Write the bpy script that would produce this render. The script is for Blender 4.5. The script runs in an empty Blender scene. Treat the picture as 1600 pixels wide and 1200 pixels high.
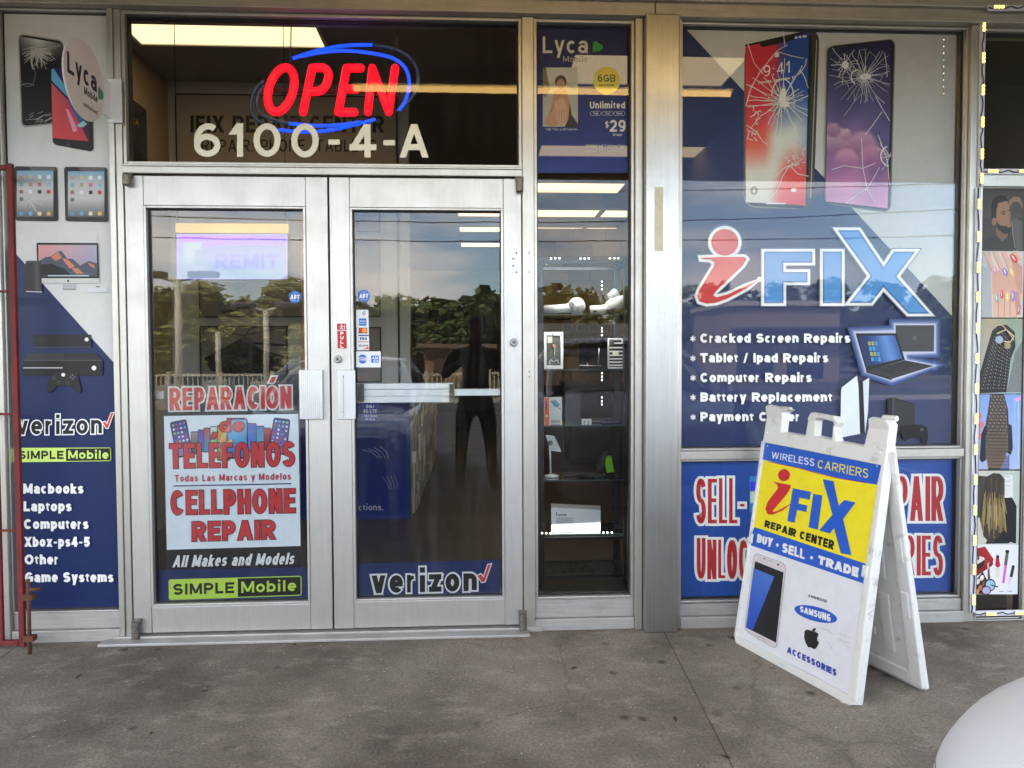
import bpy, bmesh, math, random
from mathutils import Vector, Matrix
R = math.radians
scene = bpy.context.scene
COL = scene.collection

# ------------------------------------------------------------------ camera
CAM_Z = 1.268
DIST = 3.4
YAW, PITCH, ROLL = R(3.05), R(1.896), R(-0.239)
F_PX = 1155.0
_F = Vector((math.sin(YAW) * math.cos(PITCH), math.cos(YAW) * math.cos(PITCH), -math.sin(PITCH)))
_r = Vector((math.cos(YAW), -math.sin(YAW), 0))
_u = _r.cross(_F)
RT = _r * math.cos(ROLL) + _u * math.sin(ROLL)
UP = -_r * math.sin(ROLL) + _u * math.cos(ROLL)
CAM = Vector((0, -DIST, CAM_Z))
cam = bpy.data.cameras.new("camera")
cam.sensor_width = 36.0
cam.lens = 36.0 * F_PX / 1600.0
cam.clip_start = 0.05
cam.clip_end = 2000
camo = bpy.data.objects.new("camera", cam)
m3 = Matrix((RT, UP, -_F)).transposed()
camo.matrix_world = Matrix.Translation(CAM) @ m3.to_4x4()
COL.objects.link(camo)
scene.camera = camo

# ------------------------------------------------------------------ world, sun, exposure
SUN_EL, SUN_ROT = R(48), R(-35)
world = bpy.data.worlds.new("World")
scene.world = world
world.use_nodes = True
wn, wl = world.node_tree.nodes, world.node_tree.links
wn.clear()
wo = wn.new("ShaderNodeOutputWorld")
wb = wn.new("ShaderNodeBackground")
wb.inputs["Strength"].default_value = 0.15
sky = wn.new("ShaderNodeTexSky")
sky.sky_type = "NISHITA"
sky.sun_disc = False
sky.sun_elevation = SUN_EL
sky.sun_rotation = SUN_ROT
sky.dust_density = 1.4
tc = wn.new("ShaderNodeTexCoord")
sep = wn.new("ShaderNodeSeparateXYZ")
wl.new(tc.outputs["Generated"], sep.inputs[0])
# cumulus: noise over the direction, squashed towards the horizon, thinning out overhead
mp = wn.new("ShaderNodeMapping")
mp.inputs["Scale"].default_value = (2.3, 2.3, 8.0)
mp.inputs["Location"].default_value = (0.4, 1.3, 0.2)
wl.new(tc.outputs["Generated"], mp.inputs[0])
nz = wn.new("ShaderNodeTexNoise")
nz.inputs["Scale"].default_value = 1.5
nz.inputs["Detail"].default_value = 9
nz.inputs["Roughness"].default_value = 0.6
wl.new(mp.outputs[0], nz.inputs["Vector"])
cr = wn.new("ShaderNodeValToRGB")
cr.color_ramp.elements[0].position = 0.43
cr.color_ramp.elements[1].position = 0.62
wl.new(nz.outputs["Fac"], cr.inputs[0])
fade = wn.new("ShaderNodeMapRange")
fade.inputs["From Min"].default_value = 0.45
fade.inputs["From Max"].default_value = 0.10
fade.inputs["To Min"].default_value = 0.75
fade.inputs["To Max"].default_value = 1.0
wl.new(sep.outputs["Z"], fade.inputs["Value"])
mul = wn.new("ShaderNodeMath")
mul.operation = "MULTIPLY"
wl.new(cr.outputs["Color"], mul.inputs[0])
wl.new(fade.outputs[0], mul.inputs[1])
wm = wn.new("ShaderNodeMix")
wm.data_type = "RGBA"
wl.new(mul.outputs[0], wm.inputs["Factor"])
wl.new(sky.outputs[0], wm.inputs["A"])
wm.inputs["B"].default_value = (8.5, 8.0, 7.4, 1)
wl.new(wm.outputs["Result"], wb.inputs["Color"])
wl.new(wb.outputs[0], wo.inputs[0])

sun = bpy.data.lights.new("sun", "SUN")
sun.energy = 2.6
sun.angle = R(0.5)
sun.color = (1.0, 0.94, 0.84)
suno = bpy.data.objects.new("sun", sun)
sd = Vector((math.sin(SUN_ROT) * math.cos(SUN_EL), math.cos(SUN_ROT) * math.cos(SUN_EL), math.sin(SUN_EL)))
suno.rotation_euler = sd.to_track_quat("Z", "Y").to_euler()
suno.location = (0, 0, 30)
COL.objects.link(suno)

vs = scene.view_settings
vs.view_transform = "Standard"
vs.look = "None"
vs.exposure = 3.05
vs.gamma = 1.0
scene.cycles.max_bounces = 12
scene.cycles.transparent_max_bounces = 24
scene.cycles.glossy_bounces = 6
scene.cycles.diffuse_bounces = 4
scene.cycles.caustics_reflective = False
scene.cycles.caustics_refractive = False
scene.cycles.sample_clamp_indirect = 4.0
try:
    scene.cycles.use_denoising = True
except Exception:
    pass

# ------------------------------------------------------------------ geometry of the view (photo pixel -> point on a real plane)
def ray(px, py):
    return _F * F_PX + RT * (px - 800.0) + UP * (600.0 - py)

def P(px, py, Y=0.0):
    d = ray(px, py)
    return CAM + d * ((Y - CAM.y) / d.y)

def PG(px, py, z=0.0):
    d = ray(px, py)
    return CAM + d * ((z - CAM.z) / d.z)

def PX(px, py, X):
    d = ray(px, py)
    return CAM + d * ((X - CAM.x) / d.x)

def PP(px, py, p0, n):
    d = ray(px, py)
    return CAM + d * ((p0 - CAM).dot(n) / d.dot(n))

def lin(c):
    def f(v):
        v = v / 255.0
        return v / 12.92 if v <= 0.04045 else ((v + 0.055) / 1.055) ** 2.4
    return (f(c[0]), f(c[1]), f(c[2]), 1.0)

# ------------------------------------------------------------------ materials
MATS = {}

def new_mat(name):
    m = bpy.data.materials.new(name)
    m.use_nodes = True
    MATS[name] = m
    return m, m.node_tree.nodes, m.node_tree.links, m.node_tree.nodes["Principled BSDF"]

def plain(name, col, rough=0.5, metal=0.0, spec=0.5, coat=0.0, srgb=True, var=0.0, scale=8.0, bump=0.0, bscale=200.0, stretch=None):
    m, n, l, b = new_mat(name)
    c = lin(col) if srgb else (*col, 1)
    b.inputs["Base Color"].default_value = c
    b.inputs["Roughness"].default_value = rough
    b.inputs["Metallic"].default_value = metal
    b.inputs["Specular IOR Level"].default_value = spec
    b.inputs["Coat Weight"].default_value = coat
    b.inputs["Coat Roughness"].default_value = 0.03
    if var > 0 or bump > 0:
        t = n.new("ShaderNodeTexCoord")
        mpn = n.new("ShaderNodeMapping")
        mpn.inputs["Scale"].default_value = stretch or (1, 1, 1)
        l.new(t.outputs["Object"], mpn.inputs[0])
    if var > 0:
        z = n.new("ShaderNodeTexNoise")
        z.inputs["Scale"].default_value = scale
        z.inputs["Detail"].default_value = 8
        z.inputs["Roughness"].default_value = 0.65
        l.new(mpn.outputs[0], z.inputs["Vector"])
        ramp = n.new("ShaderNodeValToRGB")
        lo = [max(0, v * (1 - var)) for v in c[:3]]
        hi = [min(1, v * (1 + var * 0.7)) for v in c[:3]]
        ramp.color_ramp.elements[0].position = 0.3
        ramp.color_ramp.elements[1].position = 0.7
        ramp.color_ramp.elements[0].color = (*lo, 1)
        ramp.color_ramp.elements[1].color = (*hi, 1)
        l.new(z.outputs["Fac"], ramp.inputs[0])
        l.new(ramp.outputs[0], b.inputs["Base Color"])
        rr = n.new("ShaderNodeMapRange")
        rr.inputs["To Min"].default_value = max(0.02, rough - 0.12)
        rr.inputs["To Max"].default_value = min(1, rough + 0.12)
        l.new(z.outputs["Fac"], rr.inputs[0])
        l.new(rr.outputs[0], b.inputs["Roughness"])
    if bump > 0:
        z2 = n.new("ShaderNodeTexNoise")
        z2.inputs["Scale"].default_value = bscale
        z2.inputs["Detail"].default_value = 4
        l.new(mpn.outputs[0], z2.inputs["Vector"])
        bp = n.new("ShaderNodeBump")
        bp.inputs["Strength"].default_value = bump
        bp.inputs["Distance"].default_value = 0.002
        l.new(z2.outputs["Fac"], bp.inputs["Height"])
        l.new(bp.outputs[0], b.inputs["Normal"])
    return m

def emis(name, col, strength, base=(0.02, 0.02, 0.02)):
    m, n, l, b = new_mat(name)
    b.inputs["Base Color"].default_value = (*base, 1)
    b.inputs["Emission Color"].default_value = lin(col)
    b.inputs["Emission Strength"].default_value = strength
    return m

def aluminium(name, col, rough, stretch, streak=0.25, metal=0.85, dirt=0.35, spec=0.5):
    m, n, l, b = new_mat(name)
    c = lin(col)
    t = n.new("ShaderNodeTexCoord")
    mpn = n.new("ShaderNodeMapping")
    mpn.inputs["Scale"].default_value = stretch
    l.new(t.outputs["Object"], mpn.inputs[0])
    z = n.new("ShaderNodeTexNoise")
    z.inputs["Scale"].default_value = 30
    z.inputs["Detail"].default_value = 6
    l.new(mpn.outputs[0], z.inputs["Vector"])
    z2 = n.new("ShaderNodeTexNoise")          # blotchy oxidation and grime
    z2.inputs["Scale"].default_value = 5.5
    z2.inputs["Detail"].default_value = 10
    z2.inputs["Roughness"].default_value = 0.72
    l.new(t.outputs["Object"], z2.inputs["Vector"])
    r1 = n.new("ShaderNodeValToRGB")
    r1.color_ramp.elements[0].position = 0.25
    r1.color_ramp.elements[1].position = 0.75
    r1.color_ramp.elements[0].color = (*[v * (1 - streak) for v in c[:3]], 1)
    r1.color_ramp.elements[1].color = (*[min(1, v * (1 + streak * 0.5)) for v in c[:3]], 1)
    l.new(z.outputs["Fac"], r1.inputs[0])
    r2 = n.new("ShaderNodeValToRGB")
    r2.color_ramp.elements[0].position = 0.46
    r2.color_ramp.elements[1].position = 0.76
    r2.color_ramp.elements[0].color = (0, 0, 0, 1)
    r2.color_ramp.elements[1].color = (dirt, dirt, dirt, 1)
    l.new(z2.outputs["Fac"], r2.inputs[0])
    mx = n.new("ShaderNodeMix")
    mx.data_type = "RGBA"
    l.new(r2.outputs[0], mx.inputs["Factor"])
    l.new(r1.outputs[0], mx.inputs["A"])
    mx.inputs["B"].default_value = (c[0] * 0.55, c[1] * 0.52, c[2] * 0.48, 1)
    l.new(mx.outputs["Result"], b.inputs["Base Color"])
    b.inputs["Metallic"].default_value = metal
    b.inputs["Specular IOR Level"].default_value = spec
    rr = n.new("ShaderNodeMapRange")
    rr.inputs["To Min"].default_value = rough - 0.08
    rr.inputs["To Max"].default_value = rough + 0.14
    l.new(z2.outputs["Fac"], rr.inputs[0])
    l.new(rr.outputs[0], b.inputs["Roughness"])
    bp = n.new("ShaderNodeBump")
    bp.inputs["Strength"].default_value = 0.06
    bp.inputs["Distance"].default_value = 0.001
    l.new(z.outputs["Fac"], bp.inputs["Height"])
    l.new(bp.outputs[0], b.inputs["Normal"])
    return m

def glass(name, gain=2.0, tint=(0.93, 0.95, 0.94), wob=0.0, dust=0.0):
    m = bpy.data.materials.new(name)
    m.use_nodes = True
    n, l = m.node_tree.nodes, m.node_tree.links
    n.clear()
    o = n.new("ShaderNodeOutputMaterial")
    tr = n.new("ShaderNodeBsdfTransparent")
    tr.inputs[0].default_value = (*tint, 1)
    gl = n.new("ShaderNodeBsdfGlossy")
    gl.inputs["Roughness"].default_value = 0.0
    gl.inputs["Color"].default_value = (1, 1, 1, 1)
    fr = n.new("ShaderNodeFresnel")
    fr.inputs["IOR"].default_value = 1.5
    mu = n.new("ShaderNodeMath")
    mu.operation = "MULTIPLY"
    mu.use_clamp = True
    mu.inputs[1].default_value = gain
    l.new(fr.outputs[0], mu.inputs[0])
    mx = n.new("ShaderNodeMixShader")
    l.new(mu.outputs[0], mx.inputs[0])
    l.new(tr.outputs[0], mx.inputs[1])
    l.new(gl.outputs[0], mx.inputs[2])
    if dust:                                   # wiping streaks and dust on the pane
        t2 = n.new("ShaderNodeTexCoord")
        m2 = n.new("ShaderNodeMapping"); m2.inputs["Scale"].default_value = (9, 1, 1.1)
        l.new(t2.outputs["Object"], m2.inputs[0])
        z3 = n.new("ShaderNodeTexNoise"); z3.inputs["Scale"].default_value = 1.6; z3.inputs["Detail"].default_value = 10; z3.inputs["Roughness"].default_value = .72
        l.new(m2.outputs[0], z3.inputs["Vector"])
        r3 = n.new("ShaderNodeMapRange"); r3.inputs["From Min"].default_value = .48; r3.inputs["From Max"].default_value = .75
        r3.inputs["To Min"].default_value = dust * .12; r3.inputs["To Max"].default_value = dust
        l.new(z3.outputs["Fac"], r3.inputs[0])
        df = n.new("ShaderNodeBsdfDiffuse"); df.inputs[0].default_value = (.75, .74, .72, 1)
        mx2 = n.new("ShaderNodeMixShader")
        l.new(r3.outputs[0], mx2.inputs[0]); l.new(mx.outputs[0], mx2.inputs[1]); l.new(df.outputs[0], mx2.inputs[2])
        l.new(mx2.outputs[0], o.inputs[0])
    else:
        l.new(mx.outputs[0], o.inputs[0])
    if wob:
        t = n.new("ShaderNodeTexCoord")
        z = n.new("ShaderNodeTexNoise")
        z.inputs["Scale"].default_value = 2.2
        z.inputs["Detail"].default_value = 2
        l.new(t.outputs["Object"], z.inputs["Vector"])
        bp = n.new("ShaderNodeBump")
        bp.inputs["Strength"].default_value = wob
        bp.inputs["Distance"].default_value = 0.01
        l.new(z.outputs["Fac"], bp.inputs["Height"])
        l.new(bp.outputs[0], gl.inputs["Normal"])
        l.new(bp.outputs[0], fr.inputs["Normal"])
    MATS[name] = m
    return m

def print_mat(name, rough=0.45, perf=0.0, spec=0.3, ribs=False):
    """printed vinyl: ink colours come from the mesh; perf lets light through the punched holes of window film"""
    m, n, l, b = new_mat(name)
    a = n.new("ShaderNodeAttribute")
    a.attribute_name = "ink"
    t0 = n.new("ShaderNodeTexCoord")
    z0 = n.new("ShaderNodeTexNoise"); z0.inputs["Scale"].default_value = 14; z0.inputs["Detail"].default_value = 12; z0.inputs["Roughness"].default_value = .75
    l.new(t0.outputs["Object"], z0.inputs["Vector"])
    q0 = n.new("ShaderNodeMapRange"); q0.inputs["From Min"].default_value = .3; q0.inputs["From Max"].default_value = .7
    q0.inputs["To Min"].default_value = .94; q0.inputs["To Max"].default_value = 1.05
    l.new(z0.outputs["Fac"], q0.inputs[0])
    x0 = n.new("ShaderNodeVectorMath"); x0.operation = "SCALE"     # uneven ink and sun-faded vinyl
    l.new(a.outputs["Color"], x0.inputs[0]); l.new(q0.outputs[0], x0.inputs["Scale"])
    l.new(x0.outputs[0], b.inputs["Base Color"])
    b.inputs["Roughness"].default_value = rough
    b.inputs["Specular IOR Level"].default_value = spec
    if perf > 0:
        o = n["Material Output"]
        tr = n.new("ShaderNodeBsdfTransparent")
        mx = n.new("ShaderNodeMixShader")
        mx.inputs[0].default_value = perf
        l.new(b.outputs[0], mx.inputs[1])
        l.new(tr.outputs[0], mx.inputs[2])
        l.new(mx.outputs[0], o.inputs[0])
    if ribs:
        t = n.new("ShaderNodeTexCoord")
        w = n.new("ShaderNodeTexWave")
        w.bands_direction = "Z"
        w.inputs["Scale"].default_value = 62
        l.new(t.outputs["Object"], w.inputs["Vector"])
        bp = n.new("ShaderNodeBump")
        bp.inputs["Strength"].default_value = 0.25
        bp.inputs["Distance"].default_value = 0.002
        l.new(w.outputs["Fac"], bp.inputs["Height"])
        l.new(bp.outputs[0], b.inputs["Normal"])
    return m

# ------------------------------------------------------------------ mesh building
class MB:
    def __init__(self):
        self.v, self.f, self.c = [], [], []

    def face(self, pts, col=None):
        i = len(self.v)
        self.v += [tuple(p) for p in pts]
        self.f.append(list(range(i, i + len(pts))))
        self.c.append(col)
        return self

    def add(self, verts, faces, col=None):
        i = len(self.v)
        self.v += [tuple(p) for p in verts]
        for f in faces:
            self.f.append([k + i for k in f])
            self.c.append(col)
        return self

    def box(self, x0, x1, y0, y1, z0, z1, col=None):
        if x0 > x1: x0, x1 = x1, x0
        if y0 > y1: y0, y1 = y1, y0
        if z0 > z1: z0, z1 = z1, z0
        v = [(x0, y0, z0), (x1, y0, z0), (x1, y1, z0), (x0, y1, z0), (x0, y0, z1), (x1, y0, z1), (x1, y1, z1), (x0, y1, z1)]
        self.add(v, [(0, 3, 2, 1), (4, 5, 6, 7), (0, 1, 5, 4), (1, 2, 6, 5), (2, 3, 7, 6), (3, 0, 4, 7)], col)
        return self

    def hexa(self, q0, q1, col=None):
        """solid between two quads (front, back)"""
        self.add(list(q0) + list(q1), [(0, 1, 2, 3), (7, 6, 5, 4), (0, 4, 5, 1), (1, 5, 6, 2), (2, 6, 7, 3), (3, 7, 4, 0)], col)
        return self

    def prism(self, poly, d, col=None):
        n = len(poly)
        a = [Vector(p) for p in poly]
        b = [p + Vector(d) for p in a]
        self.add(a + b, [tuple(range(n)), tuple(range(2 * n - 1, n - 1, -1))] + [(i, i + n, (i + 1) % n + n, (i + 1) % n) for i in range(n)], col)
        return self

    def tube(self, pts, r, n=10, closed=False, caps=True, col=None):
        pts = [Vector(p) for p in pts]
        rs = r if isinstance(r, (list, tuple)) else [r] * len(pts)
        m = len(pts)
        base = len(self.v)
        up = None
        for i, p in enumerate(pts):
            if closed:
                t = (pts[(i + 1) % m] - pts[i - 1])
            else:
                t = (pts[min(i + 1, m - 1)] - pts[max(i - 1, 0)])
            if t.length < 1e-9: t = Vector((0, 0, 1))
            t.normalize()
            if up is None:
                up = t.orthogonal().normalized()
            else:
                up = (up - t * up.dot(t))
                up = up.normalized() if up.length > 1e-6 else t.orthogonal().normalized()
            s = t.cross(up)
            for k in range(n):
                a = 2 * math.pi * k / n
                self.v.append(tuple(p + (up * math.cos(a) + s * math.sin(a)) * rs[i]))
        for i in range(m if closed else m - 1):
            j = (i + 1) % m
            for k in range(n):
                k2 = (k + 1) % n
                self.f.append([base + i * n + k, base + i * n + k2, base + j * n + k2, base + j * n + k])
                self.c.append(col)
        if caps and not closed:
            self.f.append([base + k for k in range(n)][::-1]); self.c.append(col)
            self.f.append([base + (m - 1) * n + k for k in range(n)]); self.c.append(col)
        return self

    def lathe(self, prof, c=(0, 0, 0), axis="Z", n=24, col=None):
        """profile [(radius, height)...] round an axis through c"""
        base = len(self.v)
        c = Vector(c)
        for r, h in prof:
            for k in range(n):
                a = 2 * math.pi * k / n
                x, y = r * math.cos(a), r * math.sin(a)
                p = {"Z": (x, y, h), "Y": (x, h, y), "X": (h, x, y)}[axis]
                self.v.append(tuple(c + Vector(p)))
        for i in range(len(prof) - 1):
            for k in range(n):
                k2 = (k + 1) % n
                self.f.append([base + i * n + k, base + i * n + k2, base + (i + 1) * n + k2, base + (i + 1) * n + k])
                self.c.append(col)
        self.f.append([base + k for k in range(n)][::-1]); self.c.append(col)
        self.f.append([base + (len(prof) - 1) * n + k for k in range(n)]); self.c.append(col)
        return self

    def build(self, name, mat, parent=None, smooth=False, bevel=0.0, subsurf=0, seg=2):
        me = bpy.data.meshes.new(name)
        me.from_pydata(self.v, [], self.f)
        if any(c is not None for c in self.c):
            at = me.color_attributes.new("ink", "FLOAT_COLOR", "CORNER")
            k = 0
            for fi, f in enumerate(self.f):
                c = self.c[fi] or (1, 1, 1, 1)
                for q in range(len(f)):
                    at.data[k].color = c[q] if isinstance(c, list) else c
                    k += 1
        else:
            bm = bmesh.new(); bm.from_mesh(me)
            bmesh.ops.recalc_face_normals(bm, faces=bm.faces)
            bm.to_mesh(me); bm.free()
        if smooth:
            me.polygons.foreach_set("use_smooth", [True] * len(me.polygons))
        me.materials.append(mat)
        o = bpy.data.objects.new(name, me)
        COL.objects.link(o)
        if parent: attach(o, parent)
        if bevel:
            md = o.modifiers.new("bevel", "BEVEL"); md.width = bevel; md.segments = seg; md.limit_method = "ANGLE"; md.angle_limit = R(35)
        if subsurf:
            md = o.modifiers.new("sub", "SUBSURF"); md.levels = subsurf; md.render_levels = subsurf
        return o

def attach(o, parent):
    """meshes are built in world coordinates: the parent's inverse keeps them there"""
    root, M = parent, Matrix()
    chain = []
    while root:
        chain.append(root); root = root.parent
    for q in reversed(chain):
        M = M @ q.matrix_parent_inverse @ q.matrix_basis
    o.parent = parent
    o.matrix_parent_inverse = M.inverted()

def thing(name, label, cat, loc=(0, 0, 0), group=None):
    o = bpy.data.objects.new(name, None)
    o.empty_display_size = 0.1
    o.location = loc
    COL.objects.link(o)
    return tag(o, label, cat, group)

def tag(o, label, cat, group=None, kind=None):
    o["label"] = label
    o["category"] = cat
    if group: o["group"] = group
    if kind: o["kind"] = kind
    return o

def struct(o, kind="structure", label=None):
    o["kind"] = kind
    if label: o["label"] = label
    return o

def copy_tree(o, parent=None):
    c = o.copy()
    COL.objects.link(c)
    if parent: c.parent = parent
    for ch in list(o.children):
        copy_tree(ch, c)
    return c

# ------------------------------------------------------------------ lettering: bold sans drawn with a broad pen
def arc(cx, cy, rx, ry, a0, a1, n=12):
    return [(cx + rx * math.cos(R(a0 + (a1 - a0) * i / n)), cy + ry * math.sin(R(a0 + (a1 - a0) * i / n))) for i in range(n + 1)]

def bowl(x, y0, y1, xr):
    r = (y1 - y0) / 2
    rx = min(xr, 0.55)
    return [(x, y1), (1 - rx, y1)] + arc(1 - rx, (y0 + y1) / 2, rx, r, 90, -90, 12) + [(x, y0)]

XH = 0.70
def oval(y0, y1): return arc(.5, (y0 + y1) / 2, .5, (y1 - y0) / 2, 0, 360, 26)
G = {}
def g(ch, w, *st): G[ch] = (w, st)
g("A", .80, ("d", 0, 0, .5, 1), ("d", 1, 0, .5, 1), ("l", [(.24, .27), (.76, .27)]))
g("B", .70, ("l", [(0, 0), (0, 1)]), ("c", bowl(0, .52, 1, .5)), ("c", bowl(0, 0, .52, .5)))
g("C", .74, ("c", arc(.5, .5, .5, .5, 42, 318, 24)))
g("D", .74, ("l", [(0, 0), (0, 1)]), ("c", bowl(0, 0, 1, .6)))
g("E", .64, ("l", [(1, 1), (0, 1), (0, 0), (1, 0)]), ("l", [(0, .52), (.88, .52)]))
g("F", .60, ("l", [(1, 1), (0, 1), (0, 0)]), ("l", [(0, .50), (.85, .50)]))
g("G", .78, ("c", arc(.5, .5, .5, .5, 42, 330, 24)), ("l", [(.98, .12), (.98, .46), (.6, .46)]))
g("H", .72, ("l", [(0, 0), (0, 1)]), ("l", [(1, 0), (1, 1)]), ("l", [(0, .52), (1, .52)]))
g("I", .22, ("l", [(.5, 0), (.5, 1)]))
g("J", .56, ("c", [(1, 1.1), (1, .3)] + arc(.5, .3, .5, .3, 0, -180, 12)))
g("K", .76, ("l", [(0, 0), (0, 1)]), ("d", .0, .32, 1, 1), ("d", .36, .58, 1, 0))
g("L", .58, ("l", [(0, 1), (0, 0), (1, 0)]))
g("M", .88, ("l", [(0, 0), (0, 1)]), ("l", [(1, 0), (1, 1)]), ("d", .0, 1, .5, .1), ("d", 1, 1, .5, .1))
g("N", .74, ("l", [(0, 0), (0, 1)]), ("l", [(1, 0), (1, 1)]), ("d", 0, 1, 1, 0))
g("O", .82, ("o", oval(0, 1)))
g("P", .68, ("l", [(0, 0), (0, 1)]), ("c", bowl(0, .42, 1, .5)))
g("Q", .82, ("o", oval(0, 1)), ("d", .6, .3, 1, -.06))
g("R", .74, ("l", [(0, 0), (0, 1)]), ("c", bowl(0, .46, 1, .5)), ("d", .46, .46, 1, 0))
SP = arc(.5, .755, .48, .245, 22, 268, 16) + arc(.5, .255, .5, .255, 88, -158, 16)
g("S", .70, ("c", SP))
g("T", .70, ("l", [(0, 1), (1, 1)]), ("l", [(.5, 0), (.5, 1)]))
g("U", .72, ("c", [(0, 1.12), (0, .36)] + arc(.5, .36, .5, .36, 180, 360, 16) + [(1, 1.12)]))
g("V", .78, ("d", 0, 1, .5, 0), ("d", 1, 1, .5, 0))
g("W", 1.1, ("d", 0, 1, .25, 0), ("d", .5, 1, .25, 0), ("d", .5, 1, .75, 0), ("d", 1, 1, .75, 0))
g("X", .76, ("d", 0, 1, 1, 0), ("d", 1, 1, 0, 0))
g("Y", .76, ("d", 0, 1, .5, .38), ("d", 1, 1, .5, .38), ("l", [(.5, 0), (.5, .42)]))
g("Z", .68, ("l", [(0, 1), (1, 1)]), ("d", 1, 1, 0, 0), ("l", [(0, 0), (1, 0)]))
g("0", .62, ("o", oval(0, 1)))
g("1", .40, ("l", [(.75, 0), (.75, 1)]), ("d", 0, .66, .75, 1))
g("2", .62, ("c", arc(.5, .70, .5, .30, 165, -38, 16) + [(.02, .02)]), ("l", [(0, 0), (1, 0)]))
g("3", .62, ("c", arc(.5, .755, .46, .245, 155, -90, 14)), ("c", arc(.5, .255, .5, .255, 90, -160, 14)))
g("4", .66, ("l", [(.72, 0), (.72, 1)]), ("d", 0, .26, .72, 1), ("l", [(0, .26), (1, .26)]))
g("5", .62, ("l", [(.92, 1), (.12, 1), (.06, .5)]), ("c", arc(.48, .31, .5, .31, 140, -155, 16)))
g("6", .62, ("o", arc(.5, .31, .5, .31, 0, 360, 22)), ("c", arc(.55, .5, .55, .5, 55, 190, 14)))
g("7", .60, ("l", [(0, 1), (1, 1)]), ("d", 1, 1, .3, 0))
g("8", .62, ("o", arc(.5, .75, .44, .25, 0, 360, 18)), ("o", arc(.5, .26, .5, .26, 0, 360, 20)))
g("9", .62, ("o", arc(.5, .69, .5, .31, 0, 360, 22)), ("c", arc(.45, .5, .55, .5, 10, -125, 14)))
g("a", .58, ("l", [(1, 0), (1, XH - .22)]), ("c", arc(.5, XH - .22, .5, .22, 0, 160, 10)), ("o", arc(.46, .2, .46, .2, 0, 360, 16)))
g("b", .60, ("l", [(0, 0), (0, 1)]), ("o", oval(0, XH)))
g("c", .56, ("c", arc(.5, XH / 2, .5, XH / 2, 45, 315, 18)))
g("d", .60, ("l", [(1, 0), (1, 1)]), ("o", oval(0, XH)))
g("e", .58, ("c", arc(.5, XH / 2, .5, XH / 2, 0, 315, 20)), ("l", [(.05, XH / 2), (.95, XH / 2)]))
g("f", .36, ("c", [(.35, -.02), (.35, .75)] + arc(.85, .75, .5, .25, 180, 95, 6)), ("l", [(0, XH), (.9, XH)]))
g("g", .60, ("o", oval(0, XH)), ("c", [(1, XH + .04), (1, -.05)] + arc(.5, -.05, .5, .22, 0, -160, 10)))
g("h", .58, ("l", [(0, 0), (0, 1)]), ("c", arc(.5, XH - .25, .5, .25, 180, 0, 10) + [(1, -.1)]))
g("i", .22, ("l", [(.5, 0), (.5, .66)]), ("l", [(.5, 1.10), (.5, 1.11)]))
g("j", .22, ("l", [(.5, -.2), (.5, .66)]), ("l", [(.5, 1.10), (.5, 1.11)]))
g("k", .58, ("l", [(0, 0), (0, 1)]), ("d", 0, .26, 1, XH), ("d", .38, .42, 1, 0))
g("l", .22, ("l", [(.5, 0), (.5, 1)]))
g("m", .88, ("l", [(0, 0), (0, XH)]), ("c", arc(.25, XH - .25, .25, .25, 180, 0, 8) + [(.5, -.1)]), ("c", arc(.75, XH - .25, .25, .25, 180, 0, 8) + [(1, -.1)]))
g("n", .58, ("l", [(0, 0), (0, XH)]), ("c", arc(.5, XH - .25, .5, .25, 180, 0, 10) + [(1, -.1)]))
g("o", .60, ("o", oval(0, XH)))
g("p", .60, ("l", [(0, -.28), (0, XH)]), ("o", oval(0, XH)))
g("q", .60, ("l", [(1, -.28), (1, XH)]), ("o", oval(0, XH)))
g("r", .38, ("l", [(0, 0), (0, XH)]), ("c", arc(.9, XH - .34, .9, .34, 180, 85, 8)))
g("s", .54, ("c", [(x, y * XH) for x, y in SP]))
g("t", .36, ("c", [(.4, .95), (.4, .22)] + arc(.95, .22, .55, .22, 180, 275, 6)), ("l", [(0, XH), (1, XH)]))
g("u", .58, ("c", [(0, XH + .1), (0, .26)] + arc(.5, .26, .5, .26, 180, 360, 10)), ("l", [(1, 0), (1, XH)]))
g("v", .60, ("d", 0, XH + .08, .5, 0), ("d", 1, XH + .08, .5, 0))
g("w", .90, ("d", 0, XH + .08, .25, 0), ("d", .5, XH + .08, .25, 0), ("d", .5, XH + .08, .75, 0), ("d", 1, XH + .08, .75, 0))
g("x", .60, ("d", 0, XH + .08, 1, 0), ("d", 1, XH + .08, 0, 0))
g("y", .60, ("d", 0, XH + .08, .5, 0), ("d", 1, XH + .08, .3, -.28))
g("z", .54, ("l", [(0, XH), (1, XH)]), ("d", 1, XH, 0, 0), ("l", [(0, 0), (1, 0)]))
g("-", .40, ("l", [(.15, .40), (.85, .40)]))
g(".", .22, ("l", [(.5, 0), (.5, .01)]))
g(",", .22, ("l", [(.5, -.1), (.5, .01)]))
g(":", .22, ("l", [(.5, 0), (.5, .01)]), ("l", [(.5, .6), (.5, .61)]))
g("/", .44, ("d", 0, -.05, 1, 1.02))
g("*", .50, ("l", [(.5, .2), (.5, .8)]), ("l", [(.1, .33), (.9, .67)]), ("l", [(.1, .67), (.9, .33)]))
g("$", .60, ("c", SP), ("l", [(.5, -.1), (.5, 1.1)]))
g("\u2022", .34, ("l", [(.5, .42), (.5, .52)]))
g("\u00d3", .82, ("o", oval(0, 1)), ("d", .4, 1.16, .75, 1.42))
g("\u00c9", .64, ("l", [(1, 1), (0, 1), (0, 0), (1, 0)]), ("l", [(0, .52), (.88, .52)]), ("d", .3, 1.16, .65, 1.42))
G[" "] = (.30, ())

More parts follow.
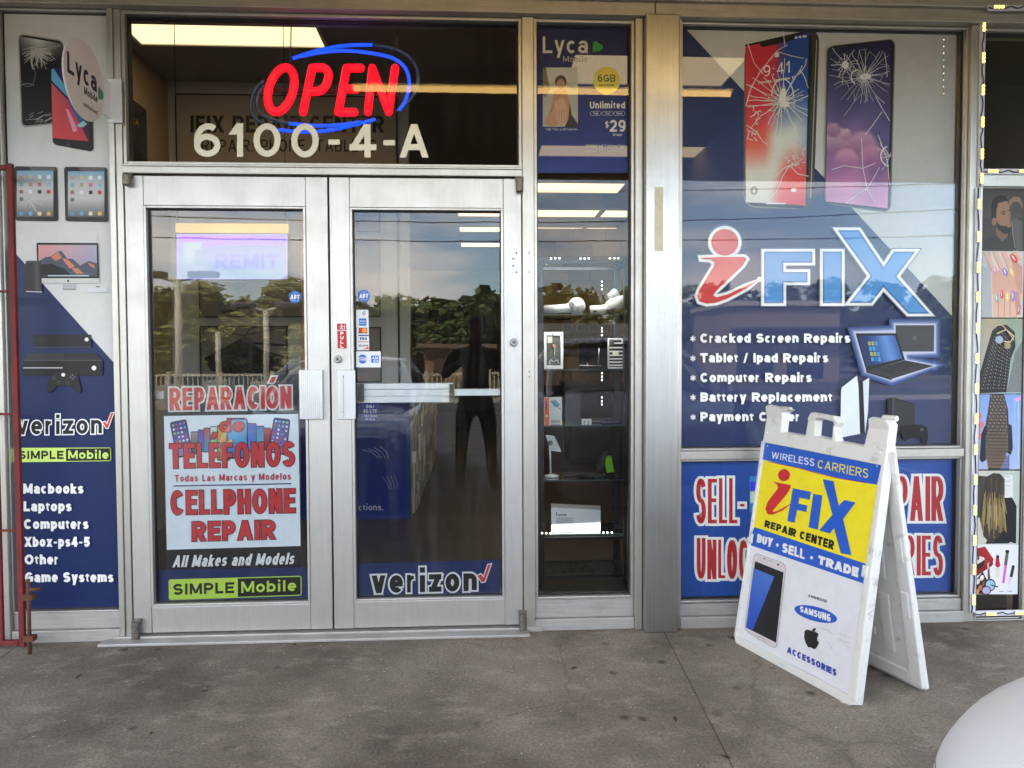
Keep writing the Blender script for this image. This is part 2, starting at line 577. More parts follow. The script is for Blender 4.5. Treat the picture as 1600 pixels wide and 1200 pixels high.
def strip(pts, t, closed=False):
    """offset a polyline to both sides: list of quads in flat space"""
    pts = [Vector((p[0], p[1])) for p in pts]
    q = [pts[0]]
    for p in pts[1:]:
        if (p - q[-1]).length > 1e-4: q.append(p)
    pts = q
    if closed and (pts[0] - pts[-1]).length < 1e-4: pts = pts[:-1]
    m = len(pts)
    if m < 2: return []
    L, Rr = [], []
    for i in range(m):
        a = pts[i - 1] if (i > 0 or closed) else None
        b = pts[(i + 1) % m] if (i < m - 1 or closed) else None
        d1 = (pts[i] - a).normalized() if a is not None else None
        d2 = (b - pts[i]).normalized() if b is not None else None
        if d1 is None: d1 = d2
        if d2 is None: d2 = d1
        n1, n2 = Vector((-d1.y, d1.x)), Vector((-d2.y, d2.x))
        n = n1 + n2
        n = n.normalized() if n.length > 1e-6 else n1
        k = 1.0 / max(0.45, n.dot(n1))
        L.append(pts[i] + n * k * t / 2)
        Rr.append(pts[i] - n * k * t / 2)
    out = []
    for i in range(m if closed else m - 1):
        j = (i + 1) % m
        out.append([Rr[i], Rr[j], L[j], L[i]])
    return out

def text_strokes(s, W, H, t, grow=0.0, gap=0.13, shear=0.0, tw=None):
    """strokes of string s laid out in a W x H box (flat space, y up); each stroke is a list of quads"""
    unit = W / max(1e-6, sum(G[c][0] for c in s) + gap * (len(s) - 1))
    out = []
    x = 0.0
    for ch in s:
        w, st = G[ch]
        gw = w * unit
        tt = min(t, max(gw * 0.42, t * 0.4)) if w > 0.25 else t
        ix = max(gw - tt, 0.001)
        def mx(u, x=x, ix=ix, tt=tt): return x + tt / 2 + u * ix
        def my(v): return t / 2 + v * (H - t)
        for k in st:
            if k[0] == "d":
                _, u0, v0, u1, v1 = k
                p0, p1 = Vector((mx(u0), v0 * H)), Vector((mx(u1), v1 * H))
                d = (p1 - p0)
                if d.length < 1e-6: continue
                th = tt * min(1.25, max(1.0, d.length / max(1e-6, abs(d.y)))) * 0.98
                dn = d.normalized()
                e = grow / max(0.3, abs(dn.y))
                p0, p1 = p0 - dn * e, p1 + dn * e
                h = Vector((th / 2 + grow * 1.15, 0))
                quads = [[p0 - h, p0 + h, p1 + h, p1 - h]]
            else:
                pts = [Vector((mx(a), my(b))) for a, b in k[1]]
                closed = k[0] == "o"
                ext = {"l": tt / 2 + grow, "c": grow, "o": 0}[k[0]]
                if k[0] == "l" and len(pts) == 2 and abs(pts[0].y - pts[1].y) < 0.02 * H and abs(pts[0].x - pts[1].x) < 1e-3:
                    ext = t / 2 + grow
                if not closed:
                    # stems reach the full box: vertical ends use the nominal weight, flat ends the stem's own
                    d0 = (pts[0] - pts[1]); d1 = (pts[-1] - pts[-2])
                    if d0.length > 1e-7:
                        e0 = (t / 2 + grow) if (k[0] == "l" and abs(d0.y) > abs(d0.x)) else ext
                        pts[0] = pts[0] + d0.normalized() * e0
                    if d1.length > 1e-7:
                        e1 = (t / 2 + grow) if (k[0] == "l" and abs(d1.y) > abs(d1.x)) else ext
                        pts[-1] = pts[-1] + d1.normalized() * e1
                quads = strip(pts, tt + 2 * grow, closed)
            if shear:
                quads = [[Vector((p.x + shear * p.y, p.y)) for p in q] for q in quads]
            out.append(quads)
        x += gw + gap * unit
    return out

class Art:
    """flat printed shapes on one plane, measured on the photograph and laid on the real plane by mp(px, py)"""
    STEP = 3.0e-5

    def __init__(self, mp, out, mat, parent=None, lift=0.0):
        self.mp, self.out, self.mat, self.parent = mp, Vector(out), mat, parent
        self.k = 0
        self.lift = lift
        self.parts = []
        self.cur = None

    def part(self, name, mat=None):
        self.cur = MB()
        self.parts.append((name, self.cur, mat or self.mat))
        return self

    def _p(self, x, y):
        return self.mp(x, y) + self.out * (self.lift + self.k * self.STEP)

    def poly(self, pts, col):
        self.k += 1
        c = lin(col)
        pts3 = [self._p(*p) for p in pts]
        if len(pts) > 4:
            from mathutils.geometry import tessellate_polygon
            tri = tessellate_polygon([[Vector((p[0], p[1], 0)) for p in pts]])
            self.cur.add(pts3, tri, c)
        else:
            self.cur.face(pts3, c)
        return self

    def rect(self, x0, y0, x1, y1, col):
        return self.poly([(x0, y0), (x1, y0), (x1, y1), (x0, y1)], col)

    def grad(self, quad, fn, nu=6, nv=6):
        """quad TL TR BR BL, colour fn(u, v) in print colours"""
        self.k += 1
        tl, tr, br, bl = quad
        def at(u, v):
            x = (tl[0] * (1 - u) + tr[0] * u) * (1 - v) + (bl[0] * (1 - u) + br[0] * u) * v
            y = (tl[1] * (1 - u) + tr[1] * u) * (1 - v) + (bl[1] * (1 - u) + br[1] * u) * v
            return x, y
        for i in range(nu):
            for j in range(nv):
                uv = [(i / nu, j / nv), ((i + 1) / nu, j / nv), ((i + 1) / nu, (j + 1) / nv), (i / nu, (j + 1) / nv)]
                self.cur.face([self._p(*at(*q)) for q in uv], [lin([max(0, min(255, k)) for k in fn(*q)]) for q in uv])
        return self

    def rrect(self, quad, r, col, n=4):
        """rounded quad; r as a share of the shorter side"""
        tl, tr, br, bl = [Vector(p) for p in quad]
        w, h = (tr - tl).length, (bl - tl).length
        ru, rv = r * min(w, h) / w, r * min(w, h) / h
        pts = []
        for cu, cv, a0 in ((1 - ru, rv, -90), (1 - ru, 1 - rv, 0), (ru, 1 - rv, 90), (ru, rv, 180)):
            for i in range(n + 1):
                a = R(a0 + 90 * i / n)
                u, v = cu + ru * math.cos(a), cv + rv * math.sin(a)
                p = (tl * (1 - u) + tr * u) * (1 - v) + (bl * (1 - u) + br * u) * v
                pts.append((p.x, p.y))
        return self.poly(pts, col)

    def ell(self, cx, cy, rx, ry, col, rot=0, n=28):
        c, s = math.cos(R(rot)), math.sin(R(rot))
        return self.poly([(cx + rx * math.cos(2 * math.pi * i / n) * c - ry * math.sin(2 * math.pi * i / n) * s,
                           cy + rx * math.cos(2 * math.pi * i / n) * s + ry * math.sin(2 * math.pi * i / n) * c) for i in range(n)], col)

    def line(self, pts, w, col, closed=False):
        self.k += 1
        c = lin(col)
        for q in strip(pts, w, closed):
            self.cur.face([self._p(p.x, p.y) for p in q], c)
        return self

    def outline(self, pts, w, col):
        """fills a shape and a border w wide round it"""
        self.poly(pts, col)
        self.line(pts, 2 * w, col, True)
        for p in pts:
            self.ell(p[0], p[1], w, w, col, n=10)
        return self

    def text(self, s, quad, t, col, grow=0.0, gap=0.13, shear=0.0):
        """quad TL TR BR BL of the capital-height box; t pen width in photo pixels"""
        if len(quad) == 4 and not isinstance(quad[0], (tuple, list)):
            x0, y0, x1, y1 = quad
            quad = [(x0, y0), (x1, y0), (x1, y1), (x0, y1)]
        tl, tr, br, bl = [Vector(p) for p in quad]
        W = ((tr - tl).length + (br - bl).length) / 2
        H = ((bl - tl).length + (br - tr).length) / 2
        c = lin(col)
        for quads in text_strokes(s, W - shear * H, H, t, grow, gap, shear):
            self.k += 0.6
            for q in quads:
                pts = []
                for p in q:
                    u, v = p.x / W, 1 - p.y / H
                    b = (tl * (1 - u) + tr * u) * (1 - v) + (bl * (1 - u) + br * u) * v
                    pts.append(self._p(b.x, b.y))
                self.cur.face(pts, c)
        return self

    def done(self):
        out = []
        for name, mb, mat in self.parts:
            if mb.f:
                out.append(mb.build(name, mat, self.parent))
        return out
# ------------------------------------------------------------------ palette
ALU = aluminium("weathered_aluminium", (184, 181, 174), 0.36, (3, 3, 0.15), 0.08, 0.75, 0.35)
ALU_DOOR = aluminium("door_aluminium", (188, 186, 182), 0.38, (3, 3, 0.15), 0.06, 0.72, 0.3)
ALU_H = aluminium("header_aluminium", (168, 162, 150), 0.5, (0.15, 3, 3), 0.15, 0.5, 0.55)
ALU_PILLAR = aluminium("brushed_pillar", (172, 171, 168), 0.32, (4, 4, 0.06), 0.12, 0.95, 0.3)
ALU_BASE = aluminium("base_aluminium", (176, 174, 170), 0.5, (0.2, 3, 3), 0.15, 0.5, 0.5)
STEEL = plain("steel", (150, 150, 150), 0.35, 0.9, var=0.2)
STEEL_DIRTY = plain("grimy_steel", (120, 115, 108), 0.5, 0.8, var=0.5, scale=60)
BLACK = plain("black_rubber", (16, 16, 17), 0.6)
DARKHOLE = plain("dark_gap", (10, 10, 10), 0.9)
GLASS = glass("shop_glass", .70, (0.96, 0.975, 0.97), 0.03, .012)
GLASS_DOOR = glass("door_glass", 1.15, (0.96, 0.975, 0.97), 0.04, .03)
GLASS_SHELF = glass("shelf_glass", 1.6, (0.90, 0.95, 0.93))
PRINT = print_mat("print", 0.4)
PRINT_PERF = print_mat("perforated_print", 0.45, 0.2)
PRINT_LYCA = print_mat("perforated_dark_print", 0.4, 0.20)
PRINT_COROPLAST = print_mat("corrugated_plastic_print", 0.32, 0.0, 0.45, True)

YG = 0.045          # glass plane
YPRINT = YG + 0.016  # printed films hang just inside the glass
def mpY(Y): return lambda x, y: P(x, y, Y)
OUT = (0, -1, 0)

def bx(mb, x0, y0, x1, y1, Yf, Yb):
    """upright box whose front face spans a pixel rectangle on the plane Yf"""
    xm, ym = (x0 + x1) / 2, (y0 + y1) / 2
    return mb.box(P(x0, ym, Yf).x, P(x1, ym, Yf).x, Yf, Yb, P(xm, y0, Yf).z, P(xm, y1, Yf).z)

# ------------------------------------------------------------------ storefront
SF = thing("storefront", "aluminium and glass shopfront with double doors and wide brushed pillar", "storefront", (0, 0, 0))
ZB = 0.0
def zt(py, px=738): return P(px, py, 0).z
ZH = zt(24)                      # underside of the header
ZT0, ZT1 = zt(277), zt(261)      # transom bar
XL0, XL1 = P(177, 500).x, P(199, 640).x       # mullion left of the doors
XR0, XR1 = P(817, 500).x, P(835, 500).x       # jamb right of the doors
XPL, XPR = P(1004, 500).x, P(1056, 500).x     # pillar
XM0, XM1 = P(1510, 500).x, P(1527, 500).x     # mullion by the salon
XLE = P(8, 640).x
X_FARL, X_FARR = -5.5, 6.0
SOFFIT = 3.16

# header (three lapped metal lengths with a drip ledge)
mb = MB()
mb.box(X_FARL, P(1021, 20).x - .0015, -0.035, 0.16, ZH, SOFFIT - .004)
mb.box(P(1021, 20).x + .0015, X_FARR, -0.035, 0.16, ZH, SOFFIT - .004)
hd = mb.build("header", ALU_H, SF, bevel=.004)
mb = MB()
mb.box(X_FARL, X_FARR, -0.062, -0.036, zt(4), zt(-9))
mb.build("drip_ledge", ALU_H, hd, bevel=.004)
# wall above the header, up to the parapet
wall = MB().box(X_FARL, 5.6, 0.02, 0.298, SOFFIT + .305, 4.6).build("upper_wall", plain("stucco", (196, 188, 172), 0.9, var=.12, scale=3), SF)

STUC = MATS["stucco"]
MB().box(-14, X_FARL - .002, -.02, .30, 0, 4.6).build("side_wall", STUC, SF)
MB().box(5.602, 14, -.02, .30, 0, 4.6).build("side_wall", STUC, SF)
MB().box(X_FARL, P(262, 140, 2.5).x - .22, .125, .25, 0, SOFFIT + .29).build("backing_wall", plain("pale_backing", (186, 184, 180), .85, var=.06), SF)
# mullions
def post(name, x0, x1, yf, yb, z0, z1, mat, bevel=.003):
    return MB().box(x0, x1, yf, yb, z0, z1).build(name, mat, SF, bevel=bevel)
post("mullion", XL0, XL1 - .03, -0.004, .11, ZB, ZH - .001, ALU)
post("mullion", XL1 - .029, XL1, 0.004, .11, ZB, ZH - .001, ALU)
post("mullion", XR0, XR1, 0.0, .11, ZB, ZH - .001, ALU)
post("pillar", XPL, XPR, -0.06, .16, ZB, ZH - .001, ALU_PILLAR, .006)
post("mullion", P(992, 500).x, XPL - .002, -0.01, .11, ZB, ZH - .001, ALU)
post("mullion", XPR + .002, P(1063, 500).x, -0.012, .11, ZB, ZH - .001, ALU)
post("mullion", XM0, XM1, -0.01, .11, ZB, ZH - .001, ALU)
post("mullion", XLE - .13, XLE, -0.006, .11, ZB, ZH - .001, ALU)
post("mullion", X_FARL, XLE - .5, 0.0, .11, ZB, ZH - .001, ALU)

# transom bar over the doors, with a weathered lip
tb = MB().box(XL1 + .001, XR0 - .001, -0.006, .11, ZT0 + .004, ZT1).build("transom_bar", ALU, SF, bevel=.003)
MB().box(XL1 + .001, XR0 - .001, -0.014, -.0065, ZT1 - .012, ZT1 - .003).build("lip", ALU, tb, bevel=.002)

# windows: frame, glass
def window(name, x0, x1, z0, z1, mat=GLASS, fw=.014, yf=0.012, frame=ALU, Y=YG, parent=SF):
    """aluminium glazing bead round a pane"""
    f = MB()
    f.box(x0, x0 + fw, yf, Y + .04, z0, z1)
    f.box(x1 - fw, x1, yf, Y + .04, z0, z1)
    f.box(x0 + fw, x1 - fw, yf + .001, Y + .04, z1 - fw, z1)
    f.box(x0 + fw, x1 - fw, yf + .001, Y + .04, z0, z0 + fw)
    fo = f.build(name, frame, parent, bevel=.002)
    gk = MB()
    q = .006
    gk.box(x0 + fw, x0 + fw + q, Y - .004, Y + .03, z0 + fw, z1 - fw)
    gk.box(x1 - fw - q, x1 - fw, Y - .004, Y + .03, z0 + fw, z1 - fw)
    gk.box(x0 + fw + q, x1 - fw - q, Y - .004, Y + .03, z1 - fw - q, z1 - fw)
    gk.box(x0 + fw + q, x1 - fw - q, Y - .004, Y + .03, z0 + fw, z0 + fw + q)
    gk.build("gasket", BLACK, fo)
    MB().face([(x0 + fw, Y, z0 + fw), (x1 - fw, Y, z0 + fw), (x1 - fw, Y, z1 - fw), (x0 + fw, Y, z1 - fw)]).build("pane", mat, fo)
    return fo

window("transom_window", XL1 + .001, XR0 - .001, ZT1 + .001, ZH - .002)
zl = P(911, 936, 0).z
window("side_window", XR1 + .001, P(992, 500).x - .001, zl - .006, ZH - .002)
ZMB0, ZMB1 = P(1285, 716, 0).z, P(1285, 703, 0).z
window("main_window", P(1063, 500).x + .001, XM0 - .001, ZMB1 + .001, ZH - .002, fw=.01)
post("middle_rail", P(1063, 500).x + .001, XM0 - .001, -0.004, .11, ZMB0, ZMB1, ALU)
ZLB = P(1285, 936, 0).z
window("lower_window", P(1063, 500).x + .001, XM0 - .001, ZLB - .01, ZMB0 - .001, fw=.01)
zlp = P(95, 959, 0).z
window("poster_window", XLE + .001, XL0 - .001, zlp, ZH - .002, fw=.008)
window("poster_window", XLE - .49, XLE - .131, .1, ZH - .002, fw=.02)
# kick panels and base trims
def kick(x0, x1, z1, y=0.02):
    k = MB().box(x0, x1, y, .1, .055, z1).build("kick_panel", ALU_BASE, SF, bevel=.002)
    MB().box(x0, x1, y - .02, .1, .0, .054).build("base_trim", ALU_BASE, SF, bevel=.003)
kick(XLE + .001, XL0 - .001, zlp - .002)
kick(XR1 + .001, P(992, 500).x - .001, zl - .008)
kick(P(1063, 500).x + .001, XM0 - .001, ZLB - .012, .004)
# small hardware on the frame: screw holes, the taped strip on the pillar
mb = MB()
for x, y in ((827, 395), (827, 425), (827, 581), (827, 589)):
    c = P(x, y, 0); mb.lathe([(.0035, -.0006), (.0035, .001)], (c.x, c.y, c.z), "Y", 8)
mb.build("screw_hole", DARKHOLE, SF)
c0, c1 = P(1023, 292, -.06), P(1036, 392, -.06)
MB().box(c0.x, c1.x, -.0618, -.0602, c1.z, c0.z).build("tape_strip", plain("old_tape", (198, 190, 168), 0.6, var=.15, scale=40), SF)

# threshold
mb = MB()
mb.box(XL0 - .02, XR1 + .03, -.012, .10, 0.001, .022)
mb.box(P(165, 1005).x, XR1 - .03, -.075, -.013, 0.001, .014)
mb.build("threshold", ALU_BASE, SF, bevel=.003)

# doors
def door(x0, x1, z0, z1, gx0, gx1, gz0, gz1):
    yf, yb = 0.008, 0.058
    d = MB()
    d.box(x0, gx0, yf, yb, z0, z1)
    d.box(gx1, x1, yf, yb, z0, z1)
    d = d.build("door", ALU_DOOR, SF, bevel=.003)
    MB().box(gx0 + .001, gx1 - .001, yf + .002, yb, gz1, z1 - .001).build("top_rail", ALU_DOOR, d, bevel=.002)
    MB().box(gx0 + .001, gx1 - .001, yf + .002, yb, z0 + .001, gz0).build("bottom_rail", ALU_DOOR, d, bevel=.002)
    b = MB()
    w = .012
    b.box(gx0 + .001, gx0 + w, yf - .003, yb - .01, gz0 + .001, gz1 - .001)
    b.box(gx1 - w, gx1 - .001, yf - .003, yb - .01, gz0 + .001, gz1 - .001)
    b.box(gx0 + w, gx1 - w, yf - .002, yb - .01, gz1 - w, gz1 - .001)
    b.box(gx0 + w, gx1 - w, yf - .002, yb - .01, gz0 + .001, gz0 + w)
    b.build("glazing_bead", ALU_DOOR, d, bevel=.002)
    k = MB()
    q = .005
    Y = YG - .008
    k.box(gx0 + w, gx0 + w + q, Y - .006, Y + .01, gz0 + w, gz1 - w)
    k.box(gx1 - w - q, gx1 - w, Y - .006, Y + .01, gz0 + w, gz1 - w)
    k.box(gx0 + w + q, gx1 - w - q, Y - .006, Y + .01, gz1 - w - q, gz1 - w)
    k.box(gx0 + w + q, gx1 - w - q, Y - .006, Y + .01, gz0 + w, gz0 + w + q)
    k.build("gasket", BLACK, d)
    MB().face([(gx0 + w, Y, gz0 + w), (gx1 - w, Y, gz0 + w), (gx1 - w, Y, gz1 - w), (gx0 + w, Y, gz1 - w)]).build("pane", GLASS_DOOR, d)
    return d
YD = YG - .008
ZD0, ZD1 = .030, ZT0 - .002
XS = P(516.5, 640).x
LD = door(XL1 + .004, XS - .004, ZD0, ZD1, P(229, 640).x, P(481, 640).x, P(360, 947).z, P(360, 321).z)
RD = door(XS + .004, XR0 - .004, ZD0, ZD1, P(549, 640).x, P(788, 640).x, P(670, 939).z, P(670, 324).z)
# hollow back of the gap between the leaves
MB().box(XS - .0035, XS + .0035, .05, .056, ZD0, ZD1).build("weather_strip", BLACK, SF)

# pull plates, locks, pivots, push bars
def ribbed_plate():
    a, b = P(467, 578, -.02), P(504, 655, -.02)
    m = MB()
    m.box(a.x, b.x, -.016, .004, b.z, a.z)
    n = 11
    for i in range(n):
        x = a.x + .004 + (b.x - a.x - .008) * (i + .5) / n
        m.box(x - .0022, x + .0022, -.0185, -.0161, b.z + .002, a.z - .002)
    return m.build("pull_plate", plain("bright_aluminium", (196, 197, 198), .35, .8, var=.08), LD, bevel=.001)
ribbed_plate()
a, b = P(527, 578, 0), P(556, 655, 0)
m = MB(); m.box(a.x, b.x, -.006, .006, b.z, a.z)
pl = m.build("pull_plate", plain("satin_plate", (190, 191, 192), .4, .7, var=.08), RD, bevel=.002)
m = MB(); m.box(a.x + .022, a.x + .028, -.0125, -.0061, b.z + .01, a.z - .02)
m.build("edge_lip", ALU_DOOR, pl, bevel=.001)
m = MB()
for x, y in ((536, 589), (536, 644)):
    c = P(x, y, 0); m.lathe([(.005, -.0085), (.005, -.0055)], (c.x, 0, c.z), "Y", 12)
m.build("screw", DARKHOLE, pl)
def cylinder_lock(px, py, r, par):
    c = P(px, py, 0)
    m = MB(); m.lathe([(r * .86, -.014), (r, -.011), (r, .008)], (c.x, 0, c.z), "Y", 24)
    k = m.build("lock_cylinder", STEEL, par, smooth=False, bevel=.001)
    MB().lathe([(r * .45, -.0165), (r * .5, -.0142)], (c.x, 0, c.z), "Y", 18).build("key_plug", STEEL_DIRTY, k)
    MB().box(c.x - .0012, c.x + .0012, -.0175, -.0166, c.z - r * .3, c.z + r * .3).build("keyhole", DARKHOLE, k)
cylinder_lock(528, 561, .017, RD)
cylinder_lock(803, 535, .018, RD)
m = MB()
for x, y in ((807, 395), (802, 404), (802, 415), (807, 425)):
    c = P(x, y, 0); m.lathe([(.004, .0065), (.004, .009)], (c.x, 0, c.z), "Y", 8)
m.build("screw_hole", DARKHOLE, RD)
def pivot(px, py0, py1, par):
    c0, c1 = P(px, py0, -.02), P(px, py1, -.02)
    m = MB()
    m.lathe([(.012, c1.z), (.017, c1.z + .004), (.017, c0.z - .006), (.012, c0.z)], (c0.x, -.018, 0), "Z", 18)
    m.box(c0.x - .019, c0.x + .019, -.012, .009, c0.z - .012, c0.z + .008)
    return m.build("pivot_hinge", STEEL_DIRTY, par, smooth=False, bevel=.001)
pivot(197, 271, 290, LD); pivot(812, 277, 300, RD); pivot(211, 972, 1001, LD); pivot(817, 958, 984, RD)
def bars(par, segs):
    for x0, y0, x1, y1 in segs:
        a, b = P(x0, y0, YD + .05), P(x1, y1, YD + .05)
        m = MB(); m.box(a.x, b.x, YD + .05, YD + .075, b.z, a.z)
        o = m.build("push_bar", plain("bar_aluminium", (196, 200, 202), .4, .5, var=.06), par, bevel=.003)
bars(RD, ((556, 599, 708, 608), (554, 608.6, 784, 618.4), (556, 619, 708, 629)))
m = MB()
for x in (560, 702):
    a = P(x, 600, YD + .03); b2 = P(x + 8, 627, YD + .03)
    m.box(a.x, b2.x, YD + .012, YD + .049, b2.z, a.z)
m.build("bar_bracket", BLACK, RD)
bars(LD, ((238, 611, 256, 624), (466, 611, 482, 624)))

# ------------------------------------------------------------------ canopy over the walkway
CE = -3.6
deck = plain("deck_paint", (92, 82, 70), .75, var=.25, scale=4)
CAN = thing("canopy", "brown corrugated metal canopy over the walkway in front of the shop", "canopy", (0, CE / 2, SOFFIT))
m = MB()
x = X_FARL - 4
while x < X_FARR + 4:
    z = SOFFIT
    prof = [(x, z), (x + .05, z), (x + .07, z + .04), (x + .13, z + .04), (x + .15, z)]
    for (xa, za), (xb, zb_) in zip(prof[:-1], prof[1:]):
        m.face([(xa, CE, za), (xb, CE, zb_), (xb, -.036, zb_), (xa, -.036, za)])
    x += .15
m.build("corrugated_deck", deck, CAN)
m = MB(); m.box(X_FARL - 4, X_FARR + 4, CE - .08, CE, SOFFIT - .16, SOFFIT + .32)
m.build("fascia", plain("fascia_paint", (150, 140, 122), .7, var=.1), CAN, bevel=.01)
m = MB(); m.box(X_FARL - 4, X_FARR + 4, CE, 0.35, SOFFIT + .05, SOFFIT + .3)
m.build("roof_slab", deck, CAN)
for xx in (-2.6, 3.2):
    m = MB(); m.box(xx - .05, xx + .05, CE, -.04, SOFFIT - .14, SOFFIT - .001); m.build("beam", deck, CAN, bevel=.004)
m = MB()
for xx in (-6.4, 6.6): m.box(xx - .06, xx + .06, CE + .05, CE + .17, 0, SOFFIT - .001)
m.build("post", plain("post_paint", (140, 132, 118), .6, var=.15), CAN, bevel=.006)
# strip light under the canopy, lit
tl = thing("strip_light", "lit fluorescent strip light under the canopy, reflected across the glass over the doors", "strip light", (.49, -1.48, 3.05))
m = MB(); m.box(-.79, 1.77, -1.53, -1.43, 3.075, SOFFIT - .001); m.build("housing", plain("white_enamel", (220, 220, 214), .4), tl, bevel=.004)
m = MB(); m.tube([(-.77, -1.48, 3.055), (1.75, -1.48, 3.055)], .019, 14)
m.build("tube", emis("fluorescent", (255, 206, 120), 2.6), tl, smooth=True)

# ------------------------------------------------------------------ ground
def concrete():
    m, n, l, b = new_mat("stained_concrete")
    t = n.new("ShaderNodeTexCoord")
    def noise(scale, detail, rough, st=(1, 1, 1)):
        mp_ = n.new("ShaderNodeMapping"); mp_.inputs["Scale"].default_value = st
        l.new(t.outputs["Object"], mp_.inputs[0])
        z = n.new("ShaderNodeTexNoise"); z.inputs["Scale"].default_value = scale
        z.inputs["Detail"].default_value = detail; z.inputs["Roughness"].default_value = rough
        l.new(mp_.outputs[0], z.inputs["Vector"]); return z
    def ramp(src, p0, p1, c0, c1):
        r = n.new("ShaderNodeValToRGB")
        r.color_ramp.elements[0].position, r.color_ramp.elements[1].position = p0, p1
        r.color_ramp.elements[0].color, r.color_ramp.elements[1].color = c0, c1
        l.new(src, r.inputs[0]); return r
    def mix(f, a, bb, mode="MIX"):
        x = n.new("ShaderNodeMix"); x.data_type = "RGBA"; x.blend_type = mode
        if isinstance(f, float): x.inputs["Factor"].default_value = f
        else: l.new(f, x.inputs["Factor"])
        for k, v in (("A", a), ("B", bb)):
            if isinstance(v, tuple): x.inputs[k].default_value = v
            else: l.new(v, x.inputs[k])
        return x.outputs["Result"]
    big = noise(1.1, 9, .62); mid = noise(5.5, 10, .7, (1, 1.6, 1)); fine = noise(95, 5, .7)
    base = ramp(big.outputs["Fac"], .38, .62, lin((104, 96, 86)), lin((150, 141, 128))).outputs[0]
    pale = ramp(mid.outputs["Fac"], .52, .78, (0, 0, 0, 1), (.7, .7, .7, 1)).outputs[0]
    base = mix(pale, base, lin((186, 177, 163)))
    dark = ramp(noise(3.3, 10, .75).outputs["Fac"], .55, .70, (0, 0, 0, 1), (.6, .6, .6, 1)).outputs[0]
    base = mix(dark, base, lin((86, 79, 71)))
    grit = ramp(fine.outputs["Fac"], .3, .7, (.52, .52, .52, 1), (1.36, 1.36, 1.36, 1)).outputs[0]
    base = mix(.9, base, grit, "MULTIPLY")
    v = n.new("ShaderNodeTexVoronoi"); v.inputs["Scale"].default_value = 5.5
    l.new(t.outputs["Object"], v.inputs["Vector"])
    spot = ramp(v.outputs["Distance"], .05, .15, (1, 1, 1, 1), (0, 0, 0, 1)).outputs[0]
    spot_m = ramp(noise(2.4, 3, .5).outputs["Fac"], .44, .52, (0, 0, 0, 1), (1, 1, 1, 1)).outputs[0]
    spots = mix(1.0, spot, spot_m, "MULTIPLY")
    base = mix(spots, base, lin((82, 75, 68)))
    v2 = n.new("ShaderNodeTexVoronoi"); v2.inputs["Scale"].default_value = 26
    l.new(t.outputs["Object"], v2.inputs["Vector"])
    fleck = ramp(v2.outputs["Distance"], .05, .10, (1, 1, 1, 1), (0, 0, 0, 1)).outputs[0]
    fleck_m = ramp(noise(7, 3, .5).outputs["Fac"], .50, .56, (0, 0, 0, 1), (1, 1, 1, 1)).outputs[0]
    base = mix(mix(1.0, fleck, fleck_m, "MULTIPLY"), base, lin((214, 208, 198)))
    vc = n.new("ShaderNodeTexVoronoi"); vc.feature = "DISTANCE_TO_EDGE"; vc.inputs["Scale"].default_value = .55
    wv = n.new("ShaderNodeMix"); wv.data_type = "RGBA"; wv.inputs["Factor"].default_value = .10
    l.new(t.outputs["Object"], wv.inputs["A"]); l.new(mid.outputs["Color"], wv.inputs["B"])
    l.new(wv.outputs["Result"], vc.inputs["Vector"])
    hair = ramp(vc.outputs["Distance"], .0012, .0035, (.3, .3, .3, 1), (0, 0, 0, 1)).outputs[0]
    hair_m = ramp(big.outputs["Fac"], .46, .52, (0, 0, 0, 1), (1, 1, 1, 1)).outputs[0]
    base = mix(mix(1.0, hair, hair_m, "MULTIPLY"), base, lin((60, 54, 48)))
    # rust bleeding from the door pivot
    rv = n.new("ShaderNodeVectorMath"); rv.operation = "DISTANCE"
    l.new(t.outputs["Object"], rv.inputs[0]); rv.inputs[1].default_value = (.30, -.06, 0)
    rr = ramp(rv.outputs["Value"], .03, .30, (.55, .55, .55, 1), (0, 0, 0, 1)).outputs[0]
    base = mix(mix(1.0, rr, pale, "MULTIPLY"), base, lin((150, 98, 62)))
    l.new(base, b.inputs["Base Color"])
    b.inputs["Roughness"].default_value = .82
    b.inputs["Specular IOR Level"].default_value = .25
    bp = n.new("ShaderNodeBump"); bp.inputs["Strength"].default_value = .55; bp.inputs["Distance"].default_value = .004
    sm = n.new("ShaderNodeMath"); sm.operation = "ADD"
    l.new(fine.outputs["Fac"], sm.inputs[0]); l.new(mid.outputs["Fac"], sm.inputs[1])
    l.new(sm.outputs[0], bp.inputs["Height"]); l.new(bp.outputs[0], b.inputs["Normal"])
    return m
CONC = concrete()
CURB_Y = -2.62
JX0, JX1 = PG(1036, 984), PG(1146, 1200)   # the joint seen running from the pillar
jd = (JX1 - JX0).normalized()
def jx(y, o=0.0): return JX0.x + jd.x * (y - JX0.y) / jd.y + o
m = MB()
def slab(xa, xb):
    m.hexa([(xa(CURB_Y), CURB_Y, -.16), (xb(CURB_Y), CURB_Y, -.16), (xb(CURB_Y), CURB_Y, 0), (xa(CURB_Y), CURB_Y, 0)],
           [(xa(.09), .09, -.16), (xb(.09), .09, -.16), (xb(.09), .09, 0), (xa(.09), .09, 0)])
JXS = [-7.9, -4.9, None, 3.9, 6.9, 9.9]
edges = [lambda y: -12.0, lambda y: -4.9, lambda y: -2.03 - (y + .1) * .06, lambda y: jx(y), lambda y: jx(y) + 3.0, lambda y: 12.0]
for e0, e1 in zip(edges[:-1], edges[1:]):
    slab(lambda y, e0=e0: e0(y) + .0022, lambda y, e1=e1: e1(y) - .0022)
struct(m.build("sidewalk", CONC, bevel=.0015), label="stained grey concrete walkway")
struct(MB().box(-12, 12, CURB_Y + .01, .08, -.2, -.004).build("sidewalk_joint", plain("joint_filler", (112, 98, 82), .95, var=.2)))
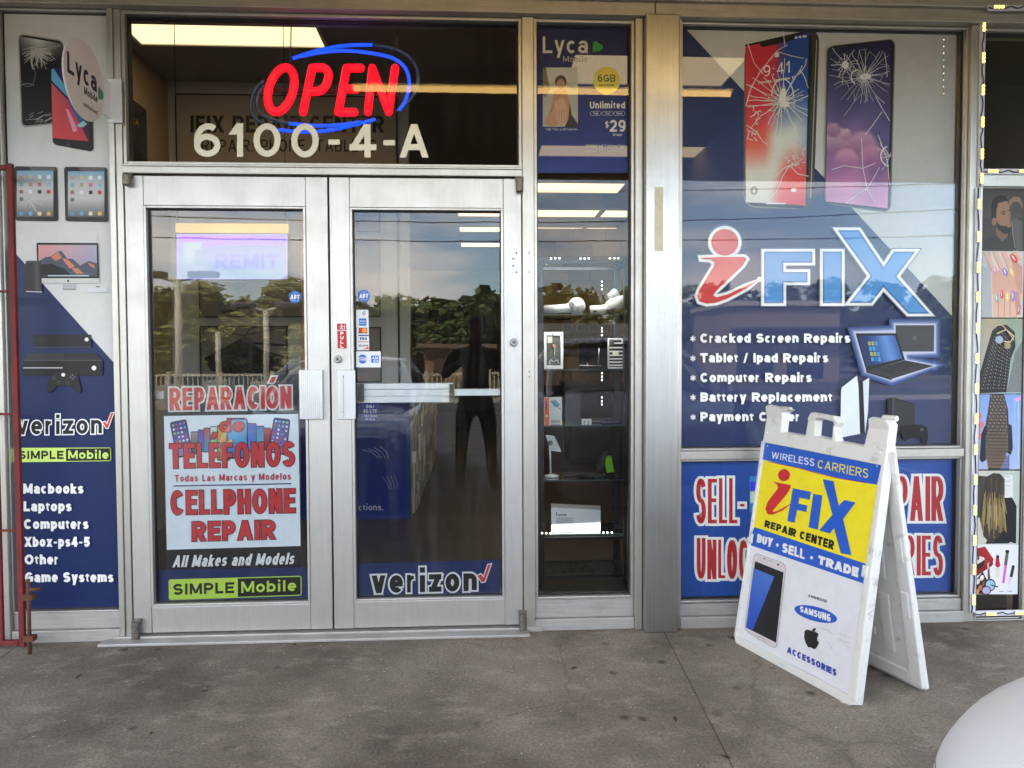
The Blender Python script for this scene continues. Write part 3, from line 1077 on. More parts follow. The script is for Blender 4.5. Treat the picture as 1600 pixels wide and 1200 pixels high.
ASPH = plain("asphalt", (62, 61, 60), .9, var=.35, scale=2.5, bump=.4, bscale=300)
struct(MB().box(-400, 400, -700, 60, -1.4, -.17).build("ground", plain("dry_soil", (96, 88, 62), .95, var=.3, scale=.3)))
struct(MB().box(-60, 60, -21, CURB_Y + .02, -.3, -.155).build("parking_lot", ASPH))
struct(MB().box(-200, 200, -37, -26.5, -.3, -.14).build("road", ASPH))
m = MB()
for k in range(-7, 8):
    if k == 0: continue                      # worn away between the two cars
    xk = k * 2.75
    m.box(xk - .05, xk + .05, -8.4, CURB_Y - .1, -.154, -.150)
struct(m.build("parking_markings", plain("road_paint", (150, 148, 142), .7, var=.15, scale=9)))
m = MB(); m.box(-200, 200, -31.85, -31.7, -.139, -.135); m.box(-200, 200, -31.55, -31.4, -.139, -.135)
struct(m.build("road_markings", plain("yellow_paint", (200, 160, 40), .7, var=.15)))
struct(MB().box(-60, 60, -21.3, -21.0, -.3, -.02).build("kerb", plain("kerb_concrete", (170, 165, 155), .9, var=.15)))
random.seed(5)
m = MB()
for i in range(16000):
    x = random.uniform(-34, 34); y = random.choice([random.uniform(-26.3, -21.4), random.uniform(-43, -37.2)])
    h = random.uniform(.08, .26); a = random.uniform(0, 6.28); w = random.uniform(.02, .05)
    m.face([(x, y, -.172), (x + w * math.cos(a), y + w * math.sin(a), -.172), (x + random.uniform(-.06, .06), y + random.uniform(-.06, .06), -.17 + h)])
struct(m.build("grass", plain("grass_green", (92, 104, 46), .8, var=.3, scale=1.5)), "stuff")

# litter on the walkway
LEAFM = plain("dry_leaf", (70, 54, 38), .8, var=.3, scale=60)
for i, (px, py) in enumerate(((247, 1016), (123, 1058), (460, 1008), (320, 1081), (237, 1147), (897, 1045), (1055, 1125), (1134, 1184))):
    p = PG(px, py); a_ = i * 1.3
    d1 = Vector((math.cos(a_), math.sin(a_), 0)) * .018; d2 = Vector((-math.sin(a_), math.cos(a_), 0)) * .008
    m = MB(); m.add([p - d1 + Vector((0, 0, .0015)), p - d2 + Vector((0, 0, .004)), p + d1 + Vector((0, 0, .007)), p + d2 + Vector((0, 0, .005)), p + Vector((0, 0, .0012))], [(0, 1, 4), (1, 2, 4), (2, 3, 4), (3, 0, 4)])
    tag(m.build("dry_leaf", LEAFM), "small dark dry leaf scrap lying on the concrete walkway", "leaf", "dry leaf scraps on the walkway")
# ------------------------------------------------------------------ printed window graphics
NAVY = (34, 46, 104)
NAVY2 = (40, 66, 140)
WHT = (226, 226, 224)
RED = (196, 52, 52)
rnd = random.Random(11)

def base_pt(px, py, Y): p = P(px, py, Y); return (p.x, p.y, p.z)

def crack(a, cx, cy, n, rmax, col, w=1.0, seed=1, rings=2, clip=None, squash=1.0):
    r_ = random.Random(seed)
    ends = []
    for i in range(n):
        th = 2 * math.pi * (i + r_.uniform(-.3, .3)) / n
        L = rmax * r_.uniform(.45, 1.0)
        pts = [(cx, cy)]
        x, y = cx, cy
        k = 5
        ok = True
        for j in range(k):
            th2 = th + r_.uniform(-.22, .22)
            x2, y2 = x + L / k * math.cos(th2), y + L / k * math.sin(th2) * squash
            if clip and not clip(x2, y2): break
            x, y = x2, y2
            pts.append((x, y))
        if len(pts) > 1:
            a.line(pts, w * r_.uniform(.5, 1.2), col)
        ends.append(pts)
    for q in range(rings):
        f = (q + 1) / (rings + 1) * r_.uniform(.8, 1.2)
        for i in range(n):
            p0, p1 = ends[i], ends[(i + 1) % n]
            if r_.random() < .45 or len(p0) < 3 or len(p1) < 3: continue
            i0 = max(1, min(len(p0) - 1, int(f * 4))); i1 = max(1, min(len(p1) - 1, int(f * 4)))
            a.line([p0[i0], p1[i1]], w * .6, col)

def inside(quad):
    tl, tr, br, bl = quad
    def f(x, y):
        u0 = (tl[0] + bl[0]) / 2; u1 = (tr[0] + br[0]) / 2
        v0 = min(tl[1], tr[1]); v1 = max(bl[1], br[1])
        return u0 < x < u1 and v0 + 3 < y < v1 - 3
    return f

def verizon_check(a, pts, w_out):
    a.outline(pts, w_out, WHT)
    a.poly(pts, (206, 58, 66))

# ---- tall poster left of the doors
lp = thing("window_poster", "tall white and navy poster of phones, tablets and game consoles behind the red gate", "poster", base_pt(95, 950, YG - .003))
a = Art(mpY(YG - .003), OUT, PRINT, lp)
XL = 2
a.part("sheet")
a.poly([(XL, 6), (184, 8), (192, 958), (XL, 960)], (206, 205, 203))
a.poly([(XL, 371), (28, 400), (180, 569), (186, 576), (192, 958), (XL, 960)], (19, 36, 80))
a.part("cracked_phone_picture")
a.rrect([(28, 52), (99, 63), (104, 192), (33, 200)], .12, (150, 146, 140))
a.rrect([(30, 54), (98, 65), (102, 190), (35, 197)], .11, (18, 18, 19))
a.grad([(31, 57), (97, 68), (99, 98), (33, 92)], lambda u, v: [205 * max(0, (1 - v * 1.1)) ** .7 * (1 - abs(u - .42) * 1.2) + 18] * 3, 8, 5)
for i in range(90):
    th = rnd.uniform(-3.3, .3); L = rnd.uniform(8, 38)
    x0, y0 = 57 + rnd.uniform(-9, 9), 80 + rnd.uniform(-6, 5)
    x1, y1 = x0 + L * math.cos(th), y0 - L * .75 * math.sin(th)
    if 33 < x1 < 97 and 59 < y1 < 195: a.line([(x0, y0), (x1, y1)], rnd.uniform(.3, .9), (186, 182, 176))
for i in range(22):
    x0, y0 = 40 + rnd.uniform(0, 40), rnd.uniform(178, 192)
    a.line([(x0, y0), (x0 + rnd.uniform(5, 16), y0 - rnd.uniform(1, 5))], .6, (170, 168, 164))
a.line(arc(44, 116, 12, 20, -60, 150, 8), .8, (120, 118, 116)); a.line(arc(44, 136, 11, 5, 180, 340, 6), .8, (150, 148, 144))
a.line([(49, 92), (51, 105), (54, 109)], 2.2, (170, 166, 160))
a.part("phone_picture")
a.rrect([(79.5, 95), (143, 86), (147, 238), (83, 226)], .10, (24, 24, 26))
a.grad([(81, 108), (140, 102), (140, 221), (83, 216)], lambda u, v: (34 + 30 * u, 22 + 12 * v, 58 + 40 * (1 - v)), 4, 4)
a.poly([(81, 109), (85, 108), (104, 138), (113, 158), (106, 152), (81, 126)], (96, 172, 214))
a.poly([(104, 138), (113, 158), (124, 176), (131, 192), (125, 196), (108, 163)], (40, 96, 160))
a.grad([(81, 130), (106, 156), (139, 221), (83, 216)], lambda u, v: (214 - 20 * u, 66 + 40 * (1 - v) * (1 - u), 96 - 20 * v), 5, 5)
a.poly([(103, 170), (108, 172), (120, 198), (121, 205), (115, 207)], (226, 150, 176))
a.poly([(121, 196), (131, 189), (137, 194), (131, 199), (124, 199)], (150, 200, 206))
a.ell(107, 227, 2.6, 3, (60, 60, 62))
def tablet(x0, y0, x1, y1, sx0, sy0, sx1, sy1, broken):
    a.part("tablet_picture")
    a.rrect([(x0, y0), (x1, y0 + 1), (x1 + 2, y1 + 1), (x0 + 2, y1)], .06, (34, 34, 36))
    a.poly([(x0 + 22, y0 + 1), (x1 - 3, y0 + 1), (x1 - 3, y0 + 7), (x0 + 27, y0 + 7)], (88, 88, 90))
    a.grad([(sx0, sy0), (sx1, sy0), (sx1, sy1), (sx0, sy1)],
           lambda u, v: (lambda k: (120 + 70 * k, 160 + 28 * k, 184 + 4 * k))(min(1, v * 3.5)) if v < .6 else (190 - 120 * (v - .6) * 2, 190 - 118 * (v - .6) * 2, 188 - 114 * (v - .6) * 2), 3, 10)
    cols = [(196, 150, 110), (202, 180, 140), (230, 226, 210), (206, 220, 232), (110, 170, 180), (170, 150, 130), (190, 110, 140), (130, 180, 214),
            (150, 110, 100), (220, 220, 220), (60, 60, 64), (190, 60, 60), (110, 110, 112)]
    k = 0
    for j in range(4):
        for i in range(4):
            if j == 3 and i > 0: break
            cx, cy = sx0 + (i + .5) * (sx1 - sx0) / 4, sy0 + 10 + j * 11.5
            a.rrect([(cx - 3, cy - 3), (cx + 3, cy - 3), (cx + 3, cy + 3), (cx - 3, cy + 3)], .25, cols[k % 13]); k += 1
    for i in range(4):
        cx = sx0 + (i + .5) * (sx1 - sx0) / 4
        a.rrect([(cx - 3, sy1 - 8), (cx + 3, sy1 - 8), (cx + 3, sy1 - 2), (cx - 3, sy1 - 2)], .25, [(90, 150, 200), (110, 160, 206), (226, 214, 170), (226, 180, 90)][i])
    if broken:
        for i in range(26):
            th = rnd.uniform(-.5, 2.8); L = rnd.uniform(10, 30)
            x, y = 46 + L * math.cos(th), 313 + L * math.sin(th) * .8
            if sx0 < x < sx1 and y < sy1: a.line([(46, 313), (x, y)], .5, (196, 196, 196))
tablet(23, 260, 90, 345, 27, 267, 84, 339, True)
tablet(101, 261, 168, 346, 107, 268, 164, 339, False)
a.part("computer_picture")
a.rrect([(58, 379.5), (154, 380), (156, 435), (60, 435)], .03, (24, 24, 26))
a.grad([(61, 383), (152, 383), (153, 432), (62, 432)], lambda u, v: (214 - 50 * u - 30 * v, 150 + 10 * u - 20 * v, 150 + 30 * u - 10 * v), 6, 6)
a.poly([(62, 408), (72, 402), (80, 401), (92, 393), (97, 392), (106, 404), (115, 405), (126, 415), (140, 408), (153, 412), (153, 432), (62, 432)], (70, 78, 92))
for q in ([(80, 402), (92, 394), (98, 403), (88, 408)], [(98, 404), (106, 405), (118, 416), (110, 420)], [(112, 418), (124, 420), (132, 428), (120, 428)], [(138, 410), (148, 414), (150, 420), (142, 416)]):
    a.poly(q, (196, 120, 96))
a.poly([(62, 414), (80, 412), (102, 420), (112, 430), (62, 431)], (26, 28, 34))
a.rect(76, 430, 140, 432, (180, 190, 200))
a.poly([(60, 435), (156, 435), (156.5, 443), (60.5, 443)], (196, 196, 196)); a.ell(107.5, 439, 1.6, 2, (40, 40, 42))
a.poly([(99, 444), (118, 444), (119, 453), (99, 453)], (176, 178, 182)); a.rect(99, 451, 119, 453, (140, 142, 146))
a.rrect([(138, 449), (168, 448), (169, 457), (138, 457)], .3, (206, 208, 212)); a.rect(151, 447.5, 157, 449, (60, 60, 62))
a.part("cylinder_computer_picture")
a.grad([(41, 410), (65, 408), (67, 455), (42, 455)], lambda u, v: [30 + 70 * max(0, .3 - abs(u - .72)) * 2] * 3, 8, 2)
a.ell(53, 409, 12, 1.6, (58, 58, 60)); a.line([(42, 455.5), (67, 456.5)], 1.2, (206, 206, 208))
a.part("console_picture")
a.poly([(53, 523), (143, 523), (144, 543), (54, 544)], (22, 22, 25)); a.ell(66, 531, 6, 5.5, (34, 34, 38)); a.ell(136.5, 530.5, 3.2, 3.2, (216, 218, 220))
a.line([(54, 543), (144, 542)], .8, (84, 86, 96))
a.part("console_picture")
a.poly([(44, 552), (150, 552), (162, 563), (38, 563)], (48, 48, 52)); a.poly([(38, 563), (162, 563), (161, 587), (38, 587)], (20, 20, 22))
a.poly([(100, 552), (150, 552), (162, 563), (101, 563)], (34, 34, 37)); a.rect(38, 574, 99, 575.5, (190, 192, 198)); a.line([(38, 563), (162, 563)], .8, (90, 90, 96))
a.ell(148, 575, 3.6, 3.6, (222, 224, 226))
a.part("controller_picture")
a.poly([(82, 583), (92, 581), (108, 581), (119, 583), (124, 592), (128, 607), (126, 614), (121, 613), (113, 603), (90, 603), (82, 612), (76, 614), (74, 607), (77, 592)], (28, 28, 31))
a.ell(86, 590, 4, 3.6, (52, 52, 56)); a.ell(107, 598, 4, 3.4, (46, 46, 50)); a.ell(94, 598, 3.6, 3.2, (46, 46, 50)); a.ell(100, 585.5, 3, 2.8, (214, 216, 218))
for dx, dy in ((0, -3), (3, 0), (-3, 0), (0, 3)): a.ell(114.5 + dx, 589 + dy, 1.3, 1.2, (104, 106, 112))
a.part("logo_lettering")
vz = [(28, 650.5), (160, 646.5), (160, 676.5), (28, 680)]
vz = [(27.5, 651), (160.5, 649), (160.5, 677), (27.5, 679)]
a.text("verizon", vz, 5.4, WHT, grow=2.0, gap=.2); a.text("verizon", vz, 5.4, (24, 24, 26), gap=.17)
verizon_check(a, [(162, 660), (165.5, 658.5), (168.5, 663), (175, 645.5), (178.5, 645), (170, 668.5), (167, 668.5)], 1.3)
a.rrect([(22, 699.5), (174.5, 699), (175, 720), (22, 722)], .12, (196, 222, 110))
a.poly([(104.5, 700.5), (173.5, 700), (174, 719), (104.5, 720)], (26, 28, 26))
a.text("SIMPLE", (30.5, 704, 101, 717), 3.0, (30, 34, 28)); a.text("Mobile", (108, 703.5, 171, 716.5), 2.8, (196, 222, 110))
a.part("list_lettering")
for i, (s, x1) in enumerate((("Macbooks", 132), ("Laptops", 113.5), ("Computers", 140), ("Xbox-ps4-5", 142), ("Other", 93.5), ("Game Systems", 179))):
    y = 755.2 + i * 27.6
    a.text(s, (38 + (i * .6), y, x1, y + 15.6), 4.1, WHT, gap=.10)
a.done()

# ---- main window poster
mpst = thing("window_poster", "big navy and white repair poster with two cracked phones, filling the main window", "poster", base_pt(1275, 700, YPRINT))
a = Art(mpY(YPRINT), OUT, PRINT_PERF, mpst)
a.part("sheet")
a.poly([(1058, 30), (1380, 36), (1494, 44), (1487, 493)], (206, 206, 205))
a.poly([(1058, 30), (1487, 493), (1485.5, 703), (1058, 703)], (20, 46, 98))
a.part("cracked_phone_picture", PRINT)
a.rrect([(1163, 73), (1281, 44), (1271, 328), (1162, 324)], .16, (120, 114, 104))
a.rrect([(1240, 49), (1280, 46), (1271, 327), (1234, 327)], .4, (52, 49, 47))
a.line([(1276, 62), (1266.5, 310)], 1.4, (160, 154, 146)); a.line([(1269, 56), (1261, 316)], 1.0, (26, 25, 25))
a.rrect([(1163.5, 71), (1268, 46.5), (1262, 327), (1163.5, 321)], .15, (18, 17, 18))
scr = [(1164.5, 73), (1264, 51), (1258.5, 321), (1165, 316)]
def iph(u, v):
    # soft red, blue and cream washes
    red = (196, 40, 60); blue = (34, 74, 150); cream = (206, 206, 196); orange = (214, 92, 70)
    def mixc(p, q, k): k = max(0, min(1, k)); return [p[i] * (1 - k) + q[i] * k for i in range(3)]
    top = mixc(red, blue, (u - .46 + .1 * v) * 6)
    mid = mixc(mixc(orange, cream, (u - .30) * 6), (120, 150, 190), (u - .82) * 4)
    bot = mixc(cream, (216, 70, 64), (u - .38 - .5 * (1 - v)) * 5)
    return mixc(mixc(top, mid, (v - .42 + .1 * u) * 4.5), bot, (v - .64) * 6)
tlq = [Vector(q) for q in scr]
a.grad(scr, iph, 16, 20)
a.poly([(1164, 73), (1187, 68), (1188, 72), (1192, 74), (1238, 63), (1241, 58), (1241, 55), (1264, 50), (1264, 47), (1164, 70)], (17, 17, 18))
a.text("9:41", [(1193, 103), (1235, 95), (1235, 113), (1193, 120)], 1.7, WHT, gap=.2)
a.text("Tuesday, September 12", [(1184.5, 127), (1242, 118.5), (1242, 123), (1184.5, 131.5)], .8, WHT)
a.ell(1178, 298, 6, 7, (150, 148, 142)); a.ell(1178, 298, 1.6, 3, (226, 226, 224)); a.rrect([(1236, 294), (1244, 294), (1244, 300), (1236, 300)], .25, WHT)
a.rect(1197, 317, 1227, 319, WHT); a.rrect([(1210.5, 83), (1217, 81.5), (1217, 89), (1210.5, 90)], .2, WHT)
a.rect(1242, 57.5, 1246, 60.5, WHT); a.rect(1254, 55.5, 1260, 58.5, WHT); a.ell(1250, 58, 2, 1.6, WHT)
cl = lambda x, y: 1165 < x < 1262 and 56 < y < 319
crk = (214, 214, 208)
crack(a, 1222, 158, 26, 72, crk, 1.0, 3, 3, cl); crack(a, 1222, 158, 34, 26, crk, .6, 5, 1, cl); a.ell(1222, 152, 5, 14, (222, 222, 216), 8); a.ell(1225, 163, 7, 5, (222, 222, 216))
a.line(arc(1222, 150, 17, 26, 180, 360, 10), 1.8, crk)
for pts in ([(1165, 166), (1200, 165), (1232, 163), (1262, 150)], [(1165, 165), (1172, 138), (1188, 112), (1209, 85), (1216, 78), (1230, 71)], [(1216, 82), (1236, 88), (1255, 92)], [(1259, 92), (1257, 104), (1250, 114), (1246, 118)],
            [(1250, 110), (1257, 122), (1262, 138)], [(1168, 70), (1178, 100), (1192, 116)], [(1222, 47), (1226, 71)], [(1165, 132), (1185, 142), (1198, 150)], [(1166, 196), (1180, 206), (1192, 222), (1198, 226)], [(1172, 184), (1186, 174), (1190, 176)],
            [(1185, 178), (1180, 192), (1184, 196)], [(1197, 318), (1215, 296), (1222, 276), (1232, 260), (1244, 254), (1254, 248)], [(1210, 276), (1225, 262), (1248, 256)], [(1236, 262), (1246, 272), (1262, 276)], [(1167, 218), (1170, 206), (1166, 202)]):
    a.line(pts, .95, crk); a.line([(x_ + rnd.uniform(-1.5, 1.5), y_ + rnd.uniform(-1.5, 1.5)) for x_, y_ in pts], .4, crk)
for i in range(40):
    x, y = rnd.choice(((1183, 182), (1245, 246), (1171, 208), (1238, 254)))
    x += rnd.uniform(-9, 9); y += rnd.uniform(-12, 12)
    if cl(x, y): a.line([(x, y), (x + rnd.uniform(-7, 7), y + rnd.uniform(-8, 8))], rnd.uniform(.4, 1.3), crk)
a.part("cracked_phone_picture", PRINT)
a.rrect([(1291, 73), (1398, 61), (1391, 332), (1287, 319)], .10, (110, 106, 100))
a.rrect([(1292, 74), (1396, 62.5), (1389, 330.5), (1288, 318)], .09, (22, 21, 26))
def s10(u, v):
    def mixc(p, q, k): k = max(0, min(1, k)); return [p[i] * (1 - k) + q[i] * k for i in range(3)]
    n = .05 * math.sin(9 * u + 5 * v)
    c = mixc((36, 34, 66), (92, 82, 134), (v - .05 + n) * 2.2)
    c = mixc(c, (150, 100, 150), (v - .5 + n + .12 * math.sin(5 * u)) * 3.5)
    c = mixc(c, (206, 138, 176), (v - .75 + n) * 4)
    x, y = 1290 + u * 98, 72 + v * 250
    for cx, cy, r0, hi, lo in ((1305, 226, 20, (206, 170, 180), (140, 96, 136)), (1318, 212, 10, (214, 180, 186), (150, 104, 140)), (1346, 228, 22, (196, 150, 176), (136, 84, 130)), (1300, 206, 12, (186, 146, 168), (120, 84, 126)), (1362, 246, 20, (190, 134, 168), (150, 92, 140)), (1322, 252, 18, (206, 150, 178), (150, 96, 140))):
        dx, dy = x - cx, y - cy
        q = math.sqrt(dx * dx + dy * dy * 1.2) / r0
        if q < 1.15: c = mixc(c, mixc(hi, lo, (dy / r0 + .7) * .75), min(1, (1.15 - q) * 3.5) * .85)
    return c
a.grad([(1293, 76), (1392.5, 65), (1385.5, 326), (1289, 315)], s10, 30, 56)
cl2 = lambda x, y: 1291 < x < 1390 and 72 < y < 322
crack(a, 1349, 121, 28, 74, (200, 198, 204), .8, 8, 3, cl2); crack(a, 1349, 121, 30, 26, (206, 204, 208), .6, 18, 1, cl2); a.ell(1350, 121, 9, 4.5, (222, 220, 220), -8)
crack(a, 1319, 102, 14, 34, (206, 204, 208), 1.0, 9, 1, cl2); a.ell(1319, 103, 5, 6, (222, 220, 220))
a.line(arc(1340, 122, 12, 12, 120, 260, 8), 2.0, (214, 212, 214))
crack(a, 1389, 245, 9, 34, (214, 208, 212), 1.4, 12, 1, cl2); a.line(arc(1389, 245, 15, 16, 100, 250, 8), 2, (216, 212, 214))
for pts in ([(1344, 216), (1346, 262), (1353, 298), (1366, 318)], [(1353, 296), (1340, 302), (1320, 318)], [(1353, 296), (1366, 274), (1372, 262)], [(1298, 266), (1316, 260), (1346, 264), (1366, 256)], [(1366, 152), (1378, 174), (1388, 190)], [(1376, 176), (1362, 196), (1350, 212)], [(1370, 212), (1384, 250), (1388, 290)], [(1380, 84), (1383, 104), (1384, 122)]):
    a.line(pts, 1.1, (210, 208, 210))
# the shop's own lettering: red i, blue FIX, white outline and soft halo
def zz(pts): return [(1060 + x / 4.0, 330 + y / 4.0) for x, y in pts]
iB = zz([(135, 294), (270, 288), (405, 288), (419, 302), (395, 342), (300, 434), (228, 502), (212, 528), (232, 540), (300, 522), (400, 476), (500, 428), (420, 484), (300, 548), (230, 573), (170, 579), (125, 566), (111, 532), (125, 495), (170, 420), (214, 350), (218, 322), (190, 305), (137, 302)])
FF = zz([(528, 255), (828, 255), (828, 325), (648, 325), (648, 382), (798, 382), (798, 447), (648, 447), (648, 577), (528, 577)])
II = zz([(893, 255), (1012, 255), (1012, 577), (893, 577)])
XX = zz([(985, 122), (1118, 122), (1272, 352), (1335, 255), (1468, 255), (1352, 410), (1557, 642), (1425, 642), (1270, 477), (1195, 575), (1058, 575), (1190, 408)])
a.part("logo_lettering", PRINT)
for pts in (iB, FF, II, XX): a.outline(pts, 5.6, (88, 98, 140))
a.ell(1130.8, 379.5, 28, 28, (88, 98, 140))
for pts in (iB, FF, II, XX): a.outline(pts, 4.1, WHT)
a.ell(1130.8, 379.5, 26, 25.5, WHT); a.ell(1130.8, 379.5, 21.2, 20.8, RED)
a.poly(iB, (200, 40, 40))
for pts in (FF, II, XX):
    a.poly(pts, (40, 96, 164))
    cx = sum(p[0] for p in pts) / len(pts); cy = sum(p[1] for p in pts) / len(pts)
a.poly(zz([(536, 264), (820, 264), (820, 315), (640, 315), (640, 390), (790, 390), (790, 438), (640, 438), (640, 566), (536, 566)]), (66, 134, 200))
a.poly(zz([(902, 264), (1004, 264), (1004, 566), (902, 566)]), (66, 134, 200))
a.poly(zz([(1004, 132), (1112, 132), (1270, 370), (1342, 266), (1450, 266), (1338, 410), (1535, 632), (1430, 632), (1270, 462), (1190, 565), (1078, 565), (1203, 408)]), (66, 134, 200))
a.part("list_lettering", PRINT)
for s, y0, x1 in (("Cracked Screen Repairs", 521.3, 1326), ("Tablet / Ipad Repairs", 551.9, 1291.5), ("Computer Repairs", 582.5, 1265.8), ("Battery Replacement", 612.9, 1297.3), ("Payment Center", 643.4, 1247)):
    a.text(s, (1092.5, y0, x1, y0 + 14.4), 3.9, WHT, gap=.10)
    yc = y0 + 8
    for th in (0, 60, 120):
        a.line([(1081 - 4.6 * math.cos(R(th + 90)), yc - 4.6 * math.sin(R(th + 90))), (1081 + 4.6 * math.cos(R(th + 90)), yc + 4.6 * math.sin(R(th + 90)))], 1.7, WHT)
def z5(pts): return [(1040 + x / 3.2, 330 + y / 3.2) for x, y in pts]
a.part("laptop_picture", PRINT)
lapo = z5([(935, 608), (1135, 600), (1135, 568), (1332, 568), (1332, 705), (1185, 712), (1190, 745), (1330, 772), (1120, 845), (990, 800)])
for w, c in ((9, (40, 60, 114)), (7, (62, 80, 130)), (5, (92, 106, 150)), (3, (130, 140, 176)), (1.4, (176, 182, 204))): a.outline(lapo, w, c)
a.poly(z5([(1137, 571), (1330, 571), (1328, 702), (1140, 702)]), (60, 60, 62)); a.ell(*z5([(1232, 635)])[0], 3.6, 3.4, (82, 82, 84))
a.poly(z5([(938, 611), (1143, 611), (1184, 744), (992, 800)]), (22, 22, 24))
a.grad([z5([q])[0] for q in ((952, 624), (1134, 622), (1170, 735), (992, 778))], lambda u, v: (24 + 70 * max(0, 1 - 2.4 * abs(u - .72)), 44 + 90 * max(0, 1 - 2 * abs(u - .72)), 84 + 110 * max(0, 1 - 1.7 * abs(u - .72))), 10, 6)
for i in range(3):
    for j in range(4):
        x, y = 1000 + i * 17 + j * 5, 652 + j * 26
        a.poly(z5([(x, y), (x + 13, y), (x + 15, y + 20), (x + 2, y + 20)]), rnd.choice([(40, 100, 170), (70, 140, 190), (120, 170, 200), (40, 120, 110), (150, 150, 90)]))
a.poly(z5([(990, 800), (1184, 745), (1328, 773), (1118, 838)]), (46, 46, 48))
a.poly(z5([(1040, 792), (1182, 752), (1268, 769), (1120, 812)]), (24, 24, 26))
for i in range(5):
    a.line(z5([(1052 + i * 18, 792 + i * 4), (1190 + i * 16, 754 + i * 3.5)]), .5, (70, 70, 72))
a.poly(z5([(990, 800), (1118, 838), (1118, 845), (992, 806)]), (20, 20, 21))
a.part("console_picture", PRINT)
a.poly(z5([(870, 880), (945, 822), (952, 870), (965, 1110), (862, 1130), (866, 900)]), (206, 212, 222)); a.poly(z5([(952, 856), (972, 850), (1000, 870), (985, 1110), (960, 1110)]), (24, 25, 30))
a.poly(z5([(975, 850), (1006, 832), (1000, 1000), (985, 1110)]), (196, 204, 216))
a.part("console_picture", PRINT)
a.poly(z5([(1095, 935), (1130, 930), (1232, 965), (1230, 1070), (1140, 1110), (1098, 1110)]), (26, 26, 29)); a.poly(z5([(1124, 934), (1230, 966), (1229, 1066), (1128, 1100)]), (44, 44, 47)); a.line(z5([(1124, 932), (1124, 1100)]), .9, (90, 92, 98))
a.poly(z5([(1150, 1075), (1200, 1066), (1270, 1066), (1292, 1080), (1300, 1130), (1286, 1165), (1270, 1158), (1262, 1130), (1210, 1130), (1180, 1150)]), (20, 20, 23))
for dx, dy in ((0, -6), (6, 0), (-6, 0), (0, 6)): a.ell(*z5([(1268 + dx, 1090 + dy)])[0], 1.0, 1.0, (104, 106, 116))
a.done()

# ---- lower window panel
lw = thing("window_poster", "low blue poster with red outlined block letters, behind the white sandwich board", "poster", base_pt(1275, 935, YPRINT))
a = Art(mpY(YPRINT), OUT, PRINT, lw)
a.part("sheet"); a.poly([(1058, 714), (1507, 713), (1507, 937), (1058, 941)], (30, 72, 150))
a.part("lettering")
for s, q, t in (("SELL-", (1087.5, 747, 1164, 819), 8.2), ("REPAIR", (1358, 744, 1474, 814), 7.6), ("UNLOCK", (1088.5, 843, 1186, 905), 8.0), ("-", (1190, 843, 1206, 905), 7), ("ACCESSORIES", (1276, 836.6, 1473, 899), 6.4)):
    a.text(s, q, t, WHT, grow=4.0, gap=.14); a.text(s, q, t, (176, 40, 44), gap=.14)
a.part("phone_picture")
a.rrect([(1171, 744), (1196, 744), (1196, 800), (1171, 800)], .08, (60, 130, 190)); a.rect(1172, 752, 1196, 766, (60, 60, 220)); a.rect(1172, 768, 1196, 786, (196, 220, 190))
a.done()

# ---- carrier poster in the side window
ly = thing("window_poster", "dark blue phone plan poster with a yellow circle in the narrow side window", "poster", base_pt(913, 270, YPRINT))
a = Art(mpY(YPRINT), OUT, PRINT_LYCA, ly)
BL = (28, 52, 140)
a.part("sheet"); a.grad([(834, 28), (992, 28), (992, 270), (834, 270)], lambda u, v: (22 + 8 * v, 34 + 24 * v, 92 + 56 * v), 2, 8)
a.part("lettering", PRINT)
a.text("Lyca", (848, 57, 918.5, 83), 4.0, (216, 212, 200)); a.text("Mobile", (880, 87.5, 918, 97), 1.3, (170, 168, 158))
for s, q, t in (("6GB", (934, 116, 961, 127), 1.5),): pass
a.poly([(927, 66), (931, 64), (934, 67), (937, 68), (942, 71), (942.5, 76), (938, 79.5), (931, 81), (925.5, 81)], (46, 150, 66))
a.ell(948, 126, 21, 21.5, (226, 208, 84)); a.text("6GB", (934, 116.5, 961.5, 128), 2.0, (84, 86, 60)); a.text("4G/LTE/5G", (936, 131.5, 959, 135), .8, (84, 86, 60))
a.text("Unlimited", (921.5, 159, 976.5, 169.5), 2.0, (222, 218, 208))
for i, s in enumerate(("Talk", "Text", "Data")):
    x = 922 + i * 18.4
    a.line([(x + 3, 174.2), (x + 14.5, 174.2)] + arc(x + 14.5, 177.3, 3, 3.1, -90, 90, 6) + [(x + 3, 180.4)] + arc(x + 3, 177.3, 3, 3.1, 90, 270, 6), .7, (170, 176, 200), True)
    a.text(s, (x + 4.6, 175.4, x + 13, 179), .7, (196, 198, 206))
a.text("$", (945.5, 190, 951, 199.5), 1.3, (222, 218, 208)); a.text("29", (952.5, 187.5, 977.5, 206), 3.4, (222, 218, 208)); a.text("30 days", (957, 208.6, 972, 212.6), .8, (196, 196, 200))
a.text("Talk & Text".replace("&", "/") + " to 80 Countries", (853, 200.5, 902, 204), .7, (186, 188, 200))
a.text("Unlimited Connections.", (915.5, 225.5, 981, 231), 1.0, (206, 200, 190)); a.text("Unlimited Plans.", (915.5, 233.5, 960.5, 239), 1.0, (206, 200, 190))
a.part("portrait_picture", PRINT)
a.rect(848, 106, 902.8, 198.5, (176, 172, 160)); a.grad([(848, 106), (902.8, 106), (902.8, 128), (848, 130)], lambda u, v: (196, 194, 184), 1, 1)
a.poly([(848, 106), (853, 106), (856, 124), (860, 140), (852, 152), (848, 150)], (118, 104, 88)); a.ell(876, 128, 9, 10, (62, 48, 44)); a.ell(876, 132, 6.5, 8.5, (178, 132, 108))
a.poly([(868, 140), (884, 140), (890, 158), (890, 190), (864, 198), (850, 194), (860, 170), (864, 150)], (186, 140, 112)); a.line([(876, 146), (866, 160), (860, 178)], .8, (140, 96, 76))
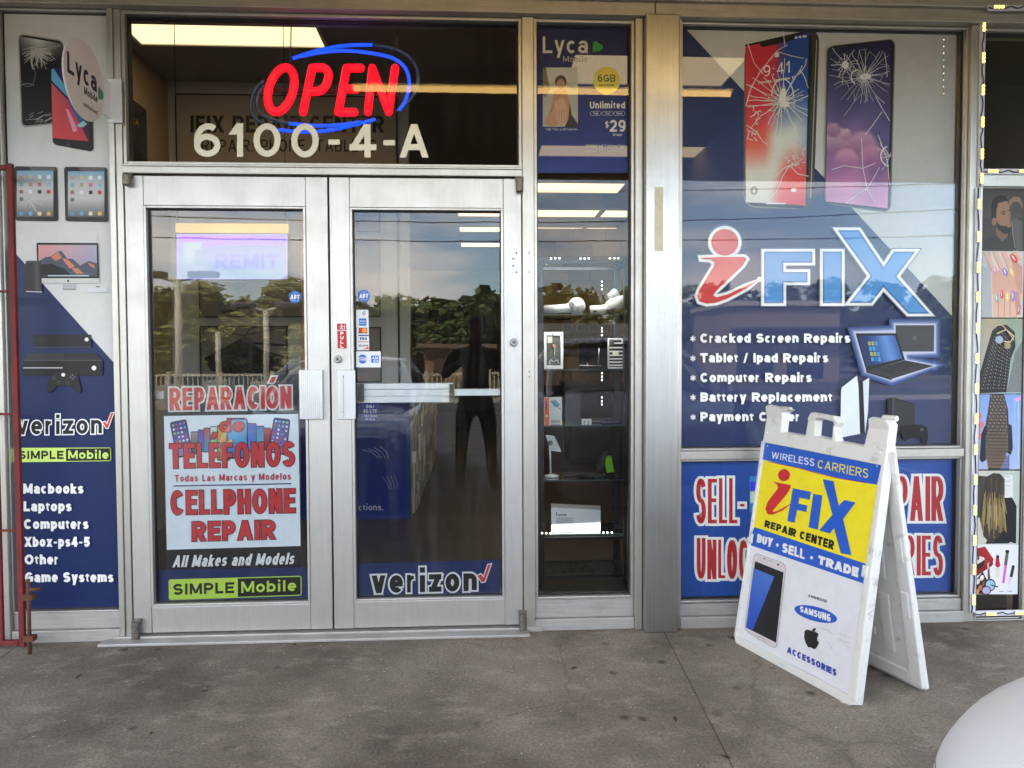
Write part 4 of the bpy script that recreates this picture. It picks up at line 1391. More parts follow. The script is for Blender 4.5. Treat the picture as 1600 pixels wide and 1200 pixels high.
a.poly([(866, 158), (880, 154), (886, 170), (884, 190), (878, 198), (868, 190)], (206, 160, 130)); a.poly([(890, 160), (893, 180), (902.8, 194), (902.8, 198.5), (882, 198.5), (888, 186)], (40, 36, 40))
for i in range(4): a.line([(870 + i * 4, 172), (868 + i * 4.4, 194)], .7, (150, 104, 80))
a.done()

# ---- left door: repair placard, dark backing film, carrier strip
dp = thing("door_sign", "white and black phone repair sign in Spanish and English on the left door", "sign", base_pt(365, 890, YD + .012))
a = Art(mpY(YD + .012), OUT, PRINT, dp)
a.part("dark_film"); a.poly([(255, 589), (466, 585), (471, 893), (260, 893)], (20, 21, 24))
a.part("placard"); a.poly([(256, 650), (466, 646.5), (469.6, 853), (260.6, 859)], (222, 230, 236))
a.part("phones_picture")
def mini(q, top, bot, icons):
    a.rrect(q, .14, (22, 24, 40))
    tl, tr, br, bl = [Vector(p) for p in q]
    def at(u, v): p = (tl * (1 - u) + tr * u) * (1 - v) + (bl * (1 - u) + br * u) * v; return (p.x, p.y)
    a.grad([at(.06, .04), at(.94, .04), at(.94, .96), at(.06, .96)], lambda u, v: [top[i] * (1 - v) + bot[i] * v for i in range(3)], 2, 5)
    if icons:
        for i in range(4):
            for j in range(7):
                c = at(.17 + i * .22, .10 + j * .115)
                a.ell(c[0], c[1], 1.7, 1.7, rnd.choice([(226, 230, 236), (96, 170, 220), (206, 90, 90), (150, 200, 140), (230, 230, 230), (70, 80, 150)]), n=8)
cols = [((298, 674), (312, 710), (150, 140, 140), (90, 80, 90)), ((309, 671), (321, 706), (120, 70, 160), (60, 120, 190)), ((318, 668), (332, 707), (190, 80, 90), (60, 150, 190)), ((328, 666), (344, 702), (200, 220, 230), (90, 170, 90)),
        ((339, 664), (360, 720), (206, 160, 60), (190, 120, 50))]
for (p0, p1, c0, c1) in cols: mini([p0, (p1[0], p0[1]), p1, (p0[0], p1[1])], c0, c1, False)
cols = [((411, 668), (424, 704), (170, 60, 60), (150, 50, 60)), ((399, 665), (413, 706), (60, 120, 170), (140, 190, 210)), ((386, 661), (401, 706), (60, 90, 170), (90, 140, 210))]
for (p0, p1, c0, c1) in cols: mini([p0, (p1[0], p0[1]), p1, (p0[0], p1[1])], c0, c1, False)
mini([(354, 653), (387, 653), (388, 717), (354, 717)], (130, 180, 210), (70, 110, 170), False)
a.poly([(355, 680), (386, 700), (386, 690), (360, 662)], (90, 160, 210)); a.poly([(355, 690), (362, 686), (364, 694), (355, 700)], (220, 206, 80))
mini([(265, 660), (291, 654.5), (302, 711), (276, 716)], (44, 56, 120), (170, 120, 180), True)
mini([(428, 652), (454, 655), (448, 712), (418, 706)], (44, 56, 120), (180, 130, 180), True)
DR = (70, 16, 20)
a.part("lettering")
qs = [(264.8, 606), (455.5, 603), (456, 638.5), (265.3, 641.5)]
a.text("REPARACI\u00d3N", qs, 6.6, (206, 206, 204), grow=2.4); a.text("REPARACI\u00d3N", qs, 6.6, (190, 48, 52))
for s, q, t in (("de", [(343, 654), (381.5, 653), (382, 674), (343, 675)], 5.2), ("TEL\u00c9FONOS", [(265, 693), (460.4, 689.5), (460.6, 728.5), (266, 732)], 7.6), ("CELLPHONE", [(267.4, 766.5), (461.3, 763), (462, 801), (268, 804.5)], 7.6), ("REPAIR", [(300.4, 814.8), (430, 812), (430.7, 842), (300.6, 845.6)], 7.2)):
    a.text(s, q, t, DR, grow=1.1); a.text(s, q, t, (198, 54, 58))
a.text("Todas Las Marcas y Modelos", [(273.5, 742), (455, 738.5), (455, 749), (273.5, 752.5)], 1.9, (190, 56, 66), gap=.2)
a.line([(271.6, 759), (455.7, 755.3)], 1.7, (36, 40, 86))
a.text("All Makes and Models", [(270, 867.5), (463, 863), (463, 881), (270, 886)], 3.7, WHT, shear=.22)
a.done()
ds = thing("door_decal", "navy strip with green and black carrier logo along the bottom of the left door", "decal", base_pt(365, 950, YD + .010))
a = Art(mpY(YD + .010), OUT, PRINT, ds)
a.part("strip"); a.poly([(244, 891), (485, 886), (485, 948), (244, 955)], (20, 40, 90))
a.part("logo_lettering")
a.rrect([(263.6, 905.4), (471, 899.6), (471.2, 930.6), (263.8, 937.6)], .1, (190, 222, 84)); a.poly([(371.5, 903.8), (469.6, 901.2), (469.8, 929.2), (371.7, 932.6)], (22, 24, 22))
a.text("SIMPLE", [(270.5, 912.5), (366, 909.5), (366, 926.5), (270.5, 929.8)], 3.9, (28, 32, 24)); a.text("Mobile", [(377, 908.8), (463, 906), (463, 923.2), (377, 926.4)], 3.5, (190, 222, 84))
a.done()
# ---- right door: carrier strip
rs = thing("door_decal", "navy strip with white outlined black carrier name along the bottom of the right door", "decal", base_pt(670, 938, YD + .010))
a = Art(mpY(YD + .010), OUT, PRINT, rs)
a.part("strip"); a.poly([(554, 881), (784, 874), (787, 935), (554, 944)], (20, 40, 90))
a.poly([(783.5, 912), (784.6, 912), (782, 935), (780.5, 935)], WHT)
a.part("logo_lettering")
q = [(580.5, 891.5), (745, 887), (745.2, 923.2), (580.8, 927)]
a.text("verizon", q, 8.2, WHT, grow=2.7, gap=.2); a.text("verizon", q, 8.2, (20, 21, 22), gap=.17)
verizon_check(a, [(746, 899.5), (751.5, 897), (755.5, 903), (762.5, 882.5), (767, 881.5), (757.5, 908.5), (753, 909.5)], 1.6)
a.done()

# ---- small stickers
def sticker(label, px, py, Y=YD - .001):
    return thing("sticker", label, "sticker", base_pt(px, py, Y))
for px, py, lab in ((461, 464, "blue octagonal alarm company sticker on the left door glass"), (568.5, 462.5, "blue octagonal alarm company sticker on the right door glass")):
    s = sticker(lab, px, py)
    a = Art(mpY(YD - .001), OUT, PRINT, s)
    a.part("octagon")
    o8 = [(px + 10.3 * math.cos(R(22.5 + 45 * i)), py + 10.3 * math.sin(R(22.5 + 45 * i))) for i in range(8)]
    a.poly(o8, (44, 104, 184))
    a.part("lettering"); a.text("ADT", (px - 7.5, py - 3.6, px + 7.5, py + 3.4), 1.8, WHT, shear=.15); a.line([(px - 6, py + 6), (px + 6, py + 6)], .7, (180, 200, 226)); a.line([(px - 4, py - 6.4), (px + 4, py - 6.4)], .7, (180, 200, 226))
    a.done()
s = sticker("white strip of payment card logos on the right door glass", 567, 547)
a = Art(mpY(YD - .001), OUT, PRINT, s)
a.part("strip"); a.poly([(556.5, 484), (575.5, 484), (577, 547), (557.5, 547)], (216, 218, 222))
a.part("logo")
for r_ in (2, 4, 6): a.line(arc(564.5, 489.5, r_, r_ * .9, -45, 45, 5), .9, (70, 72, 76))
a.part("logo"); a.rect(561, 497.5, 572.5, 509, (44, 104, 190)); a.rect(562, 501, 571.5, 502.4, (180, 206, 236)); a.rect(562, 504.6, 571.5, 506, (150, 186, 230))
a.part("logo"); a.rect(560.5, 512, 574, 521, (36, 34, 34)); a.ell(564.8, 516.3, 4, 4, (206, 50, 40)); a.ell(569.6, 516.3, 4, 4, (228, 150, 50))
a.part("logo"); a.rect(560, 523, 576, 525, (40, 60, 140)); a.text("VISA", (561.5, 526.8, 574, 531.4), 1.2, (36, 46, 110), shear=.2); a.rect(560, 533.5, 576, 535, (196, 120, 60))
a.part("logo"); a.text("DISCOVER", (561, 538.5, 575, 541.6), .8, (110, 90, 84)); a.poly([(566, 545.5), (576, 541.8), (576, 545.5)], (220, 70, 40))
a.done()
s = sticker("white sticker with two blue logos below the payment card strip", 575, 574)
a = Art(mpY(YD - .0012), OUT, PRINT, s)
a.part("label"); a.poly([(556.5, 549), (595, 549), (595, 574), (556.5, 574)], (216, 218, 222))
a.part("logo"); a.ell(566.5, 561, 7, 7.2, (58, 100, 190)); a.rect(560, 558, 573, 564, (216, 218, 222)); a.text("SHOP", (561.5, 558.4, 571.5, 560.8), .7, (60, 90, 160)); a.text("SMALL", (561, 561.4, 572, 563.8), .7, (60, 90, 160))
a.part("logo"); a.rect(580, 555.5, 592, 566.8, (30, 96, 200)); a.text("AM", (581.5, 557, 590.5, 561), .9, WHT); a.text("EX", (583.5, 562, 591.5, 566), .9, WHT)
a.done()
s = sticker("small red sticker reading PULL on the frame of the right door", 534, 545, .006)
a = Art(mpY(.0075), OUT, PRINT, s)
a.part("label"); a.poly([(526.5, 505.5), (541, 505.5), (542, 544.5), (527.5, 544.5)], (178, 36, 50)); a.rect(527, 516, 541.4, 516.9, WHT)
a.part("lettering")
for i, c in enumerate("PULL"): a.text(c, (531.8, 518.4 + i * 6.6, 536.8, 523.6 + i * 6.6), 1.3, WHT)
a.part("logo"); a.ell(533.6, 507.8, 1.2, 1.1, WHT); a.line([(533.6, 509), (533.6, 512), (531, 515.4)], 1, WHT); a.line([(533.6, 511.5), (536.6, 514.8)], 1, WHT); a.line([(530.6, 511), (537, 509.6)], .9, WHT); a.line([(538.5, 507), (538.5, 515)], .8, WHT)
a.done()

# ---- house number on the transom
hn = thing("address_number", "white vinyl street number 6100-4-A on the glass over the doors", "address number", base_pt(485, 247, YG))
for s, (x0, y0, x1, y1) in zip("6100-4-A", ((303, 192.5, 344.5, 245), (358, 192.5, 384, 245), (396, 192.5, 438.5, 245), (455, 193, 498, 246), (513, 218, 531, 226), (546, 194, 588, 246), (599, 219, 617, 227), (624.5, 194, 669.5, 246))):
    a = Art(mpY(YG - .002), OUT, PRINT, hn)
    a.part("digit" if s not in "-A" else ("dash" if s == "-" else "letter"))
    if s == "-": a.rect(x0, y0, x1, y1, (232, 226, 208))
    else: a.text(s, (x0, y0, x1, y1), 9.6, (232, 226, 208))
    a.done()
# ------------------------------------------------------------------ shop interior
CEIL = 3.42
YPN = 2.5
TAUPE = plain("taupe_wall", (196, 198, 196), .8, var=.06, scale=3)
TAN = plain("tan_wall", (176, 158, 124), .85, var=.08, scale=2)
XIL = P(262, 140, YPN).x
XIR = 5.2
XPE = P(641, 600, YPN).x
struct(MB().box(XIL - .2, XIR + .2, .13, 15, -.05, .012).build("shop_floor", plain("dark_tile", (56, 48, 41), .4, var=.25, scale=2.5)))
struct(MB().box(XIL - .2, XIR + .2, .17, 15, CEIL, CEIL + .1).build("shop_ceiling", plain("ceiling_tile", (150, 152, 154), .9, var=.05)))
struct(MB().box(XIL - .15, XIL, .13, 15, .012, CEIL).build("shop_side_wall", TAN))
struct(MB().box(XM0 + .02, XM0 + .14, .13, 15, .012, CEIL).build("shop_side_wall", TAN))
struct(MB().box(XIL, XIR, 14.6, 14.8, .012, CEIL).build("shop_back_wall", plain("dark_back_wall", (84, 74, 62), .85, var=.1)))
struct(MB().box(XIL, XPE, YPN, YPN + .12, .012, CEIL).build("partition_wall", TAUPE))
cd_ = thing("stone_counter", "long counter faced with pale stone slats running back from the partition", "counter", (XPE - .4, 4.4, 0))
MB().box(XPE - .7, XPE, YPN + .121, 6.2, .012, .90).build("body", plain("counter_side", (60, 54, 48), .5), cd_)
MB().box(XPE - .72, XPE + .05, YPN + .121, 6.22, .901, .94).build("top", plain("counter_slab", (60, 56, 54), .25), cd_, bevel=.004)
# stone slat cladding on the side of the partition
random.seed(3)
m = MB()
y = YPN + .13
stone_cols = [(206, 200, 190), (176, 170, 160), (224, 220, 212), (150, 144, 136), (192, 184, 172)]
while y < 6.15:
    z = .02
    d = random.uniform(.10, .22)
    while z < .88:
        h = random.uniform(.10, .30)
        t = random.uniform(.010, .035)
        m.box(XPE + .001, XPE + t, y, min(y + d - .004, 6.18), z, min(z + h - .004, .898), lin(random.choice(stone_cols)))
        z += h
    y += d
STONE = print_mat("stone_slats", .7)
m.build("stone_face", STONE, cd_)
# big stone block wall deeper in the shop, behind the display rack
m = MB()
z = .9
xa, xb = P(838, 450, 7.0).x, P(985, 450, 7.0).x
while z < 3.0:
    h = random.uniform(.16, .24); x = xa
    while x < xb:
        w = random.uniform(.25, .55)
        m.box(x, min(x + w - .01, xb), 7.0 - random.uniform(.0, .02), 7.1, z, z + h - .01, lin(random.choice([(168, 142, 106), (150, 124, 92), (184, 160, 122), (138, 116, 88)])))
        x += w
    z += h
struct(m.build("stone_wall", STONE))

# back-lit ceiling lights
EM_TROF = emis("troffer_diffuser", (255, 224, 172), .21)
WHITE_EN = plain("white_enamel_b", (214, 214, 210), .5)
def troffer(x0, x1, y0, y1, label):
    t = thing("ceiling_light", label, "ceiling light", ((x0 + x1) / 2, (y0 + y1) / 2, CEIL), "ceiling lights in the shop")
    f = MB()
    f.box(x0 - .02, x1 + .02, y0 - .02, y0, CEIL - .02, CEIL - .001); f.box(x0 - .02, x1 + .02, y1, y1 + .02, CEIL - .02, CEIL - .001)
    f.box(x0 - .02, x0, y0, y1, CEIL - .02, CEIL - .001); f.box(x1, x1 + .02, y0, y1, CEIL - .02, CEIL - .001)
    f.build("frame", WHITE_EN, t)
    MB().box(x0, x1, y0 + .001, y1 - .001, CEIL - .012, CEIL - .001).build("diffuser", EM_TROF, t)
def cz(px, py):
    p = PG(px, py, CEIL - .012); return p
p0, p1 = cz(508, 73), cz(488, 33)
troffer(XIL + .12, p0.x, 1.0, p0.y, "warm ceiling light panel seen at the top left of the glass over the doors")
a0 = cz(884, 130); a1 = cz(1130, 130); b1 = cz(900, 84)
troffer(a0.x, a1.x, b1.y, a0.y, "warm ceiling light panel glowing through the phone plan poster")
a0 = cz(841, 243); a1 = cz(1190, 245); b1 = cz(847, 226)
troffer(a0.x, a1.x, b1.y, a0.y, "warm ceiling light panel glowing low across the phone plan poster")
rows = [((835, 300), (835, 285), 965, 985, "just below the phone plan poster"), ((835, 338), (835, 327.5), 929, 938, "second strip below the phone plan poster"),
        ((835, 362), (835, 355), 904, 912, "third strip below the phone plan poster"), ((835, 385.5), (835, 379.5), 886, 893, "lowest strip below the phone plan poster")]
for (q0, q1, gx0, gx1, lab) in rows:
    y0, y1 = cz(*q1).y, cz(*q0).y
    xg0, xg1 = cz(gx0, q0[1]).x, cz(gx1, q0[1]).x
    troffer(XPE + .3, xg0, y0, y1, "warm ceiling light, left half of the " + lab)
    troffer(xg1, xg1 + 1.9, y0, y1, "warm ceiling light, right half of the " + lab)

# sign board on the partition over the doors
YB = YPN - .012
sb = thing("wall_sign", "grey board with dark repair center lettering inside, above the doors", "sign", base_pt(450, 258, YB))
m = MB(); bx(m, 276, 150, 619, 262, YB, YPN - .002); m.build("board", plain("board_grey", (176, 166, 150), .6, var=.06), sb)
m = MB()
for q in ((274, 148, 621, 150), (619, 150, 621, 262), (274, 150, 276, 262)): bx(m, *q, YB - .004, YPN - .002)
m.build("trim", BLACK, sb)
a = Art(mpY(YB - .002), OUT, PRINT, sb); a.part("lettering")
a.text("IFIX REPAIR CENTER", (297.5, 180.5, 600, 207), 5.2, (40, 38, 36)); a.text("REPAIR: PHONE, TABLETS", (315, 218, 588, 237), 2.2, (44, 42, 40), gap=.2)
a.done()
# dark poster on the left wall
XW = XIL + .004
wp = thing("wall_poster", "dark poster with gold letters on the tan side wall inside the shop", "poster", PX(215, 257, XW))
m = MB()
ys = [PX(199, 150, XW).y, PX(229, 172, XW).y]
zs = [PX(229, 172, XW).z, PX(199, 330, XW).z]
m.box(XW - .003, XW, .25, ys[1], 1.6, zs[0]); m.build("sheet", plain("dark_poster", (30, 27, 25), .5, var=.2, scale=6), wp)
a = Art(lambda x, y: PX(x, y, XW + .003), (1, 0, 0), PRINT, wp); a.part("lettering")
a.text("EXA", [(199, 181), (217, 188), (217, 197), (199, 190)], 1.6, (190, 150, 70)); a.done()

# framed pictures of broken phones on the partition
def framed(quad, label, fn):
    x0, y0, x1, y1 = quad
    t = thing("wall_picture", label, "picture", base_pt((x0 + x1) / 2, y1, YPN - .01))
    m = MB()
    w = 1.6
    for q in ((x0, y0, x1, y0 + w), (x0, y1 - w, x1, y1), (x0, y0 + w, x0 + w, y1 - w), (x1 - w, y0 + w, x1, y1 - w)): bx(m, *q, YPN - .022, YPN - .002)
    m.build("frame", BLACK, t)
    a = Art(mpY(YPN - .008), OUT, PRINT, t); a.part("picture")
    a.rect(x0 + w, y0 + w, x1 - w, y1 - w, (134, 128, 120))
    fn(a, x0, y0, x1, y1)
    a.done()
def pic_stack(a, x0, y0, x1, y1):
    a.poly([(318, 560), (378, 528), (442, 566), (444, 574), (410, 590), (330, 580)], (34, 34, 34))
    a.poly([(370, 556), (408, 546), (444, 556), (440, 566), (400, 584), (380, 572)], (24, 24, 25))
    for i in range(12): a.line([(326 + i * 4, 546 + i * 1.2), (356 + i * 6, 586 - i * .6)], .8, (70, 70, 70) if i % 2 else (24, 24, 24))
    a.ell(386, 546, 18, 10, (30, 30, 31)); a.ell(386, 536, 10, 9, (44, 44, 45)); a.ell(386, 531, 10, 4, (90, 90, 90))
    a.line([(346, 514), (360, 520), (380, 524), (420, 516), (446, 512)], 1.6, (30, 30, 30)); a.line([(396, 536), (446, 540)], 4, (26, 26, 27)); a.line([(380, 530), (390, 514), (400, 511)], 1.4, (34, 34, 34)); a.ell(416, 532, 5, 2.6, (26, 26, 26))
def pic_phone(a, x0, y0, x1, y1):
    a.poly([(330, 440), (380, 440), (402, 474), (344, 486)], (96, 104, 112)); a.poly([(344, 486), (402, 474), (404, 478), (350, 490)], (30, 30, 32))
    for i in range(5): a.line([(452 - i * 3, 438 + i * 3), (474, 430 + i * 6)], .8, (50, 48, 46))
framed((312, 509, 449, 597), "black framed picture of stacked dark phones, inside behind the left door", pic_stack)
framed((310, 373, 477, 495.5), "black framed picture of one cracked phone, higher up inside behind the left door", pic_phone)
framed((556, 375, 594, 495), "tall black framed panel inside, left edge of the right door glass", lambda a, *q: None)
framed((556, 511, 595.5, 597.5), "lower black framed panel inside, left edge of the right door glass", lambda a, *q: None)
framed((556, 328, 594, 362), "small black framed pinkish panel inside, top left of the right door glass", lambda a, x0, y0, x1, y1: a.grad([(x0 + 2, y0 + 2), (x1 - 2, y0 + 2), (x1 - 2, y1 - 2), (x0 + 2, y1 - 2)], lambda u, v: (150 + 20 * u, 134, 150), 3, 3))
m = MB(); bx(m, 621, 300, 624, 600, YPN - .02, YPN - .002); bx(m, 231, 500, 233, 880, YPN - .02, YPN - .002)
struct(m.build("wall_trim", BLACK))
m = MB(); bx(m, 470.5, 320, 475, 598, YPN - .02, YPN - .002)
struct(m.build("wall_edge_trim", plain("pale_wood", (206, 170, 120), .6, var=.1)))

# lit sign hanging inside the left door
YS = .55
led = thing("led_sign", "lit violet and white panel sign with faint letters hanging inside the left door", "lit sign", base_pt(362, 437, YS))
m = MB(); bx(m, 274, 364, 451, 437.5, YS, YS + .05); m.build("case", plain("sign_case", (40, 38, 44), .5), led, bevel=.004)
EMP = bpy.data.materials.new("sign_glow"); EMP.use_nodes = True
b_ = EMP.node_tree.nodes["Principled BSDF"]; at_ = EMP.node_tree.nodes.new("ShaderNodeAttribute"); at_.attribute_name = "ink"
EMP.node_tree.links.new(at_.outputs["Color"], b_.inputs["Emission Color"]); b_.inputs["Emission Strength"].default_value = .125
b_.inputs["Base Color"].default_value = (.02, .02, .02, 1)
a = Art(mpY(YS - .001), OUT, EMP, led); a.part("lit_panel")
a.grad([(276, 366), (449, 366), (449, 436), (276, 436)], lambda u, v: (120 + 40 * abs(v - .3), 128 + 40 * v, 190), 6, 6)
a.grad([(276, 366), (449, 366), (449, 384), (276, 384)], lambda u, v: (150 + 40 * (1 - v) * (1 - u), 100 + 30 * v, 246), 6, 3)
for q in ((276, 366, 278, 436), (447, 366, 449, 436), (276, 366, 449, 367.6), (276, 434.6, 449, 436)): a.rect(*q, (170, 160, 250))
a.part("lettering")
a.text("REMIT", (336, 397, 436, 420), 5.5, (116, 120, 226)); a.poly([(287, 379), (315, 379), (315, 390), (304, 390), (304, 412), (287, 412)], (150, 176, 190))
a.line([(315, 386), (336, 386), (336, 378)], 2, (146, 118, 246)); a.line([(320, 400), (334, 418), (344, 430)], 2, (126, 132, 210))
a.done()
m = MB()
for x in (277, 446): m.tube([P(x, 364, YS + .02), P(x + .5, 318, YS + .02), (P(x, 300, YS + .02).x, YS + .02, CEIL)], .002, 6)
m.build("wire", BLACK, led)
yb = thing("header_strip", "pale yellow strip above the lit violet sign, inside the left door", "strip", base_pt(362, 362, YS))
m = MB(); bx(m, 274, 349, 449, 363, YS + .002, YS + .03); m.build("strip_body", emis("yellow_strip", (226, 190, 104), .11, (.5, .4, .2)), yb, bevel=.002)

# blue poster stand at the end of the partition
YC = YPN - .06
bp_ = thing("poster_panel", "deep blue carrier poster panel standing on the floor inside the right door", "poster", base_pt(598, 822, YC))
m = MB(); bx(m, 470, 627, 641, 823, YC, YPN - .002); m.build("panel", plain("panel_edge", (22, 34, 92), .5), bp_)
a = Art(mpY(YC - .001), OUT, PRINT, bp_); a.part("sheet")
a.grad([(470, 628), (640, 628), (640, 822), (470, 822)], lambda u, v: (20 + 8 * v, 36 + 24 * v, 92 + 60 * v), 2, 8)
a.part("lettering")
a.rect(565, 630, 592, 658, (34, 66, 160)); a.text("5G/", (572, 632.5, 585, 637.5), 1.2, WHT); a.text("4G LTE", (567.5, 639.5, 589, 645.5), 1.2, WHT); a.text("High Speed", (569, 648, 588.5, 651.3), .7, (200, 206, 220)); a.text("Network", (571, 653, 586, 656.5), .7, (200, 206, 220))
a.text("Connections.", (522, 787.5, 599.5, 797.5), 1.7, (200, 206, 222))
a.part("claw_picture")
for i in range(4): a.line([(566 + i * 9, 703 - i * 2), (580 + i * 8, 706), (592 + i * 5, 716)], 1.8, (120, 130, 160))
for i in range(4): a.line([(598 + i * 6, 745 - i), (606 + i * 5, 756), (608 + i * 4, 764)], 1.8, (96, 108, 150))
a.done()

# counter and shelves deep in the shop
ct = thing("shop_counter", "dark display counter deep inside the shop", "counter", (1.9, 5.6, 0))
m = MB(); m.box(1.15, 3.0, 5.3, 5.9, .012, .95); m.build("body", plain("counter_body", (40, 36, 34), .4, var=.1), ct, bevel=.01)
m = MB(); m.box(1.1, 3.05, 5.25, 5.95, .951, .99); m.build("top", plain("counter_top", (70, 62, 56), .25), ct, bevel=.005)
mn = thing("monitor", "black computer monitor on the counter deep inside the shop", "monitor", (1.65, 5.6, .99))
m = MB(); m.box(1.3, 2.0, 5.55, 5.59, 1.10, 1.55); m.build("screen", plain("screen_black", (14, 15, 18), .15), mn, bevel=.006)
m = MB(); m.box(1.62, 1.68, 5.59, 5.63, .992, 1.3); m.box(1.52, 1.78, 5.5, 5.7, .991, 1.0); m.build("stand", BLACK, mn, bevel=.003)
cb = thing("carton", "brown cardboard box on the counter beside the monitor", "box", (2.3, 5.6, .99))
m = MB(); m.box(2.1, 2.55, 5.42, 5.8, .991, 1.36); m.build("body", plain("cardboard", (140, 106, 70), .8, var=.1), cb, bevel=.003)
m = MB(); m.box(2.3, 2.35, 5.417, 5.419, .992, 1.36); m.build("tape", plain("parcel_tape", (176, 150, 110), .3), cb)
# row of small product cards on the stone wall
pc0 = None
for i, x in enumerate((888, 908, 926, 948)):
    t = thing("product_card", "small grey product card hanging in the row below the earbud models", "card", base_pt(x, 520, 6.8), "product cards hanging below the earbud models")
    m = MB(); bx(m, x - 8, 500, x + 8, 521, 6.8, 6.82); m.build("card", plain("card_grey", (120, 116, 112), .6), t)
    m = MB(); bx(m, x - 5, 508, x + 5, 516, 6.795, 6.799); m.build("print", plain("card_print", (60, 56, 56), .6), t)
hb = thing("hanging_rail", "dark rail carrying the product cards deep inside the shop", "rail", base_pt(918, 500, 6.85))
m = MB(); bx(m, 845, 494, 985, 500, 6.8, 6.9); m.build("rail", BLACK, hb)
m = MB(); bx(m, 878, 500, 881, 560, 6.82, 6.85); m.build("bracket", plain("brass_bracket", (190, 140, 60), .4, .6), hb)

# ------------------------------------------------------------------ display rack in the side window
YR0, YR1 = .63, .95
RK = thing("display_rack", "tall black metal display rack with glass shelves behind the narrow side window", "display rack", base_pt(913, 930, YR0))
BM = plain("black_powder_coat", (17, 17, 18), .38, var=.2, scale=30)
xl0, xl1 = P(839, 700, YR0).x, P(850, 700, YR0).x
xr0, xr1 = P(975, 700, YR0).x, P(985, 700, YR0).x
zt_ = P(913, 401, YR0).z
m = MB()
for (u0, u1) in ((xl0, xl1), (xr0, xr1)):
    for (v0, v1) in ((YR0, YR0 + .03), (YR1 - .03, YR1)):
        MB().box(u0, u1, v0, v1, .03, zt_).build("post", BM, RK, bevel=.002)
for z in (P(913, 898, YR0).z, P(913, 839, YR0).z, zt_ - .02):
    f = MB()
    f.box(xl1 + .001, xr0 - .001, YR0 + .001, YR0 + .029, z - .018, z)
    f.box(xl1 + .001, xr0 - .001, YR1 - .029, YR1 - .001, z - .018, z)
    f.box(xl0 + .002, xl1 - .002, YR0 + .031, YR1 - .031, z - .018, z)
    f.box(xr0 + .002, xr1 - .002, YR0 + .031, YR1 - .031, z - .018, z)
    f.build("rail", BM, RK, bevel=.001)
SZ = {}
for key, py in (("box", 834), ("stand", 749.5), ("small", 664), ("case", 577), ("buds", 491)):
    z = P(913, py, YR0 + .03).z
    SZ[key] = z
    MB().box(xl1 - .004, xr0 + .004, YR0 + .031, YR1 - .031, z - .006, z).build("shelf", GLASS_SHELF, RK)
    e = MB(); e.box(xl1 + .001, xr0 - .001, YR0 + .026, YR0 + .0305, z - .006, z); e.build("shelf_edge", plain("green_glass_edge", (70, 92, 88), .15, spec=.6), RK)
# area lights added to brighten the rack beyond its tiny LED bulbs (led_light parts)
for zz_, e_ in ((zt_ - .03, .26), (SZ["buds"] - .02, .2), (SZ["box"] + .035, .07)):
    L_ = bpy.data.lights.new("rack_led_fill", "AREA"); L_.shape = "RECTANGLE"; L_.size = xr0 - xl1 - .02; L_.size_y = .012; L_.energy = e_; L_.color = (1, .97, .92)
    lo_ = bpy.data.objects.new("rack_led_fill", L_); lo_.location = ((xl1 + xr0) / 2, YR0 + .04, zz_); lo_.rotation_euler = (R(35), 0, 0); COL.objects.link(lo_)
# floral wire panel at the bottom
zf = P(913, 898, YR0).z - .008
m = MB()
k = 0
for i in range(8):
    for j in range(5):
        cx = xl1 + .03 + i * (xr0 - xl1 - .06) / 7; cy = YR0 + .045 + j * .055
        for q in range(6):
            th = R(60 * q + 15 * (i + j))
            p0 = Vector((cx, cy, zf)); p1 = p0 + Vector((.045 * math.cos(th), .045 * math.sin(th), 0)); s = Vector((-math.sin(th), math.cos(th), 0)) * .009
            m.tube([p0, p0.lerp(p1, .5) + s, p1], .0016, 4); m.tube([p0, p0.lerp(p1, .5) - s, p1], .0016, 4)
m.build("floral_panel", BM, RK)
for xx in (xl0 + .015, xr1 - .015):
    for yy in (YR0 + .015, YR1 - .015):
        m = MB(); m.lathe([(.016, -.010), (.018, -.006), (.018, .006), (.016, .010)], (xx, yy, .030), "X", 14); m.build("caster", BLACK, RK)
EM_DOT = emis("led_dot", (255, 255, 250), .8); EM_DOT.cycles.emission_sampling = "NONE"
def dots(pts, Y, r=.0045):
    for (x, y) in pts:
        c = P(x, y, Y); m = MB(); m.lathe([(r * .6, -.003), (r, -.0015), (r, .002)], (c.x, c.y, c.z), "Y", 8); m.build("led_light", EM_DOT, RK)
dots([(861, 404), (867.5, 403.5), (874, 403.5), (907, 404), (913.5, 404), (920, 403.5), (953, 403.5), (960, 403.5), (966, 403.5)], YR0 - .003)
dots([(851, 409), (854, 412), (883, 409), (889, 409), (895, 409), (883, 411.5)], YR0 + .2)
for ys in ((440, 446, 452), (513, 518, 524), (583, 588.5, 594), (621, 627, 632)): dots([(940.5, y) for y in ys], YR1 - .035, .004)
dots([(847, 833), (853.5, 833), (860, 833.5), (897, 832), (904, 832), (910.5, 832), (943, 832), (949, 832), (956, 832)], YR0 - .003, .005)
